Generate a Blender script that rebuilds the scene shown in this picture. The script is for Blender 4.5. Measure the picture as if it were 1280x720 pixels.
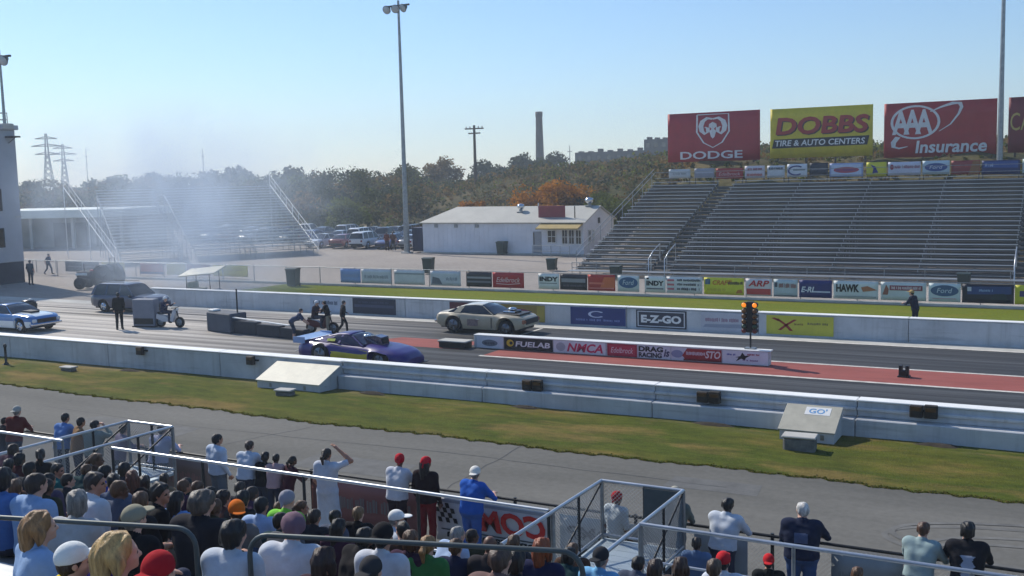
import bpy, bmesh, math, random
import numpy as np
from mathutils import Vector, Matrix, Euler
rnd = random.Random(11)
for _o in list(bpy.data.objects): bpy.data.objects.remove(_o)
scene = bpy.context.scene
col = scene.collection

# ------------------------------------------------------------------ camera
# X runs along the drag strip (down-track to the right), Y across it away from the stand, Z up; track surface z = 0
FOC = 1305.0                      # focal length in pixels of a 1280 px wide frame
CAM_H = 7.2                       # eye of a spectator standing high in the near stand
_d = np.array([304., 12140., FOC]); _d /= np.linalg.norm(_d)
_v = np.array([-2440., -80., FOC]); _v -= _v.dot(_d)*_d; _v /= np.linalg.norm(_v)
_R = np.array([-_v, np.cross(-_d, -_v), -_d])
cam_d = bpy.data.cameras.new('camera'); cam = bpy.data.objects.new('camera', cam_d); col.objects.link(cam)
cam_d.sensor_width = 36.0; cam_d.lens = 36.0*FOC/1280.0; cam_d.clip_start = 0.1; cam_d.clip_end = 6000
_cr, _cu, _cb = _R@np.array([1., 0, 0]), _R@np.array([0, -1., 0]), _R@np.array([0, 0, -1.])
cam.matrix_world = Matrix(((_cr[0], _cu[0], _cb[0], 0), (_cr[1], _cu[1], _cb[1], 0), (_cr[2], _cu[2], _cb[2], CAM_H), (0, 0, 0, 1)))
scene.camera = cam

# ------------------------------------------------------------------ sky, sun, exposure
SUN_EL, SUN_AZ = math.radians(41), math.radians(-70)       # azimuth from +Y, clockwise seen from above
world = bpy.data.worlds.new('World'); scene.world = world; world.use_nodes = True
_nt = world.node_tree; _nt.nodes.clear()
_sky = _nt.nodes.new('ShaderNodeTexSky'); _sky.sky_type = 'NISHITA'; _sky.sun_disc = False
_sky.sun_elevation = SUN_EL; _sky.sun_rotation = SUN_AZ; _sky.altitude = 100; _sky.air_density = 1.15; _sky.dust_density = 0.25; _sky.ozone_density = 8.0
_bg = _nt.nodes.new('ShaderNodeBackground'); _bg.inputs['Strength'].default_value = 0.15
_ow = _nt.nodes.new('ShaderNodeOutputWorld')
_nt.links.new(_sky.outputs[0], _bg.inputs[0]); _nt.links.new(_bg.outputs[0], _ow.inputs[0])
sun_d = bpy.data.lights.new('sun', 'SUN'); sun_d.energy = 5.0; sun_d.angle = math.radians(0.53); sun_d.color = (1.0, 0.93, 0.82)
sun = bpy.data.objects.new('sun', sun_d); col.objects.link(sun)
_to = Vector((math.sin(SUN_AZ)*math.cos(SUN_EL), math.cos(SUN_AZ)*math.cos(SUN_EL), math.sin(SUN_EL)))
sun.rotation_euler = _to.to_track_quat('Z', 'Y').to_euler(); sun.location = (-40, 30, 60)
vs = scene.view_settings; vs.view_transform = 'Standard'; vs.look = 'None'; vs.gamma = 1.0; vs.exposure = -0.12; vs.use_curve_mapping = False
cy = scene.cycles
cy.max_bounces = 6; cy.diffuse_bounces = 3; cy.glossy_bounces = 3; cy.transmission_bounces = 4; cy.transparent_max_bounces = 12
cy.volume_bounces = 1; cy.caustics_reflective = False; cy.caustics_refractive = False; cy.use_denoising = True
cy.sample_clamp_indirect = 6.0; cy.volume_step_rate = 4.0; cy.volume_max_steps = 128

# ------------------------------------------------------------------ helpers
def ray_y(px, py, Y):
    r = _R@np.array([px-640., py-360., FOC]); return np.array([0, 0, CAM_H]) + r*(Y/r[1])
def ray_z(px, py, z=0.0):
    r = _R@np.array([px-640., py-360., FOC]); return np.array([0, 0, CAM_H]) + r*((z-CAM_H)/r[2])
def lin(c):
    return tuple((x/255/12.92 if x/255 <= .04045 else ((x/255+.055)/1.055)**2.4) for x in c)
def tag(o, label=None, cat=None, group=None, kind=None):
    if label: o['label'] = label
    if cat: o['category'] = cat
    if group: o['group'] = group
    if kind: o['kind'] = kind
    return o
def empty(name, loc=(0, 0, 0), rz=0.0, label=None, cat=None, group=None, parent=None):
    o = bpy.data.objects.new(name, None); col.objects.link(o); o.location = loc; o.rotation_euler = (0, 0, rz)
    o.empty_display_size = 0.2
    if parent: o.parent = parent
    return tag(o, label, cat, group)
def copy_tree(o, parent=None):
    c = o.copy(); col.objects.link(c)
    if parent is not None:
        c.parent = parent; c.matrix_parent_inverse = o.matrix_parent_inverse.copy()
    for ch in list(o.children): copy_tree(ch, c)
    return c

MATS = {}
def mat(name, rgb, rough=0.7, metal=0.0, var=0.12, scale=3.0, bump=0.0, bscale=None, spec=0.5, coat=0.0, lin_rgb=None, stretch=None, var2=None):
    """principled material with two octaves of worn colour variation and optional fine relief, in object coordinates"""
    if name in MATS: return MATS[name]
    m = bpy.data.materials.new(name); m.use_nodes = True; nt = m.node_tree; b = nt.nodes['Principled BSDF']
    c = lin_rgb or lin(rgb)
    b.inputs['Roughness'].default_value = rough; b.inputs['Metallic'].default_value = metal
    b.inputs['Specular IOR Level'].default_value = spec
    if coat: b.inputs['Coat Weight'].default_value = coat; b.inputs['Coat Roughness'].default_value = 0.05
    tc = nt.nodes.new('ShaderNodeTexCoord'); src = tc.outputs['Object']
    if stretch:
        mp = nt.nodes.new('ShaderNodeMapping'); mp.inputs['Scale'].default_value = stretch
        nt.links.new(src, mp.inputs['Vector']); src = mp.outputs['Vector']
    if var > 0:
        n = nt.nodes.new('ShaderNodeTexNoise'); n.inputs['Scale'].default_value = scale; n.inputs['Detail'].default_value = 6; n.inputs['Roughness'].default_value = 0.65
        nt.links.new(src, n.inputs['Vector'])
        r = nt.nodes.new('ShaderNodeValToRGB'); e = r.color_ramp.elements
        e[0].position = 0.3; e[1].position = 0.7
        d2 = var2 or tuple(max(0, x*(1-2*var)) for x in c)
        e[0].color = (*d2, 1); e[1].color = (*[min(1, x*(1+var)) for x in c], 1)
        nt.links.new(n.outputs['Fac'], r.inputs['Fac']); nt.links.new(r.outputs['Color'], b.inputs['Base Color'])
    else: b.inputs['Base Color'].default_value = (*c, 1)
    if bump:
        n2 = nt.nodes.new('ShaderNodeTexNoise'); n2.inputs['Scale'].default_value = bscale or scale*6; n2.inputs['Detail'].default_value = 4
        nt.links.new(src, n2.inputs['Vector'])
        bp = nt.nodes.new('ShaderNodeBump'); bp.inputs['Strength'].default_value = bump; bp.inputs['Distance'].default_value = 0.02
        nt.links.new(n2.outputs['Fac'], bp.inputs['Height']); nt.links.new(bp.outputs['Normal'], b.inputs['Normal'])
    MATS[name] = m
    return m
def emit_mat(name, rgb, strength):
    m = bpy.data.materials.new(name); m.use_nodes = True; b = m.node_tree.nodes['Principled BSDF']
    b.inputs['Base Color'].default_value = (*lin(rgb), 1); b.inputs['Emission Color'].default_value = (*lin(rgb), 1); b.inputs['Emission Strength'].default_value = strength
    return m

class MB:
    """collects shapes and links them as one mesh object"""
    def __init__(s): s.v = []; s.f = []; s.m = []; s.sm = []
    def add(s, vs_, fs_, mi=0, smooth=False):
        k = len(s.v); s.v += [tuple(p) for p in vs_]
        for f in fs_: s.f.append(tuple(i+k for i in f)); s.m.append(mi); s.sm.append(smooth)
        return s
    def box(s, lo, hi, mi=0, bev=0.0, M=None):
        x0, y0, z0 = lo; x1, y1, z1 = hi
        if bev > 0:
            b = min(bev, abs(x1-x0)*.45, abs(y1-y0)*.45, abs(z1-z0)*.45); v = []
            for X, sx in ((x0, 1), (x1, -1)):
                for Y, sy in ((y0, 1), (y1, -1)):
                    for Z, sz in ((z0, 1), (z1, -1)):
                        v += [(X, Y+sy*b, Z+sz*b), (X+sx*b, Y, Z+sz*b), (X+sx*b, Y+sy*b, Z)]
            idx = lambda i, j, k, a: ((i*2+j)*2+k)*3+a
            f = []
            f += [(idx(0,0,0,0), idx(0,0,1,0), idx(0,1,1,0), idx(0,1,0,0)), (idx(1,0,0,0), idx(1,1,0,0), idx(1,1,1,0), idx(1,0,1,0))]
            f += [(idx(0,0,0,1), idx(1,0,0,1), idx(1,0,1,1), idx(0,0,1,1)), (idx(0,1,0,1), idx(0,1,1,1), idx(1,1,1,1), idx(1,1,0,1))]
            f += [(idx(0,0,0,2), idx(0,1,0,2), idx(1,1,0,2), idx(1,0,0,2)), (idx(0,0,1,2), idx(1,0,1,2), idx(1,1,1,2), idx(0,1,1,2))]
            for i in (0, 1):
                for j in (0, 1): f.append((idx(i,j,0,0), idx(i,j,1,0), idx(i,j,1,1), idx(i,j,0,1)))
            for i in (0, 1):
                for k in (0, 1): f.append((idx(i,0,k,0), idx(i,1,k,0), idx(i,1,k,2), idx(i,0,k,2)))
            for j in (0, 1):
                for k in (0, 1): f.append((idx(0,j,k,1), idx(1,j,k,1), idx(1,j,k,2), idx(0,j,k,2)))
            for i in (0, 1):
                for j in (0, 1):
                    for k in (0, 1): f.append((idx(i,j,k,0), idx(i,j,k,1), idx(i,j,k,2)))
        else:
            v = [(x0,y0,z0),(x1,y0,z0),(x1,y1,z0),(x0,y1,z0),(x0,y0,z1),(x1,y0,z1),(x1,y1,z1),(x0,y1,z1)]
            f = [(0,3,2,1),(4,5,6,7),(0,1,5,4),(1,2,6,5),(2,3,7,6),(3,0,4,7)]
        if M is not None: v = [tuple(M@Vector(p)) for p in v]
        return s.add(v, f, mi)
    def tube(s, path, r, n=8, mi=0, cap=True, r1=None):
        path = [Vector(p) for p in path]; rings = []; L = len(path)
        up = None
        for i, p in enumerate(path):
            t = (path[min(i+1, L-1)]-path[max(i-1, 0)]).normalized()
            if up is None:
                up = Vector((0, 0, 1)) if abs(t.z) < .9 else Vector((1, 0, 0))
            a = t.cross(up)
            if a.length < 1e-6: a = t.cross(Vector((0, 1, 0)))
            a.normalize(); b = a.cross(t); up = b
            rr = r if r1 is None else r+(r1-r)*i/(L-1)
            rings.append([p+a*math.cos(k*2*math.pi/n)*rr+b*math.sin(k*2*math.pi/n)*rr for k in range(n)])
        v = [q for g in rings for q in g]; f = []
        for i in range(L-1):
            for k in range(n): f.append((i*n+k, i*n+(k+1) % n, (i+1)*n+(k+1) % n, (i+1)*n+k))
        s.add(v, f, mi, n > 4)
        if cap: s.add(rings[0], [tuple(range(n))[::-1]], mi); s.add(rings[-1], [tuple(range(n))], mi)
        return s
    def lathe(s, prof, n=16, mi=0, M=None):
        v = []; f = []
        for (r, z) in prof:
            for k in range(n): v.append((r*math.cos(2*math.pi*k/n), r*math.sin(2*math.pi*k/n), z))
        for i in range(len(prof)-1):
            for k in range(n): f.append((i*n+k, i*n+(k+1) % n, (i+1)*n+(k+1) % n, (i+1)*n+k))
        f.append(tuple(range(n))[::-1]); f.append(tuple((len(prof)-1)*n+k for k in range(n)))
        if M is not None: v = [tuple(M@Vector(p)) for p in v]
        return s.add(v, f, mi, n > 6)
    def prism(s, poly, y0, y1, mi=0, ax='y'):
        """polygon in the X-Z plane (ax y) or X-Y plane (ax z) pushed along the axis"""
        n = len(poly)
        if ax == 'y': v = [(a, y0, b) for a, b in poly]+[(a, y1, b) for a, b in poly]
        elif ax == 'x': v = [(y0, a, b) for a, b in poly]+[(y1, a, b) for a, b in poly]
        else: v = [(a, b, y0) for a, b in poly]+[(a, b, y1) for a, b in poly]
        f = [tuple(range(n)), tuple(range(n, 2*n))[::-1]]+[(i, i+n, (i+1) % n+n, (i+1) % n) for i in range(n)]
        return s.add(v, f, mi)
    def mesh(s, name):
        me = bpy.data.meshes.new(name); me.from_pydata(s.v, [], s.f)
        me.polygons.foreach_set('material_index', s.m); me.polygons.foreach_set('use_smooth', s.sm)
        return me
    def build(s, name, mats, parent=None, loc=None, rz=None, fix=True, sharp=None):
        me = s.mesh(name)
        if fix:
            bm = bmesh.new(); bm.from_mesh(me); bmesh.ops.recalc_face_normals(bm, faces=bm.faces); bm.to_mesh(me); bm.free()
        for m_ in (mats if isinstance(mats, (list, tuple)) else [mats]): me.materials.append(m_)
        if sharp: me.set_sharp_from_angle(angle=math.radians(sharp))
        return obj(name, me, parent, loc, rz)
def obj(name, me, parent=None, loc=None, rz=None):
    o = bpy.data.objects.new(name, me); col.objects.link(o)
    if parent is not None: o.parent = parent
    if loc is not None: o.location = loc
    if rz is not None: o.rotation_euler = (0, 0, rz)
    return o
def inst(o, parent, loc=None, rz=None, name=None):
    """another object that shares a part's mesh"""
    c = bpy.data.objects.new(name or o.name.split('.')[0], o.data); col.objects.link(c); c.parent = parent
    if loc is not None: c.location = loc
    if rz is not None: c.rotation_euler = (0, 0, rz)
    return c
def chainlink(mb, a, b, z0, z1, pitch=0.08, r=0.0022, mi=0):
    """woven wires between two plan points"""
    a = Vector((*a, 0)); b = Vector((*b, 0)); L = (b-a).length; u = (b-a)/L; n = Vector((-u.y, u.x, 0)); H = z1-z0
    k = -int(H/pitch)-1
    while k*pitch < L:
        for sgn in (1, -1):
            s0, s1 = k*pitch, k*pitch+H; t0, t1 = 0.0, 1.0
            if s0 < 0: t0 = -s0/H
            if s1 > L: t1 = (L-s0)/H
            if t1-t0 < 0.02: continue
            p = []
            for t in (t0, t1):
                q = a+u*(s0+t*H); z = z0+t*H if sgn > 0 else z1-t*H
                off = n*(r*1.2*sgn)
                for (da, db) in ((-r, 0), (0, -r), (r, 0), (0, r)): p.append((q.x+off.x+u.x*da+n.x*db, q.y+off.y+u.y*da+n.y*db, z))
            mb.add(p, [(0,1,5,4),(1,2,6,5),(2,3,7,6),(3,0,4,7)], mi)
        k += 1
_tx = {}
def text_mesh(body, bold=0.0, shear=0.0, space=1.0):
    """flat outlines of a word, normalised to a unit box: (verts, faces, width over height)"""
    key = (body, bold, shear, space)
    if key in _tx: return _tx[key]
    cu = bpy.data.curves.new('lettering', 'FONT'); cu.body = body; cu.offset = bold; cu.shear = shear; cu.space_character = space; cu.resolution_u = 3
    o = bpy.data.objects.new('lettering', cu); me = bpy.data.meshes.new_from_object(o)
    vv = np.array([v.co[:2] for v in me.vertices]); ff = [tuple(p.vertices) for p in me.polygons]
    bpy.data.objects.remove(o); bpy.data.curves.remove(cu); bpy.data.meshes.remove(me)
    lo, hi = vv.min(0), vv.max(0); ar = (hi[0]-lo[0])/(hi[1]-lo[1]); vv = (vv-lo)/(hi-lo)
    _tx[key] = (vv, ff, ar); return _tx[key]
def ell(cx, cy, rx, ry, n=28, rot=0.0, a0=0, a1=2*math.pi):
    out = []
    for i in range(n):
        a = a0+(a1-a0)*i/(n if abs(a1-a0-2*math.pi) < 1e-6 else n-1)
        x, y = rx*math.cos(a), ry*math.sin(a)
        out.append((cx+x*math.cos(rot)-y*math.sin(rot), cy+x*math.sin(rot)+y*math.cos(rot)))
    return out
def stroke(pts, w):
    """constant-width ribbon round a polyline as quads (tapers when w is a list)"""
    pts = [Vector(p) for p in pts]; L = []; R_ = []
    for i, p in enumerate(pts):
        t = (pts[min(i+1, len(pts)-1)]-pts[max(i-1, 0)]).normalized(); n = Vector((-t.y, t.x)); ww = (w[i] if isinstance(w, (list, tuple)) else w)/2
        L.append(p+n*ww); R_.append(p-n*ww)
    return [[L[i], L[i+1], R_[i+1], R_[i]] for i in range(len(pts)-1)]
PRINT = {}
def ink(rgb):
    k = 'print_%d_%d_%d' % tuple(rgb)
    return mat(k, rgb, rough=0.6, var=0.06, scale=2.0)
def panel(name, parent, x0, x1, z0, z1, Y, base, prints=(), thick=0.02, ripple=0.0, frame=None, label=None, cat=None, group=None, mirror=False, face=-1, part='backing', rough=0.55):
    """a printed sheet parallel to the track that faces the near stand; print items in unit coordinates of the sheet"""
    W, Hh = x1-x0, z1-z0
    root = empty(name, ((x0+x1)/2, Y, z0), 0, label, cat, group, parent)
    ph = rnd.random()*6
    def off(u, v): return ripple*(math.sin(u*W*3.1+ph)+0.5*math.sin(u*W*7.3+v*3+ph*2))*(0.4+0.6*(1-v)) if ripple else 0.0
    nx = max(1, int(W/0.22)) if ripple else 1; nz = 4 if ripple else 1
    mb = MB(); vv = []; ff = []
    for side in (0, 1):
        for j in range(nz+1):
            for i in range(nx+1):
                u, v = i/nx, j/nz; vv.append(((u-.5)*W, face*(thick/2 if side == 0 else -thick/2)+off(u, v), v*Hh))
    st = (nx+1)*(nz+1); ix = lambda s_, i, j: s_*st+j*(nx+1)+i
    for j in range(nz):
        for i in range(nx):
            ff += [(ix(0,i,j), ix(0,i+1,j), ix(0,i+1,j+1), ix(0,i,j+1)), (ix(1,i,j), ix(1,i,j+1), ix(1,i+1,j+1), ix(1,i+1,j))]
    for i in range(nx): ff += [(ix(0,i,0), ix(1,i,0), ix(1,i+1,0), ix(0,i+1,0)), (ix(0,i,nz), ix(0,i+1,nz), ix(1,i+1,nz), ix(1,i,nz))]
    for j in range(nz): ff += [(ix(0,0,j), ix(0,0,j+1), ix(1,0,j+1), ix(1,0,j)), (ix(0,nx,j), ix(1,nx,j), ix(1,nx,j+1), ix(0,nx,j+1))]
    mb.add(vv, ff, 0, bool(ripple)); mb.build(part, mat('sheet_%d_%d_%d' % tuple(base), base, rough=rough, var=0.08, scale=1.2, bump=0.05, bscale=3), root)
    by = {}
    lay = 0
    for it in prints:
        lay += 1; d = face*(thick/2+ripple*1.7+0.004+max(.0015, thick*.08)*lay)
        k = it[0]
        if k == 'text':
            _, body, u0, v0, u1, v1, c = it[:7]; kw = it[7] if len(it) > 7 else {}
            tv, tf, ar = text_mesh(body, **kw)
            P = [((u0+(u1-u0)*a), (v0+(v1-v0)*b)) for a, b in tv]; F = tf; nm = 'lettering'
        elif k == 'rect': _, u0, v0, u1, v1, c = it; P = [(u0, v0), (u1, v0), (u1, v1), (u0, v1)]; F = [(0, 1, 2, 3)]; nm = 'printed_field'
        elif k == 'poly': _, P, c = it; F = [tuple(range(len(P)))]; nm = 'emblem'
        elif k == 'quads':
            _, Q, c = it; P = [tuple(p) for q in Q for p in q]; F = [(4*i, 4*i+1, 4*i+2, 4*i+3) for i in range(len(Q))]; nm = 'emblem'
        elif k == 'bars':                     # lettering too small to read: a run of uneven strokes
            _, u0, v0, u1, v1, c = it; P = []; F = []; u = u0; rr = random.Random(int(u0*999)+int(v0*99)+len(body if False else name))
            while u < u1-0.01:
                w = rr.uniform(.012, .03); h0 = rr.uniform(0, .18); h1 = rr.uniform(.75, 1)
                if rr.random() < .85:
                    q = len(P); P += [(u, v0+(v1-v0)*h0), (u+w*.8, v0+(v1-v0)*h0), (u+w*.8, v0+(v1-v0)*h1), (u, v0+(v1-v0)*h1)]; F.append((q, q+1, q+2, q+3))
                u += w*1.12
            nm = 'lettering'
        if mirror: P = [(1-u, v) for u, v in P]
        me = by.setdefault((nm, tuple(c), lay if nm == 'lettering' else 0), MB())
        me.add([((u-.5)*W, d, v*Hh) for u, v in P], F)
    for (nm, c, _l), b_ in by.items(): b_.build(nm, ink(c), root, fix=False)
    if frame:
        b_ = MB(); t = .03
        for (lo, hi) in (((-W/2-t, -.03, -t), (W/2+t, .03, 0)), ((-W/2-t, -.03, Hh), (W/2+t, .03, Hh+t)), ((-W/2-t, -.03, 0), (-W/2, .03, Hh)), ((W/2, -.03, 0), (W/2+t, .03, Hh))): b_.box(lo, hi)
        b_.build('frame', frame, root)
    return root
# ------------------------------------------------------------------ shared materials
M_conc = mat('concrete', (188, 186, 178), .85, var=.12, scale=.8, bump=.25, bscale=14)
M_wallpaint = mat('white_wall_base', (178, 180, 182))
M_alu = mat('aluminium', (196, 200, 204), .38, metal=.85, var=.12, scale=1.5)
M_galv = mat('galvanised_steel', (150, 155, 158), .45, metal=.8, var=.15, scale=4)
M_dsteel = mat('dark_steel', (52, 54, 56), .5, metal=.6, var=.2, scale=4)
M_black = mat('black_plastic', (22, 22, 24), .5, var=.2, scale=5)
M_rubber = mat('tyre_rubber', (22, 22, 23), .85, var=.2, scale=8)
M_white = mat('white_paint', (226, 226, 222), .5, var=.06, scale=1.5)
M_wood = mat('weathered_pole_wood', (86, 74, 62), .9, var=.25, scale=3)
M_glass = mat('dark_glass', (14, 17, 21), .06, var=0, spec=.8)
M_chrome = mat('bright_metal', (205, 207, 210), .15, metal=1.0, var=0)
M_road = mat('worn_asphalt', (132, 132, 130), .9, var=.16, scale=.22, bump=.25, bscale=30)

def ss(t): t = max(0., min(1., t)); return t*t*(3-2*t)
def hill(X, Y):
    ys = 72+27*ss((-31-X)/7)
    h = 6.6*ss((Y-ys)/19)*ss((X+66)/28)
    h = max(h, 7.4*ss((Y-117)/32)*ss((X+110)/36))
    h += 1.5*ss((Y-90)/14)*ss((X+75)/30)
    h += 3.4*ss((Y-135)/120)*ss((X+240)/160)
    if Y > ys+4: h += ss((Y-ys-4)/10)*ss((X+64)/20)*(0.35*math.sin(X*.31+Y*.17)+.25*math.sin(X*.77-Y*.43))
    return h

def nodes_mat(name, rough=.9):
    m = bpy.data.materials.new(name); m.use_nodes = True; nt = m.node_tree; b = nt.nodes['Principled BSDF']; b.inputs['Roughness'].default_value = rough; b.inputs['Specular IOR Level'].default_value = .15
    return m, nt, b
def N(nt, typ, **kw):
    n = nt.nodes.new(typ)
    for k, v in kw.items():
        if k in n.inputs: n.inputs[k].default_value = v
        else: setattr(n, k, v)
    return n
def ramp(nt, fac, stops):
    r = nt.nodes.new('ShaderNodeValToRGB'); e = r.color_ramp.elements
    while len(e) < len(stops): e.new(0.5)
    for i, (p, c) in enumerate(stops): e[i].position = p; e[i].color = (*c, 1) if len(c) == 3 else c
    nt.links.new(fac, r.inputs['Fac']); return r.outputs['Color']
def mixc(nt, fac, a, b, typ='MIX'):
    m = nt.nodes.new('ShaderNodeMix'); m.data_type = 'RGBA'; m.blend_type = typ
    for s, v in ((0, fac), (6, a), (7, b)):
        if hasattr(v, 'is_linked') or hasattr(v, 'links'): nt.links.new(v, m.inputs[s])
        else: m.inputs[s].default_value = v if s == 0 else (*v, 1)
    return m.outputs[2]
def noise(nt, vec, scale, detail=5, rough=.6):
    n = N(nt, 'ShaderNodeTexNoise', Scale=scale, Detail=detail, Roughness=rough); nt.links.new(vec, n.inputs['Vector']); return n.outputs['Fac']
def mapped(nt, sc=(1, 1, 1)):
    tc = nt.nodes.new('ShaderNodeTexCoord'); mp = nt.nodes.new('ShaderNodeMapping'); mp.inputs['Scale'].default_value = sc
    nt.links.new(tc.outputs['Object'], mp.inputs['Vector']); return mp.outputs['Vector']
def add_bump(nt, b, h, strength=.3, dist=.02):
    bp = N(nt, 'ShaderNodeBump', Strength=strength, Distance=dist); nt.links.new(h, bp.inputs['Height']); nt.links.new(bp.outputs['Normal'], b.inputs['Normal'])

M_wallpaint, nt, b_ = nodes_mat('painted_concrete', .75)          # worn white paint: grey patches, rain streaks, scuffs along the track
v = mapped(nt); c1 = ramp(nt, noise(nt, v, .7, 6, .65), [(.3, lin((178, 180, 182))), (.7, lin((206, 208, 210)))])
st = ramp(nt, noise(nt, mapped(nt, (2.6, 2.6, .18)), 1.0, 5, .7), [(.34, (.7, .69, .66)), (.48, (1, 1, 1))])
sc_ = ramp(nt, noise(nt, mapped(nt, (.35, 2, 5)), 1.0, 4, .6), [(.3, (.6, .6, .6)), (.42, (1, 1, 1))])
nt.links.new(mixc(nt, .5, mixc(nt, .5, c1, st, 'MULTIPLY'), sc_, 'MULTIPLY'), b_.inputs['Base Color']); add_bump(nt, b_, noise(nt, v, 12, 4), .2)
# lot: pale worn concrete and gravel; hillside: dry grass and scrub
M_lot, nt, b_ = nodes_mat('pale_lot')
v = mapped(nt); c1 = ramp(nt, noise(nt, v, .08, 6), [(.3, lin((146, 138, 130))), (.7, lin((170, 161, 152)))])
c2 = ramp(nt, noise(nt, v, 2.5, 5), [(.35, (.75, .75, .75)), (.65, (1, 1, 1))])
nt.links.new(mixc(nt, .8, c1, c2, 'MULTIPLY'), b_.inputs['Base Color'])
add_bump(nt, b_, noise(nt, v, 8, 4), .2)
M_scrub, nt, b_ = nodes_mat('dry_hillside', 1.0)
v = mapped(nt); c1 = ramp(nt, noise(nt, v, .09, 7, .7), [(.3, lin((62, 70, 36))), (.48, lin((92, 86, 52))), (.6, lin((112, 98, 66))), (.75, lin((72, 74, 42)))])
c2 = ramp(nt, noise(nt, v, 1.1, 6, .7), [(.3, (.45, .45, .42)), (.7, (1, 1, 1))])
nt.links.new(mixc(nt, 1, c1, c2, 'MULTIPLY'), b_.inputs['Base Color']); add_bump(nt, b_, noise(nt, v, 1.5, 6), .9, .3)

# ------------------------------------------------------------------ ground, hillside
def axis(lo, hi, fine0, fine1, df, dc):
    a = []; x = lo
    while x < hi:
        a.append(x); nx_ = x+(df if fine0 <= x < fine1 else dc); x = fine0 if x < fine0 < nx_ else nx_
    a.append(hi); return a
xs = axis(-900, 700, -140, 60, 2.5, 40); ys_ = axis(-60, 900, 66, 170, 2.0, 40)
mb = MB(); vv = [(x, y, hill(x, y)-0.03) for y in ys_ for x in xs]; nxx = len(xs); ff = []; mm = []
for j in range(len(ys_)-1):
    for i in range(nxx-1):
        ff.append((j*nxx+i, j*nxx+i+1, (j+1)*nxx+i+1, (j+1)*nxx+i))
        X, Y = xs[i], ys_[j]
        mm.append(1 if (hill(X, Y) > .25 or Y > (136 if X < -52 else 118) or X < -150 or X > 80) else 0)
mb.add(vv, ff, 0, True); mb.m = mm
ground = mb.build('ground', [M_lot, M_scrub], fix=False); tag(ground, kind='structure')

# racing surface: pale rubber-streaked pad at the start, dark sealed asphalt down-track
M_track, nt, b_ = nodes_mat('drag_strip_surface', .75)
v = mapped(nt); vst = mapped(nt, (.05, 1.0, 1.0)); vst2 = mapped(nt, (.012, 3.2, 1.0))
sep = nt.nodes.new('ShaderNodeSeparateXYZ'); nt.links.new(v, sep.inputs[0])
mr = N(nt, 'ShaderNodeMapRange'); mr.inputs['From Min'].default_value = -37; mr.inputs['From Max'].default_value = -20
wob = N(nt, 'ShaderNodeMath', operation='MULTIPLY_ADD'); wob.inputs[1].default_value = 8; nt.links.new(noise(nt, vst, 1.0, 3), wob.inputs[0]); nt.links.new(sep.outputs[0], wob.inputs[2])
nt.links.new(wob.outputs[0], mr.inputs['Value'])
pale = ramp(nt, noise(nt, vst, .9, 6, .65), [(.25, lin((166, 160, 152))), (.5, lin((200, 193, 183))), (.75, lin((220, 214, 204)))])
dark = ramp(nt, noise(nt, vst, 1.2, 6, .6), [(.25, lin((52, 54, 58))), (.75, lin((92, 94, 96)))])
base = mixc(nt, mr.outputs[0], pale, dark)
rub = ramp(nt, noise(nt, vst2, 1.0, 4, .5), [(.42, (.45, .45, .46)), (.56, (1, 1, 1))])
grain = ramp(nt, noise(nt, v, 5, 5), [(.3, (.85, .85, .85)), (.7, (1, 1, 1))])
nt.links.new(mixc(nt, .9, mixc(nt, .75, base, rub, 'MULTIPLY'), grain, 'MULTIPLY'), b_.inputs['Base Color'])
add_bump(nt, b_, noise(nt, v, 25, 3), .15, .01)
mb = MB(); mb.add([(-140, 29.0, 0), (60, 29.0, 0), (60, 45.3, 0), (-140, 45.3, 0)], [(0, 1, 2, 3)])
track = mb.build('drag_strip', M_track, fix=False); tag(track, kind='structure')
# red painted median, its white edge lines and the pale margin under the far wall
M_red, nt, b_ = nodes_mat('red_median_paint', .8)
v = mapped(nt, (.25, 1, 1)); c1 = ramp(nt, noise(nt, v, 1.2, 6, .65), [(.3, lin((134, 76, 70))), (.7, lin((160, 92, 84)))])
nt.links.new(c1, b_.inputs['Base Color'])
M_line = mat('worn_white_line', (206, 202, 192), .8, var=.18, scale=3)
def sheet(name, quad, z, m, kind='structure'):
    o = MB().add([(x, y, z) for x, y in quad], [(0, 1, 2, 3)]).build(name, m, fix=False); return tag(o, kind=kind)
sheet('red_median', [(-20.9, 36.1), (60, 36.1), (60, 38.8), (-20.9, 38.8)], .004, M_red)
sheet('red_median', [(-28.0, 37.1), (-22.6, 37.1), (-22.6, 39.1), (-26.8, 39.1)], .004, M_red)
sheet('median_edge_line', [(-21.0, 35.95), (60, 35.95), (60, 36.15), (-21.0, 36.15)], .008, M_line)
sheet('median_edge_line', [(-21.0, 38.72), (60, 38.72), (60, 38.9), (-21.0, 38.9)], .008, M_line)
sheet('wall_side_line', [(-33, 43.75), (60, 43.75), (60, 43.98), (-33, 43.98)], .008, M_line)
sheet('wall_margin', [(-140, 44.0), (60, 44.0), (60, 45.1), (-140, 45.1)], .004, M_conc)
sheet('starting_line', [(-22.0, 39.2), (-21.85, 39.2), (-21.85, 43.6), (-22.0, 43.6)], .008, M_line)
# rubber laid down by launching cars
M_rub = mat('laid_rubber', (42, 41, 42), .7, var=.3, scale=1.0, stretch=(.06, 2.5, 1))
for yy in (31.2, 32.9, 40.3, 42.1): sheet('tyre_mark', [(-60, yy-.18), (-23, yy-.18), (-23, yy+.18), (-60, yy+.18)], .005, M_rub)
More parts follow.
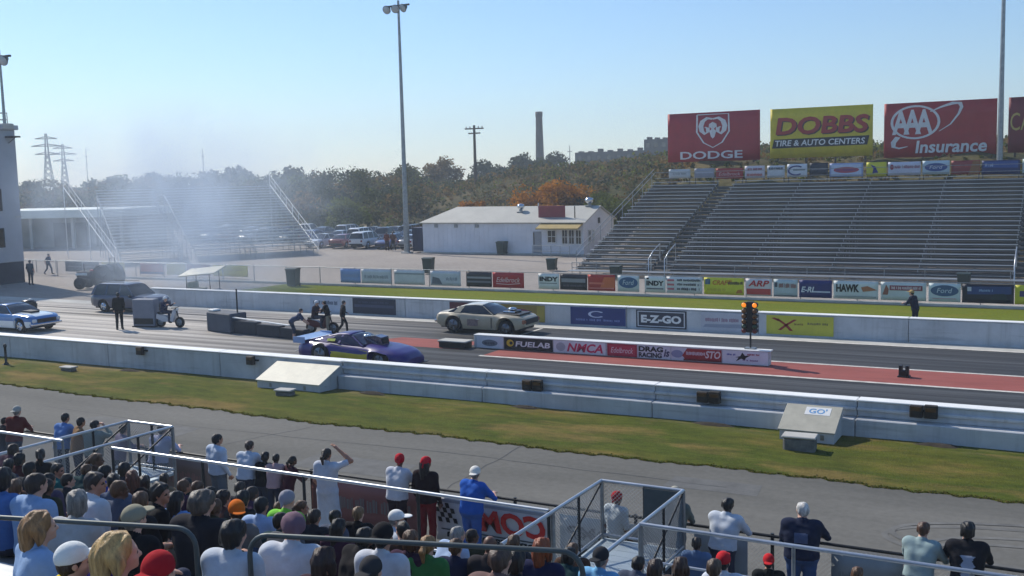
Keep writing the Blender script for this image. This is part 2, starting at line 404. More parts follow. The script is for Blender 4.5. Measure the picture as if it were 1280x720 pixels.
# service road
M_serv, nt, b_ = nodes_mat('service_road_asphalt', .9)
v = mapped(nt); vs_ = mapped(nt, (.18, 1, 1))
c1 = ramp(nt, noise(nt, vs_, .35, 6, .6), [(.3, lin((98, 97, 92))), (.7, lin((121, 119, 113)))])
c2 = ramp(nt, noise(nt, v, 6, 5), [(.3, (.82, .82, .82)), (.7, (1, 1, 1))])
nt.links.new(mixc(nt, 1, c1, c2, 'MULTIPLY'), b_.inputs['Base Color']); add_bump(nt, b_, noise(nt, v, 30, 3), .25, .01)
sheet('service_road', [(-140, 15.2), (60, 15.2), (60, 24.6), (-140, 24.6)], -.012, M_serv)
# repairs and sealed cracks in the service road
M_patch = mat('road_patch', (96, 96, 94), .9, var=.15, scale=2, bump=.2, bscale=30); M_tar = mat('crack_seal', (52, 52, 53), .7, var=.2, scale=3)
for (x_, y_, w_, d_) in ((-17.5, 20.2, 3.2, 1.3), (-8.2, 22.3, 2.2, .9), (-27, 21.2, 4.5, 1.1), (-3.6, 18.9, 1.6, 1.0)):
    tag(MB().add([(x_, y_, -.0085), (x_+w_, y_+.06, -.0085), (x_+w_-.1, y_+d_, -.0085), (x_+.05, y_+d_-.05, -.0085)], [(0, 1, 2, 3)]).build('road_patch', M_patch, fix=False), kind='structure')
for (xa, ya, n_, dx_, dy_) in ((-34, 19.4, 34, .95, .02), (-12.5, 17.6, 14, -.05, .48), (-22, 17.5, 13, .18, .5), (-1.5, 18, 12, .22, .46), (-30, 22.6, 26, .9, -.01)):
    rr = random.Random(int(xa*10)); pts = [(xa, ya)]
    for q in range(n_): pts.append((pts[-1][0]+dx_+rr.uniform(-.12, .12), pts[-1][1]+dy_+rr.uniform(-.1, .1)))
    mb = MB()
    for q in stroke(pts, [rr.uniform(.012, .04) for _ in pts]): mb.add([(a.x, a.y, -.0075) for a in q], [(0, 1, 2, 3)])
    tag(mb.build('crack_seal', M_tar, fix=False), kind='structure')
# burnout rings on the service road
for _q, (cx, cy_, rx, ry, a0, a1) in enumerate(((0.3, 21.2, 3.4, 1.15, .6, 4.2), (.5, 21.0, 2.7, .85, .3, 3.4), (-.2, 20.7, 1.9, .6, 1.4, 4.9), (1.2, 21.5, 4.2, 1.3, 1.8, 3.6))):
    pts = ell(cx, cy_, rx, ry, 40, .06, a0, a1); mb = MB()
    for q in stroke(pts, .13): mb.add([(p.x, p.y, -.006+.0012*_q) for p in q], [(0, 1, 2, 3)])
    tag(mb.build('tyre_mark', mat('faint_rubber', (106, 105, 101), .85, var=.2, scale=1.5), fix=False), kind='structure')

def leaf_mat(name, c0, c1):
    m = bpy.data.materials.new(name); m.use_nodes = True; nt = m.node_tree; b = nt.nodes['Principled BSDF']; b.inputs['Roughness'].default_value = .9; b.inputs['Specular IOR Level'].default_value = .1
    oi = nt.nodes.new('ShaderNodeNewGeometry'); v = mapped(nt)
    cc = ramp(nt, noise(nt, v, .55, 4, .7), [(.3, lin(c0)), (.7, lin(c1))])
    rr = ramp(nt, oi.outputs['Random Per Island'], [(0, (.6, .6, .6)), (1, (1.15, 1.12, 1.0))])
    cm = mixc(nt, 1, cc, rr, 'MULTIPLY'); nt.links.new(cm, b.inputs['Base Color'])
    tr = nt.nodes.new('ShaderNodeBsdfTranslucent'); nt.links.new(cm, tr.inputs['Color'])
    mx = nt.nodes.new('ShaderNodeMixShader'); mx.inputs[0].default_value = .3; nt.links.new(b.outputs[0], mx.inputs[1]); nt.links.new(tr.outputs[0], mx.inputs[2])
    nt.links.new(mx.outputs[0], nt.nodes['Material Output'].inputs['Surface']); return m
# grass strips
M_grass, nt, b_ = nodes_mat('mown_grass', 1.0)
v = mapped(nt); vg = mapped(nt, (.35, 1, 1))
c1 = ramp(nt, noise(nt, vg, .38, 6, .6), [(.36, lin((128, 110, 60))), (.45, lin((96, 98, 34))), (.55, lin((80, 92, 26))), (.64, lin((126, 110, 60)))])
c2 = ramp(nt, noise(nt, v, 9, 5, .7), [(.3, (.72, .72, .7)), (.7, (1, 1, 1))])
sp = nt.nodes.new('ShaderNodeSeparateXYZ'); nt.links.new(v, sp.inputs[0])
wear = N(nt, 'ShaderNodeMapRange'); wear.inputs['From Min'].default_value = 27.4; wear.inputs['From Max'].default_value = 29.3; nt.links.new(sp.outputs[1], wear.inputs['Value'])
wm = N(nt, 'ShaderNodeMath', operation='MULTIPLY'); nt.links.new(wear.outputs[0], wm.inputs[0]); nt.links.new(ramp(nt, noise(nt, vg, .9, 5, .7), [(.45, (0, 0, 0)), (.6, (1, 1, 1))]), wm.inputs[1])
cmid = ramp(nt, noise(nt, vg, 2.6, 6, .7), [(.35, (.66, .68, .62)), (.6, (1.08, 1.06, 1.0))])
c3 = mixc(nt, wm.outputs[0], mixc(nt, 1, mixc(nt, 1, c1, c2, 'MULTIPLY'), cmid, 'MULTIPLY'), lin((142, 128, 92)))
nt.links.new(c3, b_.inputs['Base Color']); add_bump(nt, b_, noise(nt, v, 18, 4), .8, .05)
M_grass2, nt, b_ = nodes_mat('far_mown_grass', 1.0)
v = mapped(nt); vg = mapped(nt, (.35, 1, 1))
c1 = ramp(nt, noise(nt, vg, .5, 6, .65), [(.3, lin((132, 126, 34))), (.5, lin((112, 124, 28))), (.75, lin((134, 130, 44)))])
c2 = ramp(nt, noise(nt, v, 7, 5, .7), [(.3, (.6, .6, .55)), (.7, (1, 1, 1))])
nt.links.new(mixc(nt, 1, c1, c2, 'MULTIPLY'), b_.inputs['Base Color']); add_bump(nt, b_, noise(nt, v, 14, 4), .8, .05)
def grass_strip(name, x0, x1, edge0, edge1, m, z, dx=.5, blades=0, tall=.07, bm_=None):
    r = random.Random(5); mb = MB(); n = int((x1-x0)/dx); rows = 12; vv = []; ff = []
    prof = lambda X, t: z+.05*math.sin(t*math.pi)+.03*math.sin(X*.9+t*5)*math.sin(t*math.pi)
    for i in range(n+1):
        X = x0+i*dx; a = edge0(X); b2 = edge1(X)
        for j in range(rows+1): t = j/rows; vv.append((X, a+(b2-a)*t, prof(X, t)))
    for i in range(n):
        for j in range(rows): ff.append((i*(rows+1)+j, (i+1)*(rows+1)+j, (i+1)*(rows+1)+j+1, i*(rows+1)+j+1))
    mb.add(vv, ff, 0, True); o = mb.build(name, m, fix=False); tag(o, kind='structure')
    if blades:
        g = MB()
        for k in range(blades):
            X = r.uniform(max(x0, -48), min(x1, 8)); t = abs(r.gauss(0, .014)); t = min(.999, max(.0, t)); a = edge0(X); b2 = edge1(X); Y = a+(b2-a)*t; zz = prof(X, t)-.01
            for q in range(2):
                an = r.random()*6.28; w = r.uniform(.015, .04); h = tall*r.uniform(.4, 1.2); dxx, dyy = math.cos(an)*w, math.sin(an)*w; lx, ly = r.uniform(-.04, .04), r.uniform(-.04, .04)
                g.add([(X-dxx, Y-dyy, zz), (X+dxx, Y+dyy, zz), (X+lx, Y+ly, zz+h)], [(0, 1, 2)], r.choice((0, 0, 1)))
        tag(g.build('grass_tufts', [leaf_mat('grass_blade', (80, 92, 28), (98, 108, 38)), leaf_mat('dry_grass_blade', (116, 102, 54), (136, 120, 70))], fix=False), kind='stuff')
wav = lambda X, a=0: .12*math.sin(X*.7+a)+.07*math.sin(X*2.3+a*2)
grass_strip('grass_verge', -140, 60, lambda X: 24.15+.5*ss((-X-16)/30)+.6*wav(X)+.05*math.sin(X*7.1)+.04*math.sin(X*13.7+1), lambda X: 28.95, M_grass, -.008, dx=.2, blades=9000, tall=.04)
grass_strip('far_grass_strip', -49, 60, lambda X: 45.35, lambda X: 57.0+.1*wav(X), M_grass2, -.008, blades=0)
# low dark mounds under the dark boxes on the near wall
M_mound = mat('dark_brown_mound', (58, 50, 40), 1.0, var=.3, scale=3, bump=.6, bscale=12)
M_sand = mat('bare_sandy_soil', (150, 138, 108), 1.0, var=.2, scale=2)
for (px, py, w) in ((905, 522, .55), (1180, 548, .6), (672, 504, .45), (488, 486, .5), (548, 458, .5)):
    p = ray_z(px, py) if px != 548 else ray_z(185, 459)
    r = random.Random(px); mb = MB(); pts = [(w*(1+.3*math.sin(3*a+px)+r.uniform(-.15, .15))*math.cos(a), .3*w*(1+r.uniform(-.2, .3))*math.sin(a)) for a in np.linspace(0, 6.283, 15)[:-1]]
    vv = [(a, b, 0) for a, b in pts]+[(a*.5, b*.5, .07) for a, b in pts]+[(0, 0, .09)]
    ff = [(i, (i+1) % 14, 14+(i+1) % 14, 14+i) for i in range(14)]+[(14+i, 14+(i+1) % 14, 28) for i in range(14)]
    mb.add(vv, ff, 0, True); tag(mb.build('dark_mound', M_mound, loc=(p[0], min(p[1], 28.2), .02)), kind='structure')

# ------------------------------------------------------------------ walls of the strip
M_sunlit_top = mat('sunlit_top_white', (238, 238, 234), .6, var=.06, scale=1.2)  # for added wall-top caps; the sunlit brightness is put into their colour
near = empty('concrete_barrier', (-20, 28.9, 0), 0, 'long white concrete barrier along the grass verge, stepped on its near side', 'barrier')
def seg(name, lo, hi, m, parent, bev=.025, org=None):
    ox, oy = (parent.location.x, parent.location.y)
    return MB().box((lo[0]-ox, lo[1]-oy, lo[2]), (hi[0]-ox, hi[1]-oy, hi[2]), 0, bev).build(name, m, parent)
X = -82.0
while X < -22.4:
    seg('wall_segment', (X, 28.78, -.03), (min(X+6.0, -22.3)-.02, 29.22, .885+rnd.uniform(-.006, .006)), M_wallpaint, near); seg('bright_top_cap', (X, 28.74, .892), (min(X+6.0, -22.3)-.02, 29.26, .935), M_sunlit_top, near, .012); X += 6.0
X = -22.3
while X < 40:
    dz = rnd.uniform(-.006, .006)
    seg('base_block', (X, 28.5, -.03), (X+5.75, 28.98, .48+dz), M_wallpaint, near)
    seg('wall_segment', (X, 28.83, .48+dz), (X+5.75, 29.2, .9+dz), M_wallpaint, near)
    seg('guard_rail', (X, 28.74, .66), (X+5.74, 28.828, .75), M_wallpaint, near, .02)
    seg('bright_top_cap', (X, 28.79, .9+dz), (X+5.75, 29.24, .945+dz), M_sunlit_top, near, .012); X += 5.77
far = empty('concrete_barrier', (-20, 45.2, 0), 0, 'far white concrete wall with sponsor banners, behind the tan coupe', 'barrier')
X = -49.2
while X < 44:
    seg('wall_segment', (X, 45.0, -.03), (X+6.18, 45.4, .95+rnd.uniform(-.008, .008)), M_wallpaint, far); seg('bright_top_cap', (X, 44.97, .96), (X+6.18, 45.43, 1.0), M_sunlit_top, far, .012); X += 6.2
# dark boxes hung on the near face
def wall_box(px, py, Y, n, lab):
    p = ray_y(px, py, Y); r = empty('wall_box', (p[0], Y, p[2]), 0, lab, 'box', 'dark boxes hung on the near barrier')
    for k in range(n):
        x = (k-(n-1)/2)*.36
        MB().box((x-.165, -.16, -.16), (x+.165, .0, .16+.03*k), 0, .02).build('housing', mat('box_brown', (44, 36, 30), .7, var=.3, scale=6), r)
        MB().box((x-.13, -.172, .02), (x+.13, -.16, .13), 0, .004).build('lens', mat('box_amber', (92, 60, 26), .4, var=.3, scale=9), r)
    MB().box((-.3, 0, -.03), (.3, .05, .03)).build('bracket', M_dsteel, r)
for a in ((177, 438, 28.74, 1, 'dark box on the near wall, leftmost of the single boxes'), (315, 450, 28.74, 1, 'dark box on the near wall just left of the white ramp'), (667, 481, 28.72, 2, 'dark double box on the near wall below the fuel banner'),
          (887, 496, 28.72, 2, 'dark double box on the near wall left of the GO ramp'), (1155, 514, 28.72, 2, 'dark double box on the near wall right of the GO ramp')): wall_box(*a)
# sloping equipment covers leaning on the near wall
def ramp_cover(p0, w, d, label, txt=None, m=M_white, h=.74, hf=.3):
    r = empty('equipment_cover', (p0[0], p0[1], 0), 0, label, 'ramp')
    poly = [(0, 0), (d, 0), (d, h), (d-.12, h), (0, hf)]
    MB().prism(poly, 0, w, 0, 'x').build('housing', M_wallpaint, r)
    sl = math.atan2(h-hf, d-.12); L = math.hypot(h-hf, d-.12)
    o = MB().box((-.04, -.05, .003), (w+.04, L+.03, .035), 0, .01).build('sloping_lid', m, r); o.location = (0, 0, hf); o.rotation_euler = (sl, 0, 0)
    if txt:
        tv, tf, ar = text_mesh(txt, bold=.02)
        plq = MB().box((w*.36, L*.62, .036), (w*.83, L*.93, .042)).build('plate', M_white, o)
        MB().add([(w*.43+a*w*.33, L*.67+b*L*.2, .046) for a, b in tv], tf).build('lettering', ink((92, 150, 200)), o, fix=False)
    for k in range(2): MB().box((w*(.2+.55*k), -.02, hf*.3), (w*(.2+.55*k)+.1, -.003, hf*.75), 0, .005).build('latch', M_galv, r)
    return r
ramp_cover((-25.1, 27.55), 2.75, 1.25, 'large white sloping cover box against the near wall', m=mat('cream_lid', (218, 212, 190), .6, var=.08, scale=1.5))
ramp_cover((-6.75, 27.42), 1.42, 1.15, 'white sloping cover box lettered GO against the near wall', "GO'", m=mat('slope_shade_lid', (176, 172, 156), .7, var=.1, scale=2))  # lid greyed: the duller light on its slope is put into the colour
def stone_block(px, py, w, h, lab, d=.35):
    p = ray_z(px, py); r = empty('concrete_block', (p[0], p[1], 0), rnd.uniform(-.1, .1), lab, 'block', 'low concrete blocks on the grass verge')
    MB().box((-w/2, 0, -.02), (w/2, d, h-.06), 0, .05).build('block', mat('block_grey', (120, 118, 112), .9, var=.25, scale=4, bump=.4), r)
    MB().box((-w/2-.03, -.03, h-.06), (w/2+.03, d+.03, h), 0, .02).build('cap_slab', M_conc, r)
stone_block(353, 497, .62, .26, 'low concrete block in front of the large white cover')
stone_block(998, 566, .8, .42, 'dark low concrete block in front of the GO cover', .45)
stone_block(82, 465, .62, .2, 'small white-topped block on the grass at the left', .3)
r = empty('marker_post', tuple(ray_z(8, 457)), 0, 'dark short marker post on the grass at the left edge', 'post')
MB().lathe([(.1, 0), (.1, .1), (.05, .14), (.05, .75), (.07, .78), (.07, .86), (.03, .9)], 10).build('post', M_dsteel, r); MB().box((-.16, -.1, 0), (.16, .1, .06), 0, .02).build('base', M_dsteel, r)
# centre wall with sponsor banners
CW = empty('centre_wall', (-15.9, 37.9, 0), 0, 'low white dividing wall covered in banners on the red median', 'barrier')
X = -22.2
while X < -9.8:
    x1 = min(X+3.13, -9.6); MB().box((X+15.9, -.2, 0), (x1+15.9-.012, .2, .55+rnd.uniform(-.004, .004)), 0, .02).build('wall_segment', M_wallpaint, CW); X += 3.13
MB().box((-6.3, -.225, .53), (6.28, .225, .575), 0, .015).build('bright_top_cap', M_white, CW)
# ------------------------------------------------------------------ banners
W_, K_, R_D, B_D, Y_L = (228, 228, 226), (22, 22, 26), (176, 30, 36), (28, 44, 110), (226, 206, 40)
BOLD = dict(bold=.03); IT = dict(bold=.03, shear=.25); BB = dict(bold=.05)
# on the centre wall, near face
def cw(px0, px1, base, prints, lab):
    x0, x1 = ray_y(px0, 430, 37.68)[0], ray_y(px1, 442, 37.68)[0]
    panel('banner', None, x0, x1, .03, .52, 37.685, base, prints, thick=.012, label=lab, cat='banner', group='banners on the centre wall')
cw(596, 629, (216, 216, 222), [('poly', ell(.5, .45, .3, .28), (120, 122, 130)), ('bars', .3, .3, .72, .55, (70, 72, 82))], 'white banner with a small grey emblem at the left end of the centre wall')
cw(630, 691, K_, [('poly', ell(.13, .55, .075, .3), (208, 176, 40)), ('poly', ell(.15, .55, .035, .14), K_), ('text', 'FUELAB', .24, .28, .95, .74, W_, dict(bold=.03, shear=.12))], 'black banner with a yellow mark reading FUELAB')
cw(692, 757, (222, 220, 224), [('poly', ell(.14, .5, .09, .36), (168, 170, 178)), ('text', 'NMCA', .26, .14, .95, .86, (206, 40, 88), IT)], 'white banner reading NMCA in magenta')
cw(759, 796, (176, 32, 60), [('rect', .06, .12, .94, .88, (190, 54, 78)), ('text', 'Edelbrock', .12, .28, .88, .72, (226, 206, 210), dict(shear=.3))], 'crimson banner between the magenta-lettered and black-lettered banners')
cw(797, 838, (212, 212, 220), [('text', 'DRAG', .03, .52, .78, .95, K_, BB), ('text', 'RACING', .03, .06, .74, .46, (46, 46, 56), BB), ('text', 'is', .8, .2, .98, .8, (56, 60, 96), IT)], 'white banner with black drag racing lettering')
cw(839, 902, (214, 212, 220), [('poly', ell(.12, .5, .12, .3), (140, 146, 176)), ('poly', [(.32, .98), (1, .98), (1, .02), (.3, .02), (.22, .4)], (160, 40, 44)), ('bars', .3, .45, .68, .75, (206, 190, 196)), ('text', 'STO', .68, .28, .98, .86, (222, 206, 206), IT), ('rect', .25, .03, 1, .16, (110, 22, 26))], 'half white half dark red banner near the right end of the centre wall')
cw(903, 960, (220, 220, 228), [('poly', [(.3, .2), (.36, .5), (.28, .5), (.4, .62), (.44, .9), (.5, .66), (.62, .7), (.52, .5), (.5, .3), (.42, .42)], K_), ('bars', .1, .62, .3, .78, (92, 100, 170)), ('bars', .55, .7, .9, .84, (176, 80, 96)), ('bars', .45, .25, .8, .38, (150, 120, 160))], 'white banner with a small black figure, last on the centre wall')
# on the far wall
def fw(px0, px1, base, prints, lab):
    x0, x1 = ray_y(px0, 385, 44.98)[0], ray_y(px1, 395, 44.98)[0]
    panel('banner', None, x0, x1, .07, .9, 44.985, base, prints, thick=.012, label=lab, cat='banner', group='banners on the far wall')
fw(388, 426, (176, 188, 204), [('bars', .1, .45, .9, .75, (74, 92, 116))], 'pale blue banner with dull lettering behind the two men in black')
fw(441, 495, (34, 42, 62), [('rect', .04, .42, .96, .6, (66, 76, 100)), ('bars', .12, .68, .85, .82, (60, 72, 98))], 'dark navy banner on the far wall behind the purple car')
fw(562, 612, (92, 40, 48), [('bars', .1, .4, .9, .7, (140, 80, 80))], 'dark maroon banner mostly hidden by the tan coupe')
fw(613, 681, (140, 120, 56), [('poly', ell(.5, .45, .3, .32), (120, 44, 62)), ('bars', .3, .35, .72, .58, (178, 110, 110)), ('rect', .86, .05, 1, .95, (164, 150, 66))], 'olive and maroon banner right of the tan coupe roof')
fw(713, 782, (40, 56, 116), [('quads', stroke(ell(.48, .62, .13, .17, 16, 0, .7, 5.6), .05), (196, 204, 224)), ('bars', .1, .22, .9, .36, (120, 136, 186))], 'navy blue banner with a white C mark')
fw(795, 858, (46, 50, 60), [('rect', .03, .07, .97, .93, (210, 212, 216)), ('rect', .05, .12, .95, .88, (56, 60, 72)), ('text', 'E-Z-GO', .1, .28, .9, .72, W_, BB)], 'dark framed banner reading E-Z-GO')
fw(876, 932, (188, 190, 198), [('bars', .1, .5, .85, .72, (150, 120, 140)), ('poly', [(.05, .2), (.9, .2), (.95, .42), (.1, .36)], (150, 156, 172))], 'pale grey banner behind the starting lights')
fw(958, 1042, (198, 192, 66), [('quads', stroke([(.16, .82), (.3, .5), (.38, .2)], .05)+stroke([(.44, .8), (.3, .5), (.2, .22)], .05)+stroke([(.1, .86), (.2, .7)], .06), (150, 44, 36)), ('bars', .42, .5, .55, .62, (140, 120, 50)), ('bars', .62, .55, .92, .68, (130, 124, 70))], 'yellow banner with a dark red X mark')
# trackside fence in front of the far stand
FY = 57.3
FE = empty('chain_link_fence', (-20, FY, 0), 0, 'long chain-link fence with banners behind the far grass strip', 'fence')
mb = MB(); chainlink(mb, (-30, 0), (40, 0), .05, 1.2, .11, .003); chainlink(mb, (-62, 0), (-30, 0), .05, 1.2, .11, .003)
tag(mb.build('wire_mesh', M_galv, FE, fix=False), kind='stuff')
MB().tube([(-62, 0, 1.22), (40, 0, 1.22)], .024, 6).build('top_rail', M_galv, FE)
pst = MB().tube([(0, 0, -.05), (0, 0, 1.27)], .03, 8).build('post', M_galv, FE, loc=(-62, .03, 0))
for k in range(1, 35): inst(pst, FE, (-62+3*k, .03, 0))
MB().box((-47, -.06, -.03), (22, .06, .12), 0, .02).build('kerb', M_conc, FE)
def fb(px0, px1, base, prints, lab, z0=.22, z1=1.18, py=352, ripple=.006):
    x0, x1 = ray_y(px0, py, FY-.06)[0], ray_y(px1, py, FY-.06)[0]
    panel('banner', None, x0, x1, z0, z1, FY-.06, base, prints, thick=.008, ripple=ripple, label=lab, cat='banner', group='banners on the trackside fence')
fb(426, 451, (140, 166, 214), [('bars', .1, .4, .9, .65, (150, 170, 206))], 'blue end panel of the leftmost pale fence banner')
fb(452, 489, (206, 210, 216), [('bars', .1, .35, .9, .6, (150, 158, 168))], 'grey banner right of the blue end panel')
fb(493, 531, (212, 214, 216), [('rect', .02, .7, .98, .8, (150, 156, 164))], 'plain grey banner left of the green bin')
fb(538, 576, (200, 204, 212), [('poly', [(.05, .1), (.4, .1), (.3, .5), (.08, .6)], (104, 110, 122)), ('bars', .45, .35, .9, .6, (140, 150, 166))], 'grey banner right of the green bin')
fb(583, 615, (52, 48, 54), [('rect', .04, .55, .96, .68, (150, 150, 156)), ('rect', .04, .28, .96, .4, (120, 120, 128))], 'black banner with two grey stripes left of the red one')
fb(616, 655, (186, 36, 44), [('text', 'Edelbrock', .12, .36, .88, .68, (236, 206, 206), dict(shear=.3)), ('quads', stroke([(.12, .26), (.5, .22), (.88, .3)], .04), (236, 200, 200))], 'bright red banner with white script')
fb(673, 699, W_, [('text', 'INDY', .06, .5, .95, .8, K_, BB), ('rect', .06, .36, .9, .4, (90, 90, 96))], 'white banner reading INDY, partly covered at the right')
fb(700, 734, (46, 40, 52), [('rect', .06, .48, .94, .72, (150, 146, 154)), ('bars', .1, .2, .9, .34, (96, 90, 100))], 'black banner left of the orange-red one')
fb(735, 769, (196, 54, 44), [('poly', [(.45, .2), (.98, .2), (.98, .86), (.6, .86)], (222, 110, 62)), ('rect', .05, .4, .6, .52, (226, 120, 100)), ('rect', .05, .12, .95, .2, (226, 130, 120))], 'orange-red banner left of the oval emblem')
fb(772, 799, (216, 220, 222), [('poly', ell(.5, .56, .44, .34), (60, 96, 140)), ('text', 'Ford', .24, .42, .76, .72, (206, 218, 228), dict(shear=.2))], 'white banner with a blue oval left of the steps')
fb(806, 832, W_, [('text', 'INDY', .08, .42, .92, .72, K_, BB), ('rect', .08, .8, .2, .9, K_), ('rect', .08, .2, .9, .28, (110, 110, 116))], 'white banner reading INDY right of the steps')
fb(833, 878, (220, 220, 222), [('bars', .3, .72, .95, .88, (60, 60, 70)), ('bars', .3, .46, .95, .62, (70, 66, 76)), ('bars', .3, .18, .95, .36, (60, 56, 66)), ('rect', .03, .72, .22, .84, (200, 110, 120)), ('rect', .03, .46, .22, .58, (200, 110, 120)), ('rect', .03, .2, .22, .32, (200, 110, 120))], 'white banner with three lines of dark lettering')
fb(880, 930, (222, 214, 50), [('rect', .03, .6, .16, .92, (70, 104, 130)), ('text', 'CRAFT', .22, .58, .7, .86, (206, 120, 30), IT), ('bars', .6, .6, .97, .8, (70, 50, 40)), ('bars', .08, .2, .55, .38, (206, 190, 40)), ('poly', [(.8, .1), (.97, .14), (.94, .34), (.84, .3)], (190, 120, 40))], 'yellow banner with orange lettering')
fb(932, 965, (220, 212, 216), [('text', 'ARP', .1, .55, .9, .9, (186, 34, 44), IT), ('rect', .04, .08, .96, .42, (196, 70, 66))], 'white banner with red letters over a red bar')
fb(967, 997, (186, 200, 206), [('bars', .22, .5, .95, .78, (150, 96, 90)), ('rect', .05, .55, .16, .82, (60, 66, 86)), ('rect', .03, .02, .97, .1, (96, 106, 112))], 'pale grey-blue banner with brown lettering')
fb(999, 1040, (30, 40, 112), [('text', 'E-RL', .06, .3, .5, .62, (226, 228, 236), IT), ('rect', .42, .3, .95, .38, (206, 210, 226))], 'deep blue banner with white lettering left of HAWK')
fb(1042, 1098, (214, 220, 220), [('text', 'HAWK', .06, .38, .58, .82, K_, BB), ('poly', [(.62, .66), (.76, .74), (.98, .52), (.8, .46), (.66, .42)], (176, 110, 70)), ('rect', .04, .1, .96, .16, (150, 156, 158))], 'white banner reading HAWK')
fb(1101, 1158, (206, 214, 214), [('poly', [(.04, .3), (.12, .86), (.18, .6), (.16, .3)], (150, 90, 70)), ('rect', .2, .55, .92, .82, (140, 70, 84)), ('bars', .24, .6, .88, .78, (206, 190, 196))], 'white banner with a maroon bar left of the oval emblem')
fb(1161, 1201, (206, 218, 220), [('poly', ell(.5, .6, .44, .3), (58, 92, 128)), ('text', 'Ford', .26, .48, .74, .74, (196, 212, 222), dict(shear=.2)), ('rect', .12, .16, .88, .2, (196, 150, 156))], 'white banner with a blue oval right of the official')
fb(1203, 1268, (18, 26, 46), [('poly', [(.1, .45), (.95, .5), (.95, .9), (.1, .86)], (36, 64, 120)), ('rect', .1, .62, .18, .84, (190, 196, 206)), ('bars', .3, .6, .6, .74, (130, 160, 196)), ('poly', [(.55, .2), (.9, .2), (.82, .52), (.62, .5)], (26, 44, 50))], 'black and blue banner right of the blue oval')
fb(1269, 1330, (206, 200, 40), [('rect', .1, .4, .5, .7, (70, 60, 110))], 'yellow banner cut by the right edge')
# banners round the start at the far left
def lb(px0, px1, py, base, prints, lab, Y=59.5):
    x0, x1 = ray_y(px0, py, Y)[0], ray_y(px1, py, Y)[0]
    panel('banner', None, x0, x1, .12, 1.0, Y, base, prints, thick=.01, ripple=.006, label=lab, cat='banner', group='banners behind the burnout area')
LF = empty('chain_link_fence', (-70, 59.56, 0), 0, 'low fence with banners behind the tractor and dark wagon', 'fence')
MB().tube([(-16, 0, 1.04), (9, 0, 1.04)], .022, 6).build('top_rail', M_galv, LF)
p_ = MB().tube([(0, 0, -.05), (0, 0, 1.08)], .028, 6).build('post', M_galv, LF, loc=(-16, 0, 0))
for k in range(1, 11): inst(p_, LF, (-16+2.5*k, 0, 0))
lb(82, 124, 338, (40, 44, 50), [('bars', .1, .4, .9, .6, (130, 134, 140))], 'black banner behind the tractor')
lb(128, 156, 340, (206, 184, 44), [], 'plain yellow banner right of the tractor')
lb(176, 206, 343, (176, 62, 66), [('rect', .0, .0, 1, .2, (84, 90, 140))], 'red banner above the raised white lid')
lb(209, 232, 344, (206, 190, 70), [], 'small pale yellow banner left of the dull red one')
lb(234, 263, 344, (150, 60, 70), [('bars', .15, .4, .85, .6, (180, 110, 116))], 'dull red banner left of the long yellow one')
lb(267, 310, 345, (214, 200, 60), [('bars', .1, .5, .9, .64, (190, 170, 60))], 'long yellow banner at the right end of the low fence')

# ------------------------------------------------------------------ hilltop signs
def posts(root, W, z_top, depth, n=3, m=M_wood, w=.09, y=.12):
    for k in range(n):
        x = -W/2*.86+W*.86*k/(n-1); MB().box((x-w, y, -depth), (x+w, y+2*w, z_top), 0, .01).build('post', m, root)
BY = 100.0
ram = [('quads', stroke([(.33, .955), (.67, .955), (.675, .6), (.6, .38), (.5, .28), (.4, .38), (.325, .6), (.33, .955)], .018), (226, 222, 222))]
for s in (1, -1):
    q = lambda P: [(.5+s*(u-.5), v) for u, v in P]
    ram += [('quads', stroke(q([(.5, .86), (.56, .88), (.61, .82), (.63, .72), (.62, .62), (.585, .56), (.555, .6), (.56, .68), (.585, .7)]), [.03, .05, .055, .055, .05, .045, .035, .03, .02]), (226, 222, 222)),
            ('poly', q([(.5, .8), (.54, .76), (.545, .66), (.52, .5), (.5, .46)]), (226, 222, 222)), ('poly', q([(.512, .66), (.535, .7), (.532, .62)]), R_D)]
def bill(px0, px1, base, prints, lab, z0, z1):
    x0, x1 = ray_y(px0, 170, BY)[0], ray_y(px1, 165, BY)[0]
    r = panel('billboard', None, x0, x1, z0, z1, BY, base, prints, thick=.06, ripple=.02, label=lab, cat='billboard', group='billboards on the hilltop', part='sheet')
    posts(r, x1-x0, z1-z0, z0-hill((x0+x1)/2, BY)+.4, 4)
    return r
bill(835, 950, (168, 28, 44), ram+[('text', 'DODGE', .14, .05, .82, .21, (226, 216, 218), dict(bold=.02, space=1.0))], 'red billboard with a white ram shield reading DODGE', 8.13, 12.88)
bill(963, 1091, (214, 192, 34), [('text', 'DOBBS', .068, .45, .975, .80, (60, 28, 24), dict(bold=.03, shear=.12)), ('text', 'DOBBS', .055, .47, .962, .82, (170, 44, 44), dict(bold=.03, shear=.12)), ('poly', [(.02, .2), (.95, .22), (.97, .4), (.04, .38)], K_), ('text', 'TIRE & AUTO CENTERS', .05, .24, .93, .36, W_, dict(bold=.02, shear=.12))], 'yellow billboard reading DOBBS TIRE & AUTO CENTERS', 8.22, 12.84)
aaa = [('poly', ell(.285, .64, .225, .31, 36), (222, 220, 220)), ('poly', ell(.285, .64, .2, .275, 36), (172, 36, 40))]
for k, x in enumerate((.15, .255, .36)):
    aaa.append(('text', 'A', x-.075, .42, x+.085, .87, (222, 220, 220), dict(bold=.03)))
aaa.append(('quads', stroke([(.42, .82), (.52, .9), (.62, .955), (.68, .95), (.695, .88), (.67, .76), (.6, .58), (.5, .46)], [.012, .03, .05, .045, .03, .022, .016, .008]), (222, 220, 220)))
aaa.append(('quads', stroke([(.13, .38), (.09, .28), (.09, .2), (.14, .17), (.22, .2)], [.05, .05, .04, .03, .01]), (222, 220, 220)))
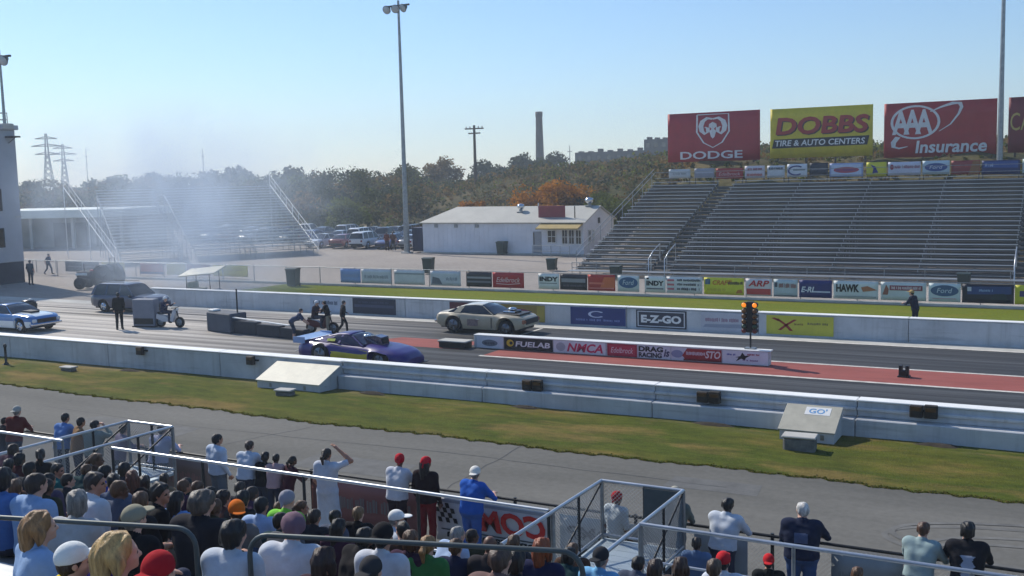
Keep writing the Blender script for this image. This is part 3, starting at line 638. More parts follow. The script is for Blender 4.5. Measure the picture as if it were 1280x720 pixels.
bill(1105, 1246, (168, 34, 38), aaa+[('text', 'Insurance', .29, .07, .92, .3, (222, 218, 218), dict(bold=.025, shear=.12))], 'red billboard with white triple-A oval reading Insurance', 7.95, 12.79)
bill(1260, 1395, (120, 22, 34), [('text', 'CA', .02, .4, .22, .72, (196, 170, 90), {})], 'dark red billboard with gold letters CA at the right edge', 8.1, 12.8)
HY = 87.0
def hb(px0, px1, z0, z1, base, prints, lab):
    x0, x1 = ray_y(px0, 214, HY)[0], ray_y(px1, 214, HY)[0]
    r = panel('banner', None, x0, x1, z0, z1, HY, base, prints, thick=.02, ripple=.008, label=lab, cat='banner', group='small banners along the top of the far stand')
    for x in (-(x1-x0)/2+.08, (x1-x0)/2-.08): MB().box((x-.04, .03, -(z0-hill(x0, HY))-.3), (x+.04, .11, z1-z0), 0, .01).build('post', M_wood, r)
zA, zB = 6.45, 7.5
hb(836, 863, 6.66, 7.4, (196, 200, 202), [('bars', .2, .35, .8, .6, (150, 156, 158))], 'pale grey banner at the left end of the row above the far stand')
hb(868, 893, 6.6, 7.42, (150, 152, 164), [('rect', .05, .5, .95, .7, (176, 178, 190))], 'dull grey banner second in the row above the far stand')
hb(895, 929, 6.5, 7.38, (166, 34, 40), [('text', 'Edelbrock', .1, .3, .9, .62, (206, 176, 176), dict(shear=.3))], 'red banner under the red ram billboard')
hb(931, 956, 6.5, 7.52, (214, 204, 210), [('bars', .15, .6, .9, .85, (150, 60, 76)), ('bars', .1, .15, .92, .4, (196, 100, 90))], 'white banner with red print under the gap between billboards')
hb(959, 981, 6.5, 7.5, (206, 208, 212), [('bars', .1, .65, .9, .88, (70, 74, 84))], 'white banner with a dark line at its top')
hb(984, 1009, 6.52, 7.58, (214, 218, 224), [('quads', stroke(ell(.45, .5, .38, .34, 16, .2, .6, 5.2), [.1]*16), (60, 64, 120)), ('rect', .3, .5, .9, .62, (80, 110, 120))], 'white banner with a blue swirl')
hb(1012, 1035, 6.6, 7.62, (34, 40, 56), [('bars', .1, .4, .9, .6, (100, 106, 120))], 'small dark navy banner under the yellow billboard')
hb(1037, 1079, 6.45, 7.55, (150, 166, 206), [('rect', .05, .1, .95, .9, (196, 206, 226)), ('poly', ell(.5, .5, .38, .22), (180, 70, 90)), ('bars', .2, .4, .8, .6, (110, 60, 120))], 'light blue banner with a red oval')
hb(1083, 1108, 6.45, 7.55, (214, 206, 50), [('poly', [(.2, .85), (.45, .7), (.6, .25), (.3, .2), (.35, .55)], (40, 46, 120))], 'yellow banner with a blue figure')
hb(1110, 1151, 6.48, 7.52, (206, 206, 220), [('bars', .2, .5, .95, .75, (150, 60, 96)), ('poly', ell(.12, .62, .06, .2), (150, 50, 70))], 'white banner with pink lettering left of the oval emblem')
hb(1153, 1187, 6.5, 7.55, (186, 206, 214), [('poly', ell(.5, .52, .42, .3), (40, 76, 140)), ('text', 'Ford', .26, .4, .74, .66, (206, 216, 226), dict(shear=.2))], 'pale banner with a blue oval in the row above the far stand')
hb(1189, 1225, 6.45, 7.5, (150, 52, 50), [('poly', [(.6, .05), (.98, .05), (.98, .95), (.75, .95)], (150, 96, 50)), ('bars', .1, .5, .7, .62, (190, 90, 80))], 'brick red banner with an orange corner')
hb(1227, 1275, 6.4, 7.45, (26, 46, 100), [('poly', [(.05, .5), (.95, .45), (.95, .9), (.05, .92)], (50, 84, 150)), ('bars', .08, .55, .3, .8, (160, 180, 206))], 'dark and bright blue banner left of the tall pole')
hb(1278, 1318, 6.45, 7.5, (190, 206, 206), [], 'pale banner cut by the right edge above the far stand')

# ------------------------------------------------------------------ bleachers
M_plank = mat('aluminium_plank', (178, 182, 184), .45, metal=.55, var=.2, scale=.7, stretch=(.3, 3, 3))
M_plank2 = mat('worn_shaded_plank', (92, 92, 92), .6, metal=.4, var=.25, scale=.7, stretch=(.3, 3, 3))  # darkened so risers and foot planks carry the shade between rows
M_plankb = mat('bright_plank', (206, 210, 212), .4, metal=.3, var=.15, scale=.7, stretch=(.3, 3, 3))
def bleachers(root, blocks, rows, run, rise, z0, post_gap=5.0, risers=False, lip=.05, seat_m=M_plank):
    protos = {}
    for (xa, xb) in blocks:
        L = xb-xa
        s_ = MB().box((0, 0, -lip), (L, .27, 0), 0, .008).build('seat_plank', seat_m, root, loc=(xa, 0, z0+.44))
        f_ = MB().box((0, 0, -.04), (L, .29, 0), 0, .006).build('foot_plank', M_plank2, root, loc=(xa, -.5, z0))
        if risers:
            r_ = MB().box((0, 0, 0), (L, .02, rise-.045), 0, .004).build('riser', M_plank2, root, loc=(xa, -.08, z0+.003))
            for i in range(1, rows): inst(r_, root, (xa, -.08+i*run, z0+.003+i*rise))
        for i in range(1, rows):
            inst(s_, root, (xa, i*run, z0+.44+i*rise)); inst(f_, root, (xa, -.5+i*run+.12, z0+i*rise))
        n = max(2, int(L/post_gap)+1)
        D = rows*run; zt = rows*rise
        fr = MB()
        fr.tube([(0, .1, z0-.16), (0, D-run+.2, z0-.16+zt-rise)], .05, 4)
        for k in range(0, rows, 3):
            zz = z0-.1+k*rise; fr.tube([(0, .1+k*run, -.1), (0, .1+k*run, zz)], .035, 4)
            if k+3 < rows: fr.tube([(0, .1+k*run, zz*.1), (0, .1+(k+3)*run, z0-.1+(k+3)*rise)], .02, 4)
        for k in range(rows): fr.box((-.03, k*run-.3, z0+k*rise-.09), (.03, k*run+.2, z0+k*rise-.045)); fr.box((-.025, k*run+.09, z0+k*rise-.06), (.025, k*run+.15, z0+k*rise+.44-lip))
        f0 = fr.build('frame', M_galv, root, loc=(xa+.1, 0, 0))
        for k in range(1, n): inst(f0, root, (xa+.1+(L-.2)*k/(n-1), 0, 0))
ST = empty('bleachers', (0, 68.2, 0), 0, 'large far aluminium bleachers rising to the hilltop banners', 'bleachers')
RUN, RISE = .735, .262
bleachers(ST, [(-31.3, -25.6), (-24.3, -2.95), (-1.75, 18)], 22, RUN, RISE, .42, risers=True)
# front rail, hand rails at the aisles and side rails
mb = MB()
for xa, xb in ((-31.3, -25.7), (-24.2, -3.1), (-1.7, 18)):
    for z in (.62, .98): mb.tube([(xa, -1.0, z), (xb, -1.0, z)], .026, 6)
    n = int((xb-xa)/2.6)+1
    for k in range(n+1): x = xa+(xb-xa)*k/n; mb.tube([(x, -1.0, 0), (x, -1.0, 1.0)], .022, 6)
mb.build('front_rail', M_galv, ST)
MB().box((-31.5, -1.3, .36), (18, -.62, .42), 0, .01).build('walkway', M_plank, ST)
for xx in (-25.5, -24.35, -2.9, -1.8):
    mb = MB(); mb.tube([(xx, -1.1, 0), (xx, -1.05, 1.3), (xx, -.2, 1.75), (xx, 1.2, 2.2), (xx, 1.2, 1.0)], .034, 8); mb.tube([(xx, -.6, 0.4), (xx, -.6, 1.5)], .03, 6)
    mb.build('hand_rail', M_alu, ST)
for xx in (-24.95, -2.35):
    for i in range(22): MB().box((xx-.64, i*RUN-.5, .42+i*RISE-.2), (xx+.64, i*RUN+.23, .42+i*RISE), 0, .006).build('step', M_plank2, ST)
for xx in (-31.4,):
    mb = MB(); D = 22*RUN
    for dz in (1.0, .6): mb.tube([(xx, 0, .42+dz+.3), (xx, D, .42+dz+.3+22*RISE)], .025, 6)
    for k in range(0, 23, 3): mb.tube([(xx, k*RUN, .4+k*RISE), (xx, k*RUN, 1.72+k*RISE)], .022, 6)
    mb.build('side_rail', M_galv, ST)
mb = MB()
for dz in (.5, 1.0): mb.tube([(-31.4, 22*RUN, 6.5+dz-.35), (18, 22*RUN, 6.5+dz-.35)], .022, 6)
mb.build('back_rail', M_galv, ST)
# stand at the far left, turned towards the start
LS = empty('bleachers', (-75.2, 65.6, 0), math.radians(56), 'hazy open aluminium bleachers at the left behind the burnout smoke', 'bleachers')
bleachers(LS, [(.0, 5.6), (6.6, 18.0)], 22, .72, .268, .72, lip=.1)
for pa, pb in (((-.2, 0, 1.5), (-2.9, 16.2, 8.3)), ((18.4, 0, 1.6), (18.2, 16.2, 8.0))):
    mb = MB(); a_, b2_ = Vector(pa), Vector(pb)
    for dz in (0, -.5): mb.tube([a_+Vector((0, 0, dz)), b2_+Vector((0, 0, dz))], .028 if dz == 0 else .016, 6)
    for k in range(0, 9): q = a_.lerp(b2_, k/8); mb.tube([(q.x, q.y, q.z-1.15), q], .025, 6)
    mb.tube([a_+Vector((0, 0, -1.1)), b2_+Vector((0, 0, -1.1))], .05, 6)
    mb.tube([b2_, (b2_.x, b2_.y, 0)], .04, 6); mb.tube([a_.lerp(b2_, .5), (*a_.lerp(b2_, .5).xy, 0)], .04, 6)
    mb.build('side_rail', M_white, LS)
mb = MB()
for z in (.9, 1.35): mb.tube([(0, -.8, z), (18, -.8, z)], .025, 6)
for k in range(8): mb.tube([(18*k/7, -.8, 0), (18*k/7, -.8, 1.36)], .022, 6)
mb.build('front_rail', M_galv, LS)
# ------------------------------------------------------------------ control tower
M_tower = mat('tower_render', (176, 180, 186), .8, var=.08, scale=.4, bump=.1, bscale=8)
TW = empty('control_tower', (-75.6, 48.5, 0), 0, 'tall pale control tower with dark windows at the left edge', 'building')
MB().box((-4.4, -4.5, 1.6), (4.4, 4.5, 11.6), 0, .04).build('wall', M_tower, TW)
MB().box((-4.36, -4.46, -.05), (4.36, 4.46, 1.6)).build('base_band', mat('dark_tower_base', (60, 66, 78), .8, var=.15, scale=1), TW)  # lowest band of the tower, set darker than the wall above
MB().box((-4.6, -4.7, 11.6), (4.6, 4.7, 11.95), 0, .04).build('parapet', M_tower, TW)
for (zc, h) in ((9.6, 1.5), (6.35, 1.5), (3.5, 1.3)):
    for yc in (1.6, -1.6):
        w = MB().box((4.36, yc-1.25, zc-h/2), (4.43, yc+1.25, zc+h/2), 0, .01).build('window', M_glass, TW)
        fr = MB()
        for lo, hi in (((4.4, yc-1.33, zc-h/2-.08), (4.47, yc+1.33, zc-h/2)), ((4.4, yc-1.33, zc+h/2), (4.47, yc+1.33, zc+h/2+.08)), ((4.4, yc-1.33, zc-h/2), (4.47, yc-1.25, zc+h/2)), ((4.4, yc+1.25, zc-h/2), (4.47, yc+1.33, zc+h/2)), ((4.435, yc-.03, zc-h/2), (4.46, yc+.03, zc+h/2))): fr.box(lo, hi)
        fr.build('frame', M_dsteel, w)
    MB().box((-3, -4.56, zc-h/2), (3, -4.49, zc+h/2), 0, .01).build('window', M_glass, TW)
mb = MB()
for a, b in (((3.9, 4.3), (3.9, -4.3)), ((3.9, 4.3), (-4.2, 4.3))):
    for z in (12.4, 12.9): mb.tube([(*a, z), (*b, z)], .03, 6)
    for k in range(5): q = Vector((*a, 0)).lerp(Vector((*b, 0)), k/4); mb.tube([(q.x, q.y, 11.9), (q.x, q.y, 12.92)], .03, 6)
mb.build('roof_rail', M_galv, TW)
mb = MB(); mb.box((4.4, 3.6, 11.0), (5.3, 4.3, 11.12), 0, .02); mb.tube([(4.4, 3.9, 10.6), (5.2, 3.9, 11.0)], .03, 6); mb.build('bracket_lamp', M_dsteel, TW)
MB().box((-4.42, 4.0, 5.0), (4.5, 4.52, 5.08)).build('string_course', M_conc, TW)
def floodlight_pole(x, y, z0, z1, lab, heads, r0=.3, r1=.11, yaw=0, m=M_galv):
    r = empty('floodlight_pole', (x, y, z0), yaw, lab, 'light pole'); h = z1-z0
    MB().tube([(0, 0, -.5), (0, 0, h*.35), (0, 0, h)], r0, 12, r1=r1).build('mast', m, r)
    MB().box((-.45, -.45, -.3), (.45, .45, .12), 0, .04).build('footing', M_conc, r)
    wid = heads*.75
    if heads > 1: MB().box((-wid/2-.35, -.08, h-.55), (wid/2+.1, .08, h-.4)).build('crossarm', M_dsteel, r)
    for k in range(heads):
        xx = (k-(heads-1)/2)*.95-.15; M_ = Matrix.Translation((xx, -.2, h-.72))@Euler((math.radians(118), 0, math.radians(rnd.uniform(-25, 25)))).to_matrix().to_4x4()
        o = MB().lathe([(.1, -.28), (.2, -.22), (.3, .0), (.42, .2), (.42, .25)], 14, 0, M_).build('lamp_head', M_dsteel, r)
        MB().lathe([(.38, .235), (.38, .262), (.001, .262)], 14, 0, M_).build('lens', mat('lamp_glass', (170, 178, 182), .15, var=0), o)
        MB().box((xx-.04, -.12, h-.75), (xx+.04, .02, h-.45)).build('yoke', M_dsteel, o)
    return r
floodlight_pole(-57.0, 84.5, 0, 24.0, 'tall floodlight pole with three lamp heads beside the white building', 3)
floodlight_pole(-5.5, 96.5, hill(-5.5, 96.5), 26.5, 'tall grey pole between the triple-A and dark red billboards', 3, .26, .12)
r = floodlight_pole(-71.35, 52.3, 11.95, 17.5, 'slim light mast with lamps on the tower roof at the left edge', 3, .13, .07)

# ------------------------------------------------------------------ white shed behind the fence
M_siding = mat('white_metal_siding', (222, 223, 228), .6, var=.07, scale=.5)
M_roof = mat('pale_roof_sheet', (176, 174, 164), .6, var=.08, scale=.5)
BD = empty('metal_building', (-46.8, 84.8, 0), 0, 'long low white metal building with red roof sign', 'building')
x0, x1, d, ze, zr, yr = -8.5, 8.5, 6.9, 2.95, 4.3, 3.45
MB().add([(x0,0,-.05),(x1,0,-.05),(x1,d,-.05),(x0,d,-.05),(x0,0,ze),(x1,0,ze),(x1,d,ze),(x0,d,ze),(x1,yr,zr-.06)],
         [(0,1,5,4),(1,2,6,8,5),(2,3,7,6),(3,0,4,7),(0,3,2,1),(4,5,6,7)]).build('wall', M_siding, BD)
sd = MB()                                             # upright ribs of the siding
x = x0+.25
while x < x1-.1: sd.box((x, -.02, 0), (x+.05, -.002, ze-.06)); x += .5
y = .35
while y < d-.2: sd.box((x1+.002, y, 0), (x1+.02, y+.05, ze-.06)); y += .5
tag(sd.build('siding_ribs', M_siding, BD), kind='stuff')
ov = .25
rf = MB().add([(x0-ov,-ov,ze-.02),(x1+ov,-ov,ze-.02),(x1+ov,yr,zr),(x0+1.9,yr,zr),(x0-ov,d+ov,ze-.02),(x1+ov,d+ov,ze-.02)], [(0,1,2,3),(3,2,5,4),(0,3,4)]).build('roof', M_roof, BD)
so = rf.modifiers.new('thickness', 'SOLIDIFY'); so.thickness = .08; so.offset = -1
for (xx, yy, s) in ((1.1, 2.2, 1.0), (7.6, 3.4, 1.15)):
    z = ze+(zr-ze)*yy/yr
    o = MB().lathe([(.16, 0), (.16, .35)], 12).build('vent_stack', M_galv, BD, loc=(xx, yy, z-.05))
    MB().lathe([(.2*s, .3), (.33*s, .45), (.36*s, .6), (.26*s, .76), (.05, .82)], 14).build('turbine_cap', M_chrome, o)
    MB().box((-.3, -.3, -.02), (.3, .3, .1), 0, .02).build('flashing', M_galv, o)
MB().tube([(2.6, 2.9, 3.8), (2.6, 2.9, 4.6)], .06, 8).build('vent_pipe', M_white, BD)
rs = empty('roof_sign', (4.95, .9, 3.05), 0, parent=BD)
MB().box((-1.35, -.05, .1), (1.35, .05, 1.35), 0, .02).build('sign_sheet', mat('faded_red_sign', (140, 56, 60), .6, var=.15, scale=1.4), rs)
for k in range(3): MB().box((-1.1+k*1.05, .05, -.25), (-1.02+k*1.05, .13, 1.3)).build('sign_post', M_dsteel, rs)
MB().tube([(7.35, .7, 2.9), (7.35, .7, 4.35)], .05, 6).build('flue', M_wood, BD)
aw = MB().prism([(-1.2, 2.35), (-1.2, 2.45), (0, 2.86), (0, 2.76)], 4.3, 8.45, 0, 'x').build('awning', mat('mustard_awning', (170, 148, 92), .8, var=.12, scale=1.5), BD)
def window(x, w, z, h, parent, side='f', cross=True):
    if side == 'f': o = MB().box((x, -.03, z), (x+w, .0, z+h)).build('window', M_glass, parent)
    else: o = MB().box((x1, x, z), (x1+.03, x+w, z+h)).build('window', M_glass, parent)
    f = MB(); t = .07
    rects = [(0, 0, w, t), (0, h-t, w, h), (0, t, t, h-t), (w-t, t, w, h-t)]+([(w/2-.02, t, w/2+.02, h-t), (t, h*.5-.02, w-t, h*.5+.02)] if cross else [])
    for a, b, c, e in rects:
        if side == 'f': f.box((x+a, -.065, z+b), (x+c, -.031, z+e))
        else: f.box((x1+.031, x+a, z+b), (x1+.06, x+c, z+e))
    f.build('frame', M_white, o)
for a in ((4.9, .9, 1.05, 1.2), (6.35, .62, .95, 1.35), (7.02, .62, .95, 1.35), (7.7, .62, .95, 1.35)): window(*a, BD)
for a in ((1.0, .6, 1.0, 1.2), (1.9, .4, 1.0, 1.2)): window(*a, BD, 's')
MB().box((x1, 3.2, 2.7), (x1+.04, 3.65, 3.2)).build('gable_vent', M_dsteel, BD)
dr = MB().box((3.45, -.05, 0), (4.3, 0, 2.1), 0, .01).build('door', mat('grey_door', (150, 152, 158), .6, var=.08), BD)
MB().box((3.52, -.07, .9), (3.6, -.052, 2.0)).build('door_pane', M_glass, dr); MB().box((4.15, -.1, 1.0), (4.22, -.055, 1.06)).build('handle', M_chrome, dr)
for xx in (-7.1, -4.9, -2.6): MB().box((xx, -.12, 2.45), (xx+.35, -.021, 2.75), 0, .02).build('wall_lamp', M_galv, BD)
MB().box((-8.6, -.35, -.02), (8.6, -.021, .12), 0, .02).build('base_band', M_conc, BD)
mb = MB()
for k in range(5): mb.tube([(4.6+k*.9, -2.4, 0), (4.6+k*.9, -2.4, 1.0)], .025, 6)
for z in (.5, 1.0): mb.tube([(4.6, -2.4, z), (8.2, -2.4, z)], .022, 6)
mb.build('porch_rail', M_galv, BD)
# wheeled bins
M_bin = mat('dark_green_plastic', (40, 56, 50), .55, var=.15, scale=3)
def bin_(x, y, lab, h=1.1, w=.62, m=M_bin, wheels=True):
    r = empty('trash_bin', (x, y, 0), rnd.uniform(-.2, .2), lab, 'bin'); k = .82
    MB().add([(-w/2*k,-w/2*k,.06),(w/2*k,-w/2*k,.06),(w/2*k,w/2*k,.06),(-w/2*k,w/2*k,.06),(-w/2,-w/2,h*.9),(w/2,-w/2,h*.9),(w/2,w/2,h*.9),(-w/2,w/2,h*.9)], [(0,3,2,1),(4,5,6,7),(0,1,5,4),(1,2,6,5),(2,3,7,6),(3,0,4,7)]).build('body', m, r)
    MB().prism([(-w/2-.05, h*.9), (w/2+.03, h*.9), (w/2, h*.97), (0, h), (-w/2-.03, h*.95)], -w/2-.03, w/2+.03, 0, 'x').build('lid', m, r)
    for s in (-1, 1): MB().lathe([(.1, -.03), (.1, .03)], 12, 0, Matrix.Translation((s*w*.42, w*.42, .1))@Euler((0, math.pi/2, 0)).to_matrix().to_4x4()).build('wheel', M_rubber, r)
p = ray_z(536, 342); bin_(p[0], p[1], 'dark green bin standing on the pale lot in front of the white building', 1.25, .75)
p = ray_z(635, 317); bin_(p[0], 84.2, 'dark green bin against the wall of the white building', 1.25, .8)
p = ray_z(367, 358); bin_(p[0], p[1], 'dark bin beside the fence left of the grass strip', 1.3, .75)
p = ray_z(690, 338); bin_(p[0], p[1], 'green bin at the left end of the far bleachers', .95, .7)
p = ray_y(770, 342, 65.8); bin_(p[0], 65.8, 'green bin in front of the far bleachers left of the steps', .95, .7)
p = ray_y(1205, 352, 65.8); bin_(p[0], 65.8, 'green bin below the far bleachers at the right', .95, .7)
bt = empty('dumpster', (-56.0, 85.9, 0), 0, 'dark blue box container between the light pole and white building', 'container')
MB().box((-.75, -.8, .1), (.45, .8, 2.35), 0, .03).build('body', mat('navy_container', (34, 44, 78), .6, var=.15, scale=2), bt)
for k in range(3): MB().box((-.6+k*.4, -.83, .15), (-.52+k*.4, -.802, 2.25)).build('rib', mat('navy_container', (34, 44, 78)), bt)
MB().box((-.8, -.85, 2.35), (.5, .85, 2.42), 0, .01).build('lid', mat('navy_container', (34, 44, 78)), bt)

# low garage with pale flat roof at the left
LB = empty('garage_building', (-107, 84, 0), math.radians(18), 'low garage with pale flat roof and dark open bay beside the tower', 'building')
MB().box((-9, 2, -.05), (9.6, 9, 3.6)).build('wall', mat('grey_block', (150, 152, 150), .9, var=.12, scale=.8), LB)
MB().box((-10, -2.2, 3.6), (10.2, 9.6, 4.55), 0, .05).build('roof', mat('pale_roof_edge', (222, 228, 220), .6, var=.05), LB)
for xx in (-9, -2.2, 3.2, 9.4): MB().box((xx, -1.6, -.05), (xx+.35, -1.25, 3.6)).build('pillar', M_conc, LB)
MB().box((-1.4, 1.9, 0), (3.0, 1.99, 2.9)).build('bay_shade_panel', mat('bay_shade_dark', (36, 40, 46), .7, var=.2), LB)  # flat dark panel; the open bay's inner shade is put into its colour
MB().box((4.2, 1.9, 0), (8.6, 1.99, 2.6)).build('bay_shade_panel', mat('bay_shade_dark', (36, 40, 46)), LB)

# ------------------------------------------------------------------ far skyline
UP = empty('utility_pole', (-87.1, 150, hill(-87.1, 150)), 0, 'wooden utility pole with crossarms on the hillside', 'utility pole')
h = 15.6-hill(-87.1, 150)
MB().tube([(0, 0, -1), (0, 0, h)], .3, 8, r1=.2).build('pole', M_wood, UP)
for z, w in ((h-.55, 1.75), (h-1.3, 1.1)): MB().box((-w, -.12, z-.1), (w, .12, z+.1)).build('crossarm', M_wood, UP)
for xx in (-1.5, -.8, .8, 1.5): MB().lathe([(.06, 0), (.12, .1), (.06, .3)], 8).build('insulator', M_conc, UP, loc=(xx, 0, h-.45))
CH = empty('chimney', (-150.3, 300, hill(-150, 300)), 0, 'tall dark brick chimney on the skyline', 'chimney')
hh = 27.2-hill(-150, 300)
MB().lathe([(1.45, -1), (1.4, hh*.3), (1.05, hh*.93), (1.15, hh*.94), (1.15, hh), (.8, hh)], 16).build('stack', mat('dark_brick', (74, 66, 62), .9, var=.15, scale=.6), CH)
MB().box((-2.2, -2.2, -1), (2.2, 2.2, 4.2)).build('base', mat('dark_brick', (74, 66, 62)), CH)
M_ind = mat('dark_cladding', (58, 58, 60), .9, var=.2, scale=.4)
IB = empty('industrial_building', (-118, 300, 10.5), 0, 'dark flat-roofed works on the skyline left of the red billboard', 'building')
for (a, b, z0_, z1_, n) in ((-20, 3, -14, 3.4, 7), (3, 10.5, -14, 6.6, 3), (10.5, 24, -14, 4.8, 4)):
    MB().box((a, 0, z0_), (b, 12, z1_)).build('wall', M_ind, IB)
    for k in range(n):
        x = a+(b-a)*(k+.3)/n; MB().box((x, .5, z1_), (x+.9, 3, z1_+rnd.uniform(.3, 1.0))).build('roof_unit', M_ind, IB)
        MB().box((x, -.1, z1_-2.4), (x+1.2, -.01, z1_-1.1)).build('window', M_glass, IB)
PC = empty('conveyor', (-133, 260, 9), 0, 'curved dark pipe conveyor on the skyline right of the utility pole', 'conveyor')
MB().tube([(-6, 0, -3), (-5, 0, 2.2), (-4, 0, 3.4), (-2.4, 0, 2.8), (-.8, 0, .6), (.2, 0, -3)], .42, 8).build('pipe', M_ind, PC)
MB().tube([(-1.2, 0, -4), (-1.4, 0, 1.4)], .2, 6).build('leg', M_ind, PC); MB().tube([(-5.2, 0, -4), (-5.0, 0, 2)], .2, 6).build('leg', M_ind, PC)
def pylon(px, ptop, pbot, D, lab, w=4.5):
    a = ray_y(px, ptop, D); r = empty('transmission_tower', (a[0], D, 0), math.radians(40), lab, 'pylon'); h = a[2]; mb = MB(); t = .16
    for sx in (-1, 1):
        for sy in (-1, 1): mb.tube([(sx*w/2, sy*w/2, 0), (sx*.6, sy*.6, h*.7), (sx*.25, sy*.25, h)], t, 4)
    for k in range(9):
        z0_, z1_ = h*.08*k, h*.08*(k+1); f = lambda z: w/2+(0.6-w/2)*min(1, z/(h*.7))
        for sx in (-1, 1): mb.tube([(sx*f(z0_), -f(z0_), z0_), (-sx*f(z1_), -f(z1_), z1_)], t*.6, 4); mb.tube([(sx*f(z0_), f(z0_), z0_), (-sx*f(z1_), f(z1_), z1_)], t*.6, 4)
    mb.build('lattice', M_galv, r)
    for z, L in ((h*.72, 4.2), (h*.83, 5.2), (h*.93, 3.8)):
        b = MB(); b.tube([(-L, 0, z), (0, 0, z+.8), (L, 0, z)], t, 4); b.tube([(-L, 0, z), (L, 0, z)], t, 4); b.build('crossarm', M_galv, r)
pylon(57, 167, 215, 260, 'hazy steel transmission tower nearest the control tower')
pylon(78, 180, 215, 300, 'hazy slimmer transmission tower right of the first', 3.6)
for px, pt, D, lab in ((253, 186, 240, 'thin hazy mast on the skyline above the left bleachers'), (107, 186, 270, 'thin hazy mast on the skyline right of the transmission towers'), (712, 182, 280, 'thin lattice mast on the skyline left of the works')):
    a = ray_y(px, pt, D); r = empty('radio_mast', (a[0], D, hill(a[0], D)), 0, lab, 'mast')
    MB().tube([(0, 0, -1), (0, 0, a[2]-hill(a[0], D))], .22, 6, r1=.1).build('mast', M_galv, r); MB().box((-.7, -.1, (a[2]-hill(a[0], D))*.86), (.7, .1, (a[2]-hill(a[0], D))*.86+.2)).build('antenna_arm', M_galv, r)

# ------------------------------------------------------------------ trees, wood, scrub
L_green = leaf_mat('leaves_olive', (72, 76, 44), (108, 106, 64)); L_dark = leaf_mat('leaves_dark', (54, 62, 42), (86, 92, 58)); L_gold = leaf_mat('leaves_gold', (150, 96, 22), (206, 142, 40))
L_brown = leaf_mat('leaves_brown', (110, 92, 58), (146, 122, 78)); L_lime = leaf_mat('leaves_yellow_green', (84, 98, 40), (128, 132, 62))
M_bark = mat('bark', (70, 60, 50), 1.0, var=.25, scale=2)
def leaf_blob(r, c, rad, n, size):
    """n loose leaf-spray faces through an ellipsoid, thicker towards its outside"""
    d = r.normal(size=(n, 3)); d /= np.linalg.norm(d, axis=1)[:, None]; d *= (r.random(n)**.45)[:, None]
    p = np.array(c)+d*np.array(rad); q = r.normal(size=(n, 3)); q /= np.linalg.norm(q, axis=1)[:, None]
    t = np.cross(q, r.normal(size=(n, 3))); t /= np.linalg.norm(t, axis=1)[:, None]; s = size*(.6+.8*r.random((n, 1)))
    b = np.cross(q, t)
    V = np.stack([p-t*s, p-b*s*.55, p+t*s, p+b*s*.6], 1).reshape(-1, 3); return V
def leaves_mesh(name, V, mats, mi=None):
    n = len(V)//4; me = bpy.data.meshes.new(name); me.vertices.add(len(V)); me.vertices.foreach_set('co', V.astype(np.float32).ravel())
    me.loops.add(n*4); me.loops.foreach_set('vertex_index', np.arange(n*4, dtype=np.int32)); me.polygons.add(n); me.polygons.foreach_set('loop_start', np.arange(0, n*4, 4, dtype=np.int32))
    if mi is not None: me.polygons.foreach_set('material_index', mi.astype(np.int32))
    for m_ in mats: me.materials.append(m_)
    me.update(); me.validate(); return me
def tree_mesh(seed, H, R, leaf, nb=16, per=160, size=.3, bush=False):
    r = np.random.default_rng(seed); V = []; tk = MB(); th = H*.32
    tk.tube([(0, 0, -.5), (.05*H*r.normal()*.3, 0, th), (0, .02*H, H*.75)], H*.028, 7, r1=H*.008)
    for k in range(nb):
        a = r.random()*6.283; f = r.random(); z = H*(.12 if bush else .3)+f*H*(.72 if bush else .58); rr = R*(.35+.65*math.sin(math.pi*min(1, .15+f*.8)))*r.random()**.5
        c = (math.cos(a)*rr, math.sin(a)*rr, z); s = R*(.26+.22*r.random())
        V.append(leaf_blob(r, c, (s*1.1, s*1.1, s*.85), per, size))
        if k % 2 == 0: tk.tube([(0, 0, max(.2, z*.55)), (c[0]*.5, c[1]*.5, z*.8), c], H*.01, 5, r1=H*.003)
    return tk, np.concatenate(V)
PROTO = {}
def tree(key, x, y, lab, H, R, leaf, nb=18, per=150, size=.3, bush=False, sc=1.0, group=None, cat='tree', name='tree'):
    if key not in PROTO:
        tk, V = tree_mesh(hash(key) % 1000 if False else sum(map(ord, key)), H, R, leaf, nb, per, size, bush)
        tm = tk.mesh('trunk'); tm.materials.append(M_bark); PROTO[key] = (tm, leaves_mesh('crown', V, [leaf]))
    z = hill(x, y); r = empty(name, (x, y, z-.1), rnd.random()*6.28, lab, cat, group); r.scale = (sc, sc, sc)
    obj('trunk', PROTO[key][0], r); obj('crown', PROTO[key][1], r); return r
def ht(px, py, D, H): x = ray_y(px, py, D); return max(.25, (x[2]-hill(x[0], D)+.1)/H)
def at_px(px, D): return ray_y(px, 220, D)[0]
tree('gold', at_px(690, 108), 108, 'bright orange autumn tree behind the white building', 4.6, 5.4, L_gold, 30, 190, .26, True, sc=ht(690, 226, 108, 5.2))
tree('goldsmall', at_px(590, 112), 112, 'small dull orange shrub behind the building ridge', 3.0, 1.8, L_gold, 10, 120, .2, True, sc=ht(590, 243, 112, 3.2))
tree('lime', at_px(772, 99), 99, 'yellow-green bush between white building and far bleachers', 4.4, 3.2, L_lime, 18, 170, .2, True, sc=ht(772, 244, 99, 4.8), cat='bush', name='bush')
tree('lime', at_px(748, 106), 106, 'taller yellow-green bush behind the gable end', 4.4, 3.2, L_lime, bush=True, sc=ht(748, 238, 106, 4.8), cat='bush', name='bush')
tree('lime', at_px(433, 112), 112, 'round pale green tree behind the parked cars', 4.4, 3.2, L_lime, bush=True, sc=1.1)
tree('tall', at_px(552, 190), 190, 'tall loose tree rising above the wood left of the utility pole', 10.4, 4.2, L_brown, 22, 130, .34)
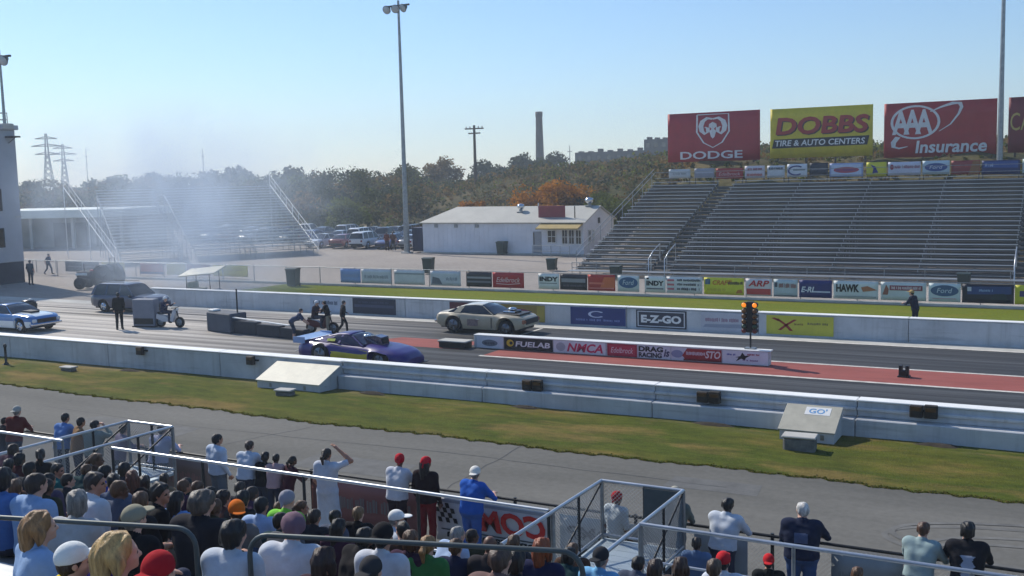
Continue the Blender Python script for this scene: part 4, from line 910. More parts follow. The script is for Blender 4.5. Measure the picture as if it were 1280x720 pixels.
for px, D, s, lab in ((147, 210, 1.0, 'tree standing above the wood right of the transmission towers'), (196, 205, 1.05, 'broad tree standing above the wood over the left bleachers'), (262, 200, 1.02, 'tall dark tree in the smoke above the left bleachers'), (300, 205, 1.1, 'tree in the smoke right of the tall dark one'), (40, 215, .95, 'dark tree directly right of the control tower'), (365, 200, 1.0, 'tree above the wood at the right end of the left bleachers')):
    tree('dark', at_px(px, D), D, lab, 11.4, 4.2, L_dark, 22, 140, .36, sc=s)
tree('dark2', at_px(660, 230), 230, 'dark tree left of the chimney base', 10, 5, L_dark, 20, 130, .4); tree('dark2', at_px(690, 236), 236, 'dark tree right of the chimney base', 10, 5, L_dark, sc=1.0)
tree('dark2', at_px(610, 210), 210, 'dark leafy tree beside the curved pipe', 10, 5, L_dark, sc=.9)
# the wood beyond the car park: crowns that run into one mass
r = np.random.default_rng(3); VV = []; MI = []
for k in range(190):
    px = r.uniform(-160, 660); D = r.uniform(118, 215); X = at_px(px, D)
    if px > 560 and D < 150: D += 60; X = at_px(px, D)
    # crown top follows the skyline of the place: about 12-14 m, lower where it nears the hill
    top = (9.2 if D > 150 else 6.6)*r.uniform(.84, 1.0)-(2.5 if px > 520 else 0); top = max(3.0, top-.85*hill(X, D)); R = r.uniform(2.6, 4.6)
    for q in range(9):
        f = q/8; s = R*(.5+.2*r.random()); c = (X+r.normal()*R*.5, D+r.normal()*R*.5, hill(X, D)+.4+f*(top-s*.6))
        V = leaf_blob(r, c, (s*1.15, s, s*.75), 84, .33); VV.append(V); MI.append(np.full(84, r.choice([0, 0, 1, 1, 2, 3], p=[.2, .2, .2, .15, .15, .1])))
for k in range(70):                                       # and it goes on past the frame
    px = r.choice([r.uniform(-900, -160), r.uniform(1300, 2300)]); D = r.uniform(150, 230); X = max(-420, min(330, at_px(px, D))); top = 11*r.uniform(.7, 1); R = 4.5
    for q in range(7):
        f = q/6; s = R*.6; c = (X+r.normal()*R*.5, D+r.normal()*R*.5, hill(X, D)+.4+f*(top-s)); V = leaf_blob(r, c, (s, s, s*.8), 36, .6); VV.append(V); MI.append(np.full(36, r.integers(0, 3)))
o = obj('wood', leaves_mesh('wood', np.concatenate(VV), [L_green, L_dark, L_brown, L_lime], np.concatenate(MI))); tag(o, 'hazy olive wood running along the skyline behind the car park', 'wood', kind='stuff')
# scrub on the hillside
VV = []; MI = []
for k in range(4200):
    X = r.uniform(-75, 25) if k % 3 else r.uniform(-112, -34); Y = 88+87*r.random()**1.6 if k % 3 else r.uniform(104, 160); hz = hill(X, Y)
    if hz < .8 or (X > -33 and Y < 87.8): continue
    if X > -34 and Y < 99.5: s = r.uniform(.1, .25)
    else: s = r.uniform(.3, 1.2)*(1.5 if Y > 115 else 1)
    if X > -40 and 99 < Y < 101.5: continue
    V = leaf_blob(r, (X, Y, hz+s*.35), (s*1.2, s*1.2, s*.7), 20, .13+.1*s); VV.append(V); MI.append(np.full(20, r.choice([0, 1, 2, 3], p=[.27, .1, .43, .2])))
o = obj('scrub', leaves_mesh('scrub', np.concatenate(VV), [L_green, L_dark, L_brown, L_lime], np.concatenate(MI))); tag(o, 'low dry scrub covering the hillside', 'scrub', kind='stuff')
# ------------------------------------------------------------------ vehicles
def car_paint(name, rgb, var=.04, rough=.28, coat=.8): return mat(name, rgb, rough, var=var, scale=1.5, coat=coat)
M_trim = mat('dark_trim', (26, 26, 28), .6, var=.1)
M_lampr = mat('tail_lamp_red', (120, 14, 18), .25, var=0); M_lampw = mat('head_lamp_glass', (200, 205, 206), .12, var=0)
def wheel(parent, x, y, R, w, rimm, side):
    Mx = Matrix.Translation((x, y, R))@Euler((math.pi/2, 0, 0)).to_matrix().to_4x4()
    t = MB().lathe([(R*.62, -w/2), (R*.93, -w/2), (R, -w*.38), (R, w*.38), (R*.93, w/2), (R*.62, w/2)], 22, 0, Mx).build('wheel', M_rubber, parent)
    s = -side
    rim = MB(); rim.lathe([(R*.63, -w*.5), (R*.63, w*.5)], 20, 0, Mx)
    rim.build('rim', rimm, t)
    f = MB(); yy = y+side*w*.5
    f.lathe([(R*.64, -.012), (R*.6, .012), (R*.2, .0), (R*.16, .035), (R*.05, .04)], 20, 0, Matrix.Translation((x, yy, R))@Euler((-side*math.pi/2, 0, 0)).to_matrix().to_4x4())
    for k in range(5):
        a = k*1.2566; f.tube([(x+math.cos(a)*R*.2, yy+side*.012, R+math.sin(a)*R*.2), (x+math.cos(a)*R*.58, yy+side*.018, R+math.sin(a)*R*.58)], R*.08, 6)
    f.build('wheel_face', rimm, t)
def interp(xs, prof): return np.interp(xs, [p[0] for p in prof], [p[1] for p in prof])
def car(name, root, P):
    """body swept from side profile and plan; x forward, wheels at P['wx'], drawn in metres"""
    L0, L1 = P['x']; R = P['R']; st = sorted(set(list(np.round(np.linspace(L0, L1, 64), 3))))
    xs = np.array(st); top = interp(xs, P['top']); sh = interp(xs, P['shoulder']); bot = interp(xs, P['bottom']); hw = interp(xs, P['plan'])
    aR = P.get('arch', R*1.16)
    sec = []
    for i, x in enumerate(xs):
        b = bot[i]; flare = 0.0
        for wx in P['wx']:
            dx = abs(x-wx)
            if dx < aR: b = max(b, R+math.sqrt(aR*aR-dx*dx))
            if dx < aR*1.5: flare = max(flare, P.get('flare', .02)*(1-(dx/(aR*1.5))**2))
        s, t, w = sh[i], top[i], hw[i]; b = min(b, s-.03); tumb = P.get('tumble', .05)
        sec.append([(w*.93, b), (w+flare*.7, b+(s-b)*.3), (w+flare, b+(s-b)*.6), (w-.005, b+(s-b)*.88), (w-tumb*.55, s+(t-s)*.3), (w-tumb*1.5, s+(t-s)*.72), (w*.62, t-.012*0), (w*.3, t+.008), (0, t+.012)])
    n = len(sec[0]); mb = MB(); V = []
    for i, x in enumerate(xs):
        for (y, z) in sec[i]: V.append((x, -y, z))
        for (y, z) in reversed(sec[i][:-1]): V.append((x, y, z))
    m = 2*n-1; F = []; MI = []
    for i in range(len(xs)-1):
        for k in range(m-1): F.append((i*m+k, (i+1)*m+k, (i+1)*m+k+1, i*m+k+1))
        F.append((i*m+m-1, (i+1)*m+m-1, (i+1)*m, i*m))
    F.append(tuple(range(m))); F.append(tuple((len(xs)-1)*m+k for k in range(m))[::-1])
    mb.add(V, F, 0, True)
    if P.get('paint2'):                                   # lower panel in the second colour
        for fi, f in enumerate(mb.f[:-2]):
            c = np.mean([V[q] for q in f], 0)
            if P['paint2'][1](c): mb.m[fi] = 1
    mats = [P['paint']]+([P['paint2'][0]] if P.get('paint2') else [])
    body = mb.build('body', mats, root, sharp=38)
    # dark floor and wheel wells
    MB().box((L0+.2, -min(hw)*.82-.08, P.get('floor', .22)), (L1-.25, min(hw)*.82+.08, min(sh.min(), .62))).build('underbody', M_trim, root)
    if P.get('cabin'):
        C = P['cabin']; hb, hr = C['hw_belt'], C['hw_roof']
        cx = [p[0] for p in C['line']]; xx = np.array(sorted(set(list(np.round(np.linspace(cx[0], cx[-1], 26), 3))+cx))); zz = interp(xx, C['line']); zb = interp(xx, [(p[0], p[1]) for p in P['top']])-.03
        G = []; Ft = []
        for i, x in enumerate(xx):
            z = max(zz[i], zb[i]+.005); f = min(1, (z-zb[i])/max(.01, C['zr']-zb[i])); hh = hb+(hr-hb)*f
            for (y, z_) in ((-hb, zb[i]), (-hb+(hb-hh)*.45, zb[i]+(z-zb[i])*.5), (-hh, z-.035*f), (-hh*.86, z), (0, z+.025*f), (hh*.86, z), (hh, z-.035*f), (hb-(hb-hh)*.45, zb[i]+(z-zb[i])*.5), (hb, zb[i])): G.append((x, y, z_))
        g = MB(); k9 = 9; fs = [(i*k9+k, (i+1)*k9+k, (i+1)*k9+k+1, i*k9+k+1) for i in range(len(xx)-1) for k in range(8)]
        g.add(G, fs, 0, True)
        gl = g.build('windows', C.get('glass', M_glass), root, sharp=35)
        # painted roof skin and pillars over the glass
        rf = MB(); ra, rb = C['roof']; off = .012; idx = [i for i, x in enumerate(xx) if ra-.001 <= x <= rb+.001]; RV = []
        for i in idx:
            for k in range(2, 7): x, y, z = G[i*k9+k]; RV.append((x, y*1.012, z+off))
        rf.add(RV, [(i*5+k, (i+1)*5+k, (i+1)*5+k+1, i*5+k+1) for i in range(len(idx)-1) for k in range(4)], 0, True)
        o = rf.build('roof', C.get('roof_paint', P['paint']), root); sm_ = o.modifiers.new('skin', 'SOLIDIFY'); sm_.thickness = .02
        def gpt(x, s, f):
            i = int(np.argmin(abs(xx-x))); zz_ = G[i*k9+2]; b_ = G[i*k9]; return (x, s*(abs(b_[1])+(abs(zz_[1])-abs(b_[1]))*f)*1.008, b_[2]+(zz_[2]-b_[2])*f)
        for s in (-1, 1):
            for (xb_, xt_, wd) in C['pillars']:
                a, b = Vector(gpt(xb_, s, 0)), Vector(gpt(xt_, s, 1)); q = MB()
                d = Vector((wd/2, 0, 0)); o_ = Vector((0, s*.012, 0)); q.add([a-d+o_, a+d+o_, b+d*.8+o_, b-d*.8+o_, a-d-o_, a+d-o_, b+d*.8-o_, b-d*.8-o_], [(0,1,2,3),(7,6,5,4),(0,4,5,1),(2,6,7,3),(1,5,6,2),(0,3,7,4)]); q.build('pillar', P['paint'], root)
    for wx, Rw, w in zip(P['wx'], P.get('Rs', (R, R)), P.get('ww', (.24, .24))):
        for s in (-1, 1): wheel(root, wx, s*(P.get('track', .74)), Rw, w, P.get('rim', M_chrome), s)
    return body
def lamp(root, name, lo, hi, m, bev=.02):
    return MB().box(lo, hi, 0, bev).build(name, m, root)

CAM_COUPE = dict(x=(-2.3, 2.35), R=.335, wx=(-1.3, 1.43), arch=.40, flare=.035, tumble=.07, track=.76,
    top=[(-2.3, .86), (-2.2, .93), (-1.5, .985), (-1.0, .99), (.55, .94), (1.3, .93), (2.0, .88), (2.25, .8), (2.35, .7)],
    shoulder=[(-2.3, .70), (-2.1, .82), (-1.45, .88), (-1.0, .84), (-.2, .80), (.6, .82), (1.45, .85), (2.1, .78), (2.35, .62)],
    bottom=[(-2.3, .42), (-2.0, .30), (-1.0, .22), (1.0, .22), (2.0, .27), (2.35, .40)],
    plan=[(-2.3, .78), (-2.15, .87), (-1.3, .91), (0, .90), (1.4, .91), (2.1, .87), (2.35, .74)],
    cabin=dict(hw_belt=.80, hw_roof=.58, zr=1.32, line=[(-1.62, .99), (-1.25, 1.16), (-.82, 1.29), (-.3, 1.335), (.1, 1.315), (.38, 1.22), (.85, .95)], roof=(-1.25, .1), pillars=[(-1.15, -.95, .34), (.78, .16, .07)]))
# tan coupe launching in the far lane, bonnet off
tan = car_paint('faded_tan_paint', (176, 164, 138), .08, .4, .35); RZ = math.radians(-2)
TC = empty('race_car', (-23.95, 41.95, 0), 0, 'dusty tan vintage coupe with exposed engine in the far lane', 'car')
P = dict(CAM_COUPE); P['paint'] = tan; P['R'] = .36; P['Rs'] = (.4, .34); P['ww'] = (.36, .2); P['rim'] = mat('dull_rim', (120, 122, 126), .3, metal=.9, var=.1); P['arch'] = .43; P['cabin'] = dict(P['cabin']); P['cabin']['roof_paint'] = car_paint('cream_roof', (222, 216, 196), .05)
body = car('race_car', TC, P)
MB().box((.72, -.6, .90), (2.05, .6, .957), 0, .02).build('engine_bay', M_black, TC)
eng = MB().box((1.0, -.26, .9), (1.7, .26, 1.05), 0, .04).build('engine', mat('engine_grey', (60, 60, 62), .5, metal=.5, var=.3, scale=6), TC)
MB().lathe([(.18, 0), (.2, .05), (.2, .12), (.06, .15)], 14).build('air_cleaner', M_chrome, eng, loc=(1.35, 0, 1.04))
for s in (-1, 1): MB().tube([(1.05, s*.3, 1.0), (1.65, s*.3, 1.0)], .05, 8).build('valve_cover', M_chrome, eng)
MB().box((2.2, -.62, .48), (2.37, .62, .74), 0, .03).build('grille', M_black, TC)
for s in (-1, 1):
    lamp(TC, 'headlight', (2.2, s*.66-.14, .52), (2.365, s*.66+.14, .72), mat('rust_primer', (150, 92, 62), .8, var=.2), .05)
    lamp(TC, 'taillight', (-2.33, s*.56-.17, .62), (-2.28, s*.56+.17, .74), M_lampr)
MB().box((-2.4, -.82, .46), (-2.26, .82, .58), 0, .03).build('rear_bumper', M_chrome, TC)
MB().add([(-.55, -.925, .38), (.02, -.925, .38), (.02, -.915, .68), (-.55, -.915, .68)], [(0, 1, 2, 3)]).build('number_panel', mat('faded_number', (136, 116, 112), .7, var=.25, scale=9), TC, fix=False)
mb = MB(); mb.box((-.06, -.962, .66), (.12, -.93, .69), 0, .008); mb.build('door_handle', M_chrome, TC)
for xq in (.72, -.95): MB().box((xq, -.945, .3), (xq+.012, -.902, .78)).build('door_seam', M_trim, TC)
# purple doorslammer in the near lane
pur = car_paint('purple_paint', (40, 22, 108), .06, .38, .25); yel = car_paint('mustard_flash', (200, 180, 36), .1, .35, .3)
PC_ = empty('race_car', (-24.65, 33.0, 0), 0, 'low purple race car with yellow side flash and bonnet scoop in the near lane', 'car')
P = dict(x=(-2.45, 2.6), R=.40, Rs=(.43, .33), wx=(-1.25, 1.5), arch=.46, flare=.04, tumble=.12, track=.78, ww=(.42, .18), rim=mat('dull_rim', (120, 122, 126), .3, metal=.9, var=.1),
    top=[(-2.45, .84), (-2.2, .90), (-1.3, .93), (-.6, .92), (.6, .86), (1.3, .80), (2.0, .70), (2.4, .56), (2.6, .36)],
    shoulder=[(-2.45, .62), (-1.9, .76), (-1.2, .80), (-.3, .70), (.6, .68), (1.45, .68), (2.1, .55), (2.6, .26)],
    bottom=[(-2.45, .30), (-1.9, .2), (-.8, .14), (1.0, .12), (2.2, .12), (2.6, .13)],
    plan=[(-2.45, .78), (-2.2, .88), (-1.25, .95), (0, .92), (1.5, .93), (2.2, .88), (2.5, .76), (2.6, .6)],
    paint=pur,
    cabin=dict(hw_belt=.76, hw_roof=.5, zr=1.2, line=[(-1.75, .93), (-1.2, 1.08), (-.7, 1.19), (-.25, 1.215), (.1, 1.17), (.75, .88)], roof=(-1.2, .0), pillars=[(-1.25, -.95, .5), (.68, .06, .09), (-.45, -.4, .1)], glass=mat('violet_glass', (30, 28, 52), .08, var=0)))
car('race_car', PC_, P)
for s in (-1, 1):                                          # mustard flash between the wheel arches
    mb = MB(); xs_ = np.linspace(-.74, 1.0, 14); zt = lambda x: .85-.20*(x+.74)/1.74; V = []; F = []
    for x in xs_:
        w = float(np.interp(x, [q[0] for q in P['plan']], [q[1] for q in P['plan']])); fl = max([0]+[.04*(1-(abs(x-wx)/.69)**2) for wx in P['wx']])
        for f in (0, .3, .6, 1):
            z = .16+(zt(x)-.16)*f; t = (z-.13)/(.69-.13); V.append((x, s*(float(np.interp(t, [0, .3, .6, .88, 1, 1.4], [w*.93, w+fl*.7, w+fl, w-.005, w-.05, w-.17]))+.008), z))
    for i_ in range(13):
        for k in range(3): F.append((i_*4+k, (i_+1)*4+k, (i_+1)*4+k+1, i_*4+k+1))
    mb.add(V, F, 0, True).build('side_flash', yel, PC_, fix=False)
sc = MB(); sc.add([(.35, -.24, .88), (.35, .24, .88), (1.25, .26, .78), (1.25, -.26, .78), (.4, -.2, 1.1), (.4, .2, 1.1), (1.2, .24, 1.1), (1.2, -.24, 1.1), (.9, -.22, 1.16), (.9, .22, 1.16)], [(0,3,7,8,4),(1,5,9,6,2),(4,8,9,5),(8,7,6,9),(0,4,5,1),(3,2,6,7)]); sco = sc.build('hood_scoop', mat('dark_violet', (44, 26, 66), .25, var=.05, coat=.8), PC_)
MB().box((1.18, -.2, .86), (1.262, .2, 1.07), 0, .02).build('scoop_mouth', M_black, sco)
for s in (-1, 1): MB().lathe([(.05, -.05), (.09, .0), (.09, .05), (.03, .08)], 10).build('breather', M_chrome, PC_, loc=(.38, s*.1, 1.08))
wing = MB().prism([(-2.62, .95), (-2.62, 1.02), (-2.5, 1.0), (-2.0, .95), (-2.0, .93)], -.86, .86, 0, 'y').build('rear_spoiler', mat('pale_blue_deck', (140, 166, 206), .35, var=.1, scale=4, coat=.4), PC_)
for s in (-1, 1):
    MB().box((-2.64, s*.86-.012, .8), (-2.05, s*.86+.012, 1.05), 0, .005).build('end_plate', mat('pale_blue_deck', (150, 180, 214)), wing)
    MB().tube([(-2.4, s*.3, .5), (-3.0, s*.3, .35)], .025, 6).build('wheelie_bar', M_galv, PC_)
    MB().lathe([(.08, -.03), (.08, .03)], 12, 0, Matrix.Translation((-3.0, s*.3, .09))@Euler((math.pi/2, 0, 0)).to_matrix().to_4x4()).build('wheelie_wheel', M_rubber, PC_)
    lamp(PC_, 'taillight', (-2.475, s*.5-.2, .62), (-2.43, s*.5+.2, .74), M_lampr)
    MB().add([(-1.0, s*.80, .95), (-.62, s*.79, .95), (-.62, s*.72, 1.04), (-1.0, s*.73, 1.04)], [(0,1,2,3)]).build('window_decal', mat('lime_decal', (186, 196, 60), .5, var=.2, scale=20), PC_, fix=False)
for (a, b, c2) in ((-2.3, -1.9, (220, 224, 236)), (-1.85, -1.55, (70, 60, 150)), (-1.5, -1.2, (210, 214, 230))): MB().add([(a, -.6, .935), (b, -.65, .955), (b, .65, .955), (a, .6, .935)], [(0,1,2,3)]).build('deck_stripe', ink(c2), PC_, fix=False)
MB().box((2.2, -.85, .1), (2.68, .85, .125), 0, .01).build('front_splitter', M_black, PC_)
# blue and white coupe staged at the left
BC = empty('race_car', (-47.6, 34.7, 0), 0, 'blue coupe with white stripes nosing in at the left edge', 'car')
P = dict(CAM_COUPE); P['paint'] = car_paint('bright_blue_paint', (40, 110, 176), .04); P['paint2'] = (car_paint('white_stripe_paint', (214, 226, 230), .03), lambda c: (abs(c[1]) < .52 and abs(c[1]) > .12 and c[2] > .8) or (abs(c[1]) > .82 and c[2] < .55))
P['cabin'] = dict(P['cabin']); car('race_car', BC, P)
MB().box((2.22, -.55, .5), (2.38, .55, .7), 0, .03).build('grille', M_black, BC)
MB().box((2.2, -.86, .36), (2.42, .86, .47), 0, .03).build('front_bumper', M_chrome, BC)
sc = MB().add([(.75, -.3, .93), (1.5, -.28, .92), (1.5, .28, .92), (.75, .3, .93), (.85, -.24, 1.03), (1.5, -.22, 1.02), (1.5, .22, 1.02), (.85, .24, 1.03)], [(4,5,6,7),(0,1,5,4),(1,2,6,5),(2,3,7,6),(3,0,4,7)]).build('hood_scoop', M_black, BC)
for s in (-1, 1): lamp(BC, 'headlight', (2.24, s*.68-.12, .52), (2.39, s*.68+.12, .7), M_lampw, .05)
# ordinary cars
def sedan(paint, kind='sedan', rim=M_chrome):
    if kind == 'sedan':
        return dict(x=(-2.35, 2.35), R=.33, wx=(-1.4, 1.4), arch=.37, tumble=.06, rim=rim, top=[(-2.35, .85), (-2.2, 1.0), (-1.4, 1.03), (.7, .98), (1.7, .9), (2.2, .78), (2.35, .65)], shoulder=[(-2.35, .75), (-1.5, .88), (.7, .84), (1.8, .76), (2.35, .58)], bottom=[(-2.35, .35), (-1.9, .24), (1.9, .22), (2.35, .3)], plan=[(-2.35, .74), (-2.1, .86), (0, .9), (2.0, .86), (2.35, .66)], paint=paint,
            cabin=dict(hw_belt=.82, hw_roof=.6, zr=1.44, line=[(-1.75, 1.02), (-1.1, 1.36), (-.5, 1.44), (.2, 1.42), (1.2, .96)], roof=(-1.1, .2), pillars=[(-1.55, -1.15, .3), (-.15, -.15, .09), (1.08, .27, .08)]))
    if kind == 'wagon':
        return dict(x=(-2.45, 2.4), R=.36, wx=(-1.4, 1.45), arch=.42, tumble=.05, rim=rim, track=.78, top=[(-2.45, 1.0), (-2.3, 1.1), (.9, 1.08), (1.8, 1.04), (2.3, .92), (2.4, .75)], shoulder=[(-2.45, .9), (.9, .95), (2.0, .9), (2.4, .62)], bottom=[(-2.45, .42), (-2, .3), (2, .3), (2.4, .38)], plan=[(-2.45, .84), (-2.2, .92), (0, .94), (2, .9), (2.4, .74)], paint=paint,
            cabin=dict(hw_belt=.86, hw_roof=.68, zr=1.74, line=[(-2.38, 1.08), (-2.15, 1.62), (-1.8, 1.74), (.1, 1.74), (.4, 1.66), (1.1, 1.06)], roof=(-2.15, .4), pillars=[(-2.3, -2.1, .2), (-1.2, -1.15, .1), (-.1, -.1, .1), (1.02, .42, .09)]))
    return dict(x=(-2.6, 2.6), R=.38, wx=(-1.6, 1.65), arch=.44, tumble=.05, rim=rim, track=.8, top=[(-2.6, 1.06), (-.75, 1.06), (-.7, 1.1), (1.0, 1.12), (2.3, 1.06), (2.6, .9)], shoulder=[(-2.6, .98), (1, .98), (2.4, .94), (2.6, .7)], bottom=[(-2.6, .5), (2.6, .42)], plan=[(-2.6, .9), (0, .95), (2.4, .92), (2.6, .82)], paint=paint,
            cabin=dict(hw_belt=.87, hw_roof=.68, zr=1.78, line=[(-.72, 1.08), (-.6, 1.7), (-.4, 1.78), (.4, 1.77), (.65, 1.68), (1.25, 1.1)], roof=(-.6, .65), pillars=[(-.65, -.52, .16), (1.16, .66, .09)]))
def finish(root, P, tail=True):
    x0, x1 = P['x']
    for s in (-1, 1):
        lamp(root, 'headlight', (x1-.12, s*.62-.16, .62), (x1+.0, s*.62+.16, .76), M_lampw, .03); lamp(root, 'taillight', (x0-.02, s*.68-.1, .72), (x0+.06, s*.68+.1, .92), M_lampr)
    lamp(root, 'front_bumper', (x1-.2, -.7, .36), (x1+.06, .7, .54), M_trim, .04); lamp(root, 'rear_bumper', (x0-.06, -.78, .38), (x0+.2, .78, .56), M_trim, .04)
    for s in (-1, 1): lamp(root, 'wing_mirror', (P['cabin']['line'][-1][0]-.35, s*.98-.08, .98), (P['cabin']['line'][-1][0]-.22, s*.98+.08, 1.1), M_trim, .03)
SU = empty('station_wagon', (-47.6, 42.2, 0), math.radians(3), 'dark blue-grey wagon parked behind the grey board at the left', 'car')
P = sedan(car_paint('slate_blue_paint', (44, 54, 82), .05), 'wagon'); car('station_wagon', SU, P); finish(SU, P); SU.scale = (.95, .95, .93)
for s in (-.6, .6): MB().tube([(-1.9, s, 1.82), (.1, s, 1.82)], .02, 6).build('roof_rail', M_dsteel, SU)
# golf cart with pale roof behind the wagon
GC = empty('golf_cart', (-46.6, 46.9, 0), math.radians(10), 'golf cart with slanted pale canopy behind the dark wagon', 'golf cart')
MB().prism([(-1.15, .3), (1.15, .3), (1.2, .62), (.75, .8), (.7, .45), (-.1, .45), (-.2, .72), (-1.1, .78)], -.58, .58, 0, 'y').build('body', mat('cart_grey', (110, 118, 126), .4, var=.1), GC)
MB().box((-.75, -.55, .74), (-.1, .55, .86), 0, .04).build('seat', mat('cart_seat', (190, 186, 172), .7, var=.1), GC); MB().box((-.85, -.55, .86), (-.72, .55, 1.25), 0, .04).build('backrest', mat('cart_seat', (190, 186, 172)), GC)
o = MB().box((-1.35, -.72, 0), (1.25, .72, .07), 0, .03).build('canopy', mat('cream_lid', (240, 236, 218)), GC); o.location = (0, 0, 1.86); o.rotation_euler = (math.radians(14), math.radians(-5), 0)
for sx, sy in ((-.9, -.5), (-.9, .5), (.8, -.5), (.8, .5)): MB().tube([(sx, sy, .6), (sx*.95, sy, 1.88+sy*.24)], .022, 6).build('canopy_post', M_dsteel, GC)
for sx in (-.75, .8):
    for s in (-1, 1): wheel(GC, sx, s*.5, .23, .2, M_galv, s)
# starting-line tractor with big rear tyre, red and white bonnet
TR = empty('tractor', (-60.4, 51.0, 0), math.radians(200), 'small dark tractor with big rear tyre and white bonnet band', 'tractor')
MB().box((.2, -.3, .7), (1.75, .3, 1.25), 0, .08).build('bonnet', mat('tractor_dark', (40, 38, 42), .5, var=.15), TR); MB().box((.9, -.34, .95), (1.78, .34, 1.12), 0, .03).build('bonnet_band', M_white, TR)
MB().box((-.8, -.35, .55), (.4, .35, .95), 0, .05).build('chassis', M_dsteel, TR); MB().box((-.75, -.25, 1.0), (-.3, .25, 1.1), 0, .04).build('seat', M_black, TR); MB().box((.25, -.2, 1.25), (.8, .2, 1.36), 0, .05).build('fuel_tank', mat('tractor_red', (176, 44, 48), .4, var=.1, coat=.4), TR); MB().box((-.85, -.25, 1.1), (-.72, .25, 1.5), 0, .04).build('backrest', M_black, TR)
for s in (-1, 1):
    wheel(TR, -.55, s*.68, .82, .46, M_dsteel, s); wheel(TR, 1.35, s*.55, .42, .22, M_dsteel, s)
    MB().prism([(-1.2, 1.35), (-.9, 1.72), (-.2, 1.72), (.1, 1.4), (0, 1.36), (-.25, 1.66), (-.85, 1.66), (-1.12, 1.32)], s*.68-.22, s*.68+.22, 0, 'y').build('mudguard', mat('tractor_dark', (40, 38, 42)), TR)
mb = MB(); mb.tube([(-.9, -.35, 1.2), (-.9, -.35, 2.15), (-.9, .35, 2.15), (-.9, .35, 1.2)], .035, 8); mb.build('roll_bar', M_dsteel, TR)
mb = MB(); mb.tube([(.1, 0, 1.2), (-.15, 0, 1.5)], .02, 6); mb.tube(ell3 if False else [(-.15+.05*math.sin(a), .2*math.cos(a), 1.5+.12*math.sin(a)) for a in np.linspace(0, 6.283, 15)], .015, 6); mb.build('steering_wheel', M_black, TR)
MB().tube([(1.2, .12, 1.25), (1.2, .12, 1.75)], .035, 8).build('exhaust', M_dsteel, TR)
# parked cars beyond the lot
COLS = dict(white=(214, 216, 216), silver=(166, 170, 174), black=(26, 27, 30), blue=(50, 66, 120), red=(130, 32, 34), grey=(92, 96, 100), tan=(150, 140, 118), green=(44, 70, 60))
_pc = {}
_ord = 'first second third fourth fifth sixth seventh eighth ninth tenth eleventh twelfth thirteenth'.split()
_rows = [('front', 90.5, -59.8, ['silver sedan', 'blue sedan', 'white wagon', 'red sedan', 'white sedan']), ('middle', 97.5, -62.5, ['white sedan', 'grey sedan', 'black pickup', 'white wagon', 'silver sedan', 'blue sedan', 'green sedan', 'silver wagon', 'white sedan', 'red sedan', 'white wagon', 'black sedan']),
         ('back', 105.0, -66.5, ['silver pickup', 'black wagon', 'white sedan', 'tan sedan', 'silver wagon', 'grey sedan', 'white pickup', 'blue sedan', 'black sedan', 'silver sedan', 'white wagon', 'red sedan', 'silver pickup'])]
for rn, Yr, Xr, cars in _rows:
    for k, ck in enumerate(cars):
        c_, kd = ck.split(); yw = rnd.choice((96, 96, -84))+rnd.uniform(-4, 4)
        X_ = Xr-k*3.05-rnd.uniform(0, .4)-(.9 if k > 4 else 0)
        r_ = ray_y(640, 300, Yr)
        if (c_, kd) not in _pc:
            r = empty('parked_car', (X_, Yr, 0), math.radians(yw), None, 'car', 'cars parked beyond the lot')
            P = sedan(car_paint('paint_'+c_, COLS[c_], .03), kd); car('parked_car', r, P); finish(r, P); _pc[(c_, kd)] = r
        else:
            r = copy_tree(_pc[(c_, kd)]); r.location = (X_, Yr+rnd.uniform(-.4, .4), 0); r.rotation_euler = (0, 0, math.radians(yw))
        r['label'] = '%s %s, %s from the floodlight pole in the %s parked row' % (c_, 'car' if kd == 'sedan' else kd, _ord[k], rn)

# ------------------------------------------------------------------ starting area equipment
# starting lights
TL = empty('starting_lights', (-10.44, 38.0, .57), 0, 'dark drag racing starting-light tree with lit amber top on the centre wall', 'traffic light')
MB().tube([(0, 0, 0), (0, 0, .75)], .035, 8).build('pole', M_dsteel, TL); MB().box((-.2, -.15, 0), (.2, .15, .05), 0, .01).build('base', M_galv, TL)
MB().box((-.13, -.1, .62), (.13, .1, 1.78), 0, .02).build('housing', M_black, TL)
M_amb = emit_mat('lit_amber', (255, 140, 30), 1.0); M_amo = mat('unlit_amber', (110, 74, 26), .3, var=.1); M_gro = mat('unlit_green', (30, 70, 44), .3, var=.1); M_reo = mat('unlit_red', (96, 22, 22), .3, var=.1)
for i, (z, m_) in enumerate(((1.66, M_amb), (1.44, M_amo), (1.24, M_amo), (1.04, M_amo), (.86, M_gro), (.7, M_reo))):
    for s in (-1, 1):
        Mx = Matrix.Translation((s*.2, -.06, z))@Euler((math.pi/2, 0, 0)).to_matrix().to_4x4()
        o = MB().lathe([(.095, -.08), (.1, .12)], 12, 0, Mx).build('lamp_hood', M_black, TL)
        MB().lathe([(.085, .10), (.085, .135), (.06, .175), (.001, .185)], 12, 0, Mx).build('lamp', m_ if i else M_amb, o)
# timing block on the median
TB = empty('timing_block', (-4.95, 37.4, .004), 0, 'small black notched timing block on the red median', 'timing block')
MB().prism([(-.16, 0), (.16, 0), (.16, .4), (.06, .4), (.05, .24), (-.05, .24), (-.06, .4), (-.16, .4)], -.12, .12, 0, 'y').build('block', M_black, TB); MB().box((-.2, -.16, 0), (.2, .16, .05), 0, .01).build('base', M_black, TB)
WB = empty('timing_box', (-22.9, 37.5, .004), 0, 'low dark open box at the left end of the centre wall', 'box')
MB().box((-.75, -.3, 0), (.55, .3, .26), 0, .02).build('box', mat('box_dark', (40, 34, 32), .8, var=.3, scale=4), WB); MB().box((-.8, -.34, .26), (.6, .34, .32), 0, .015).build('lid', M_conc, WB)
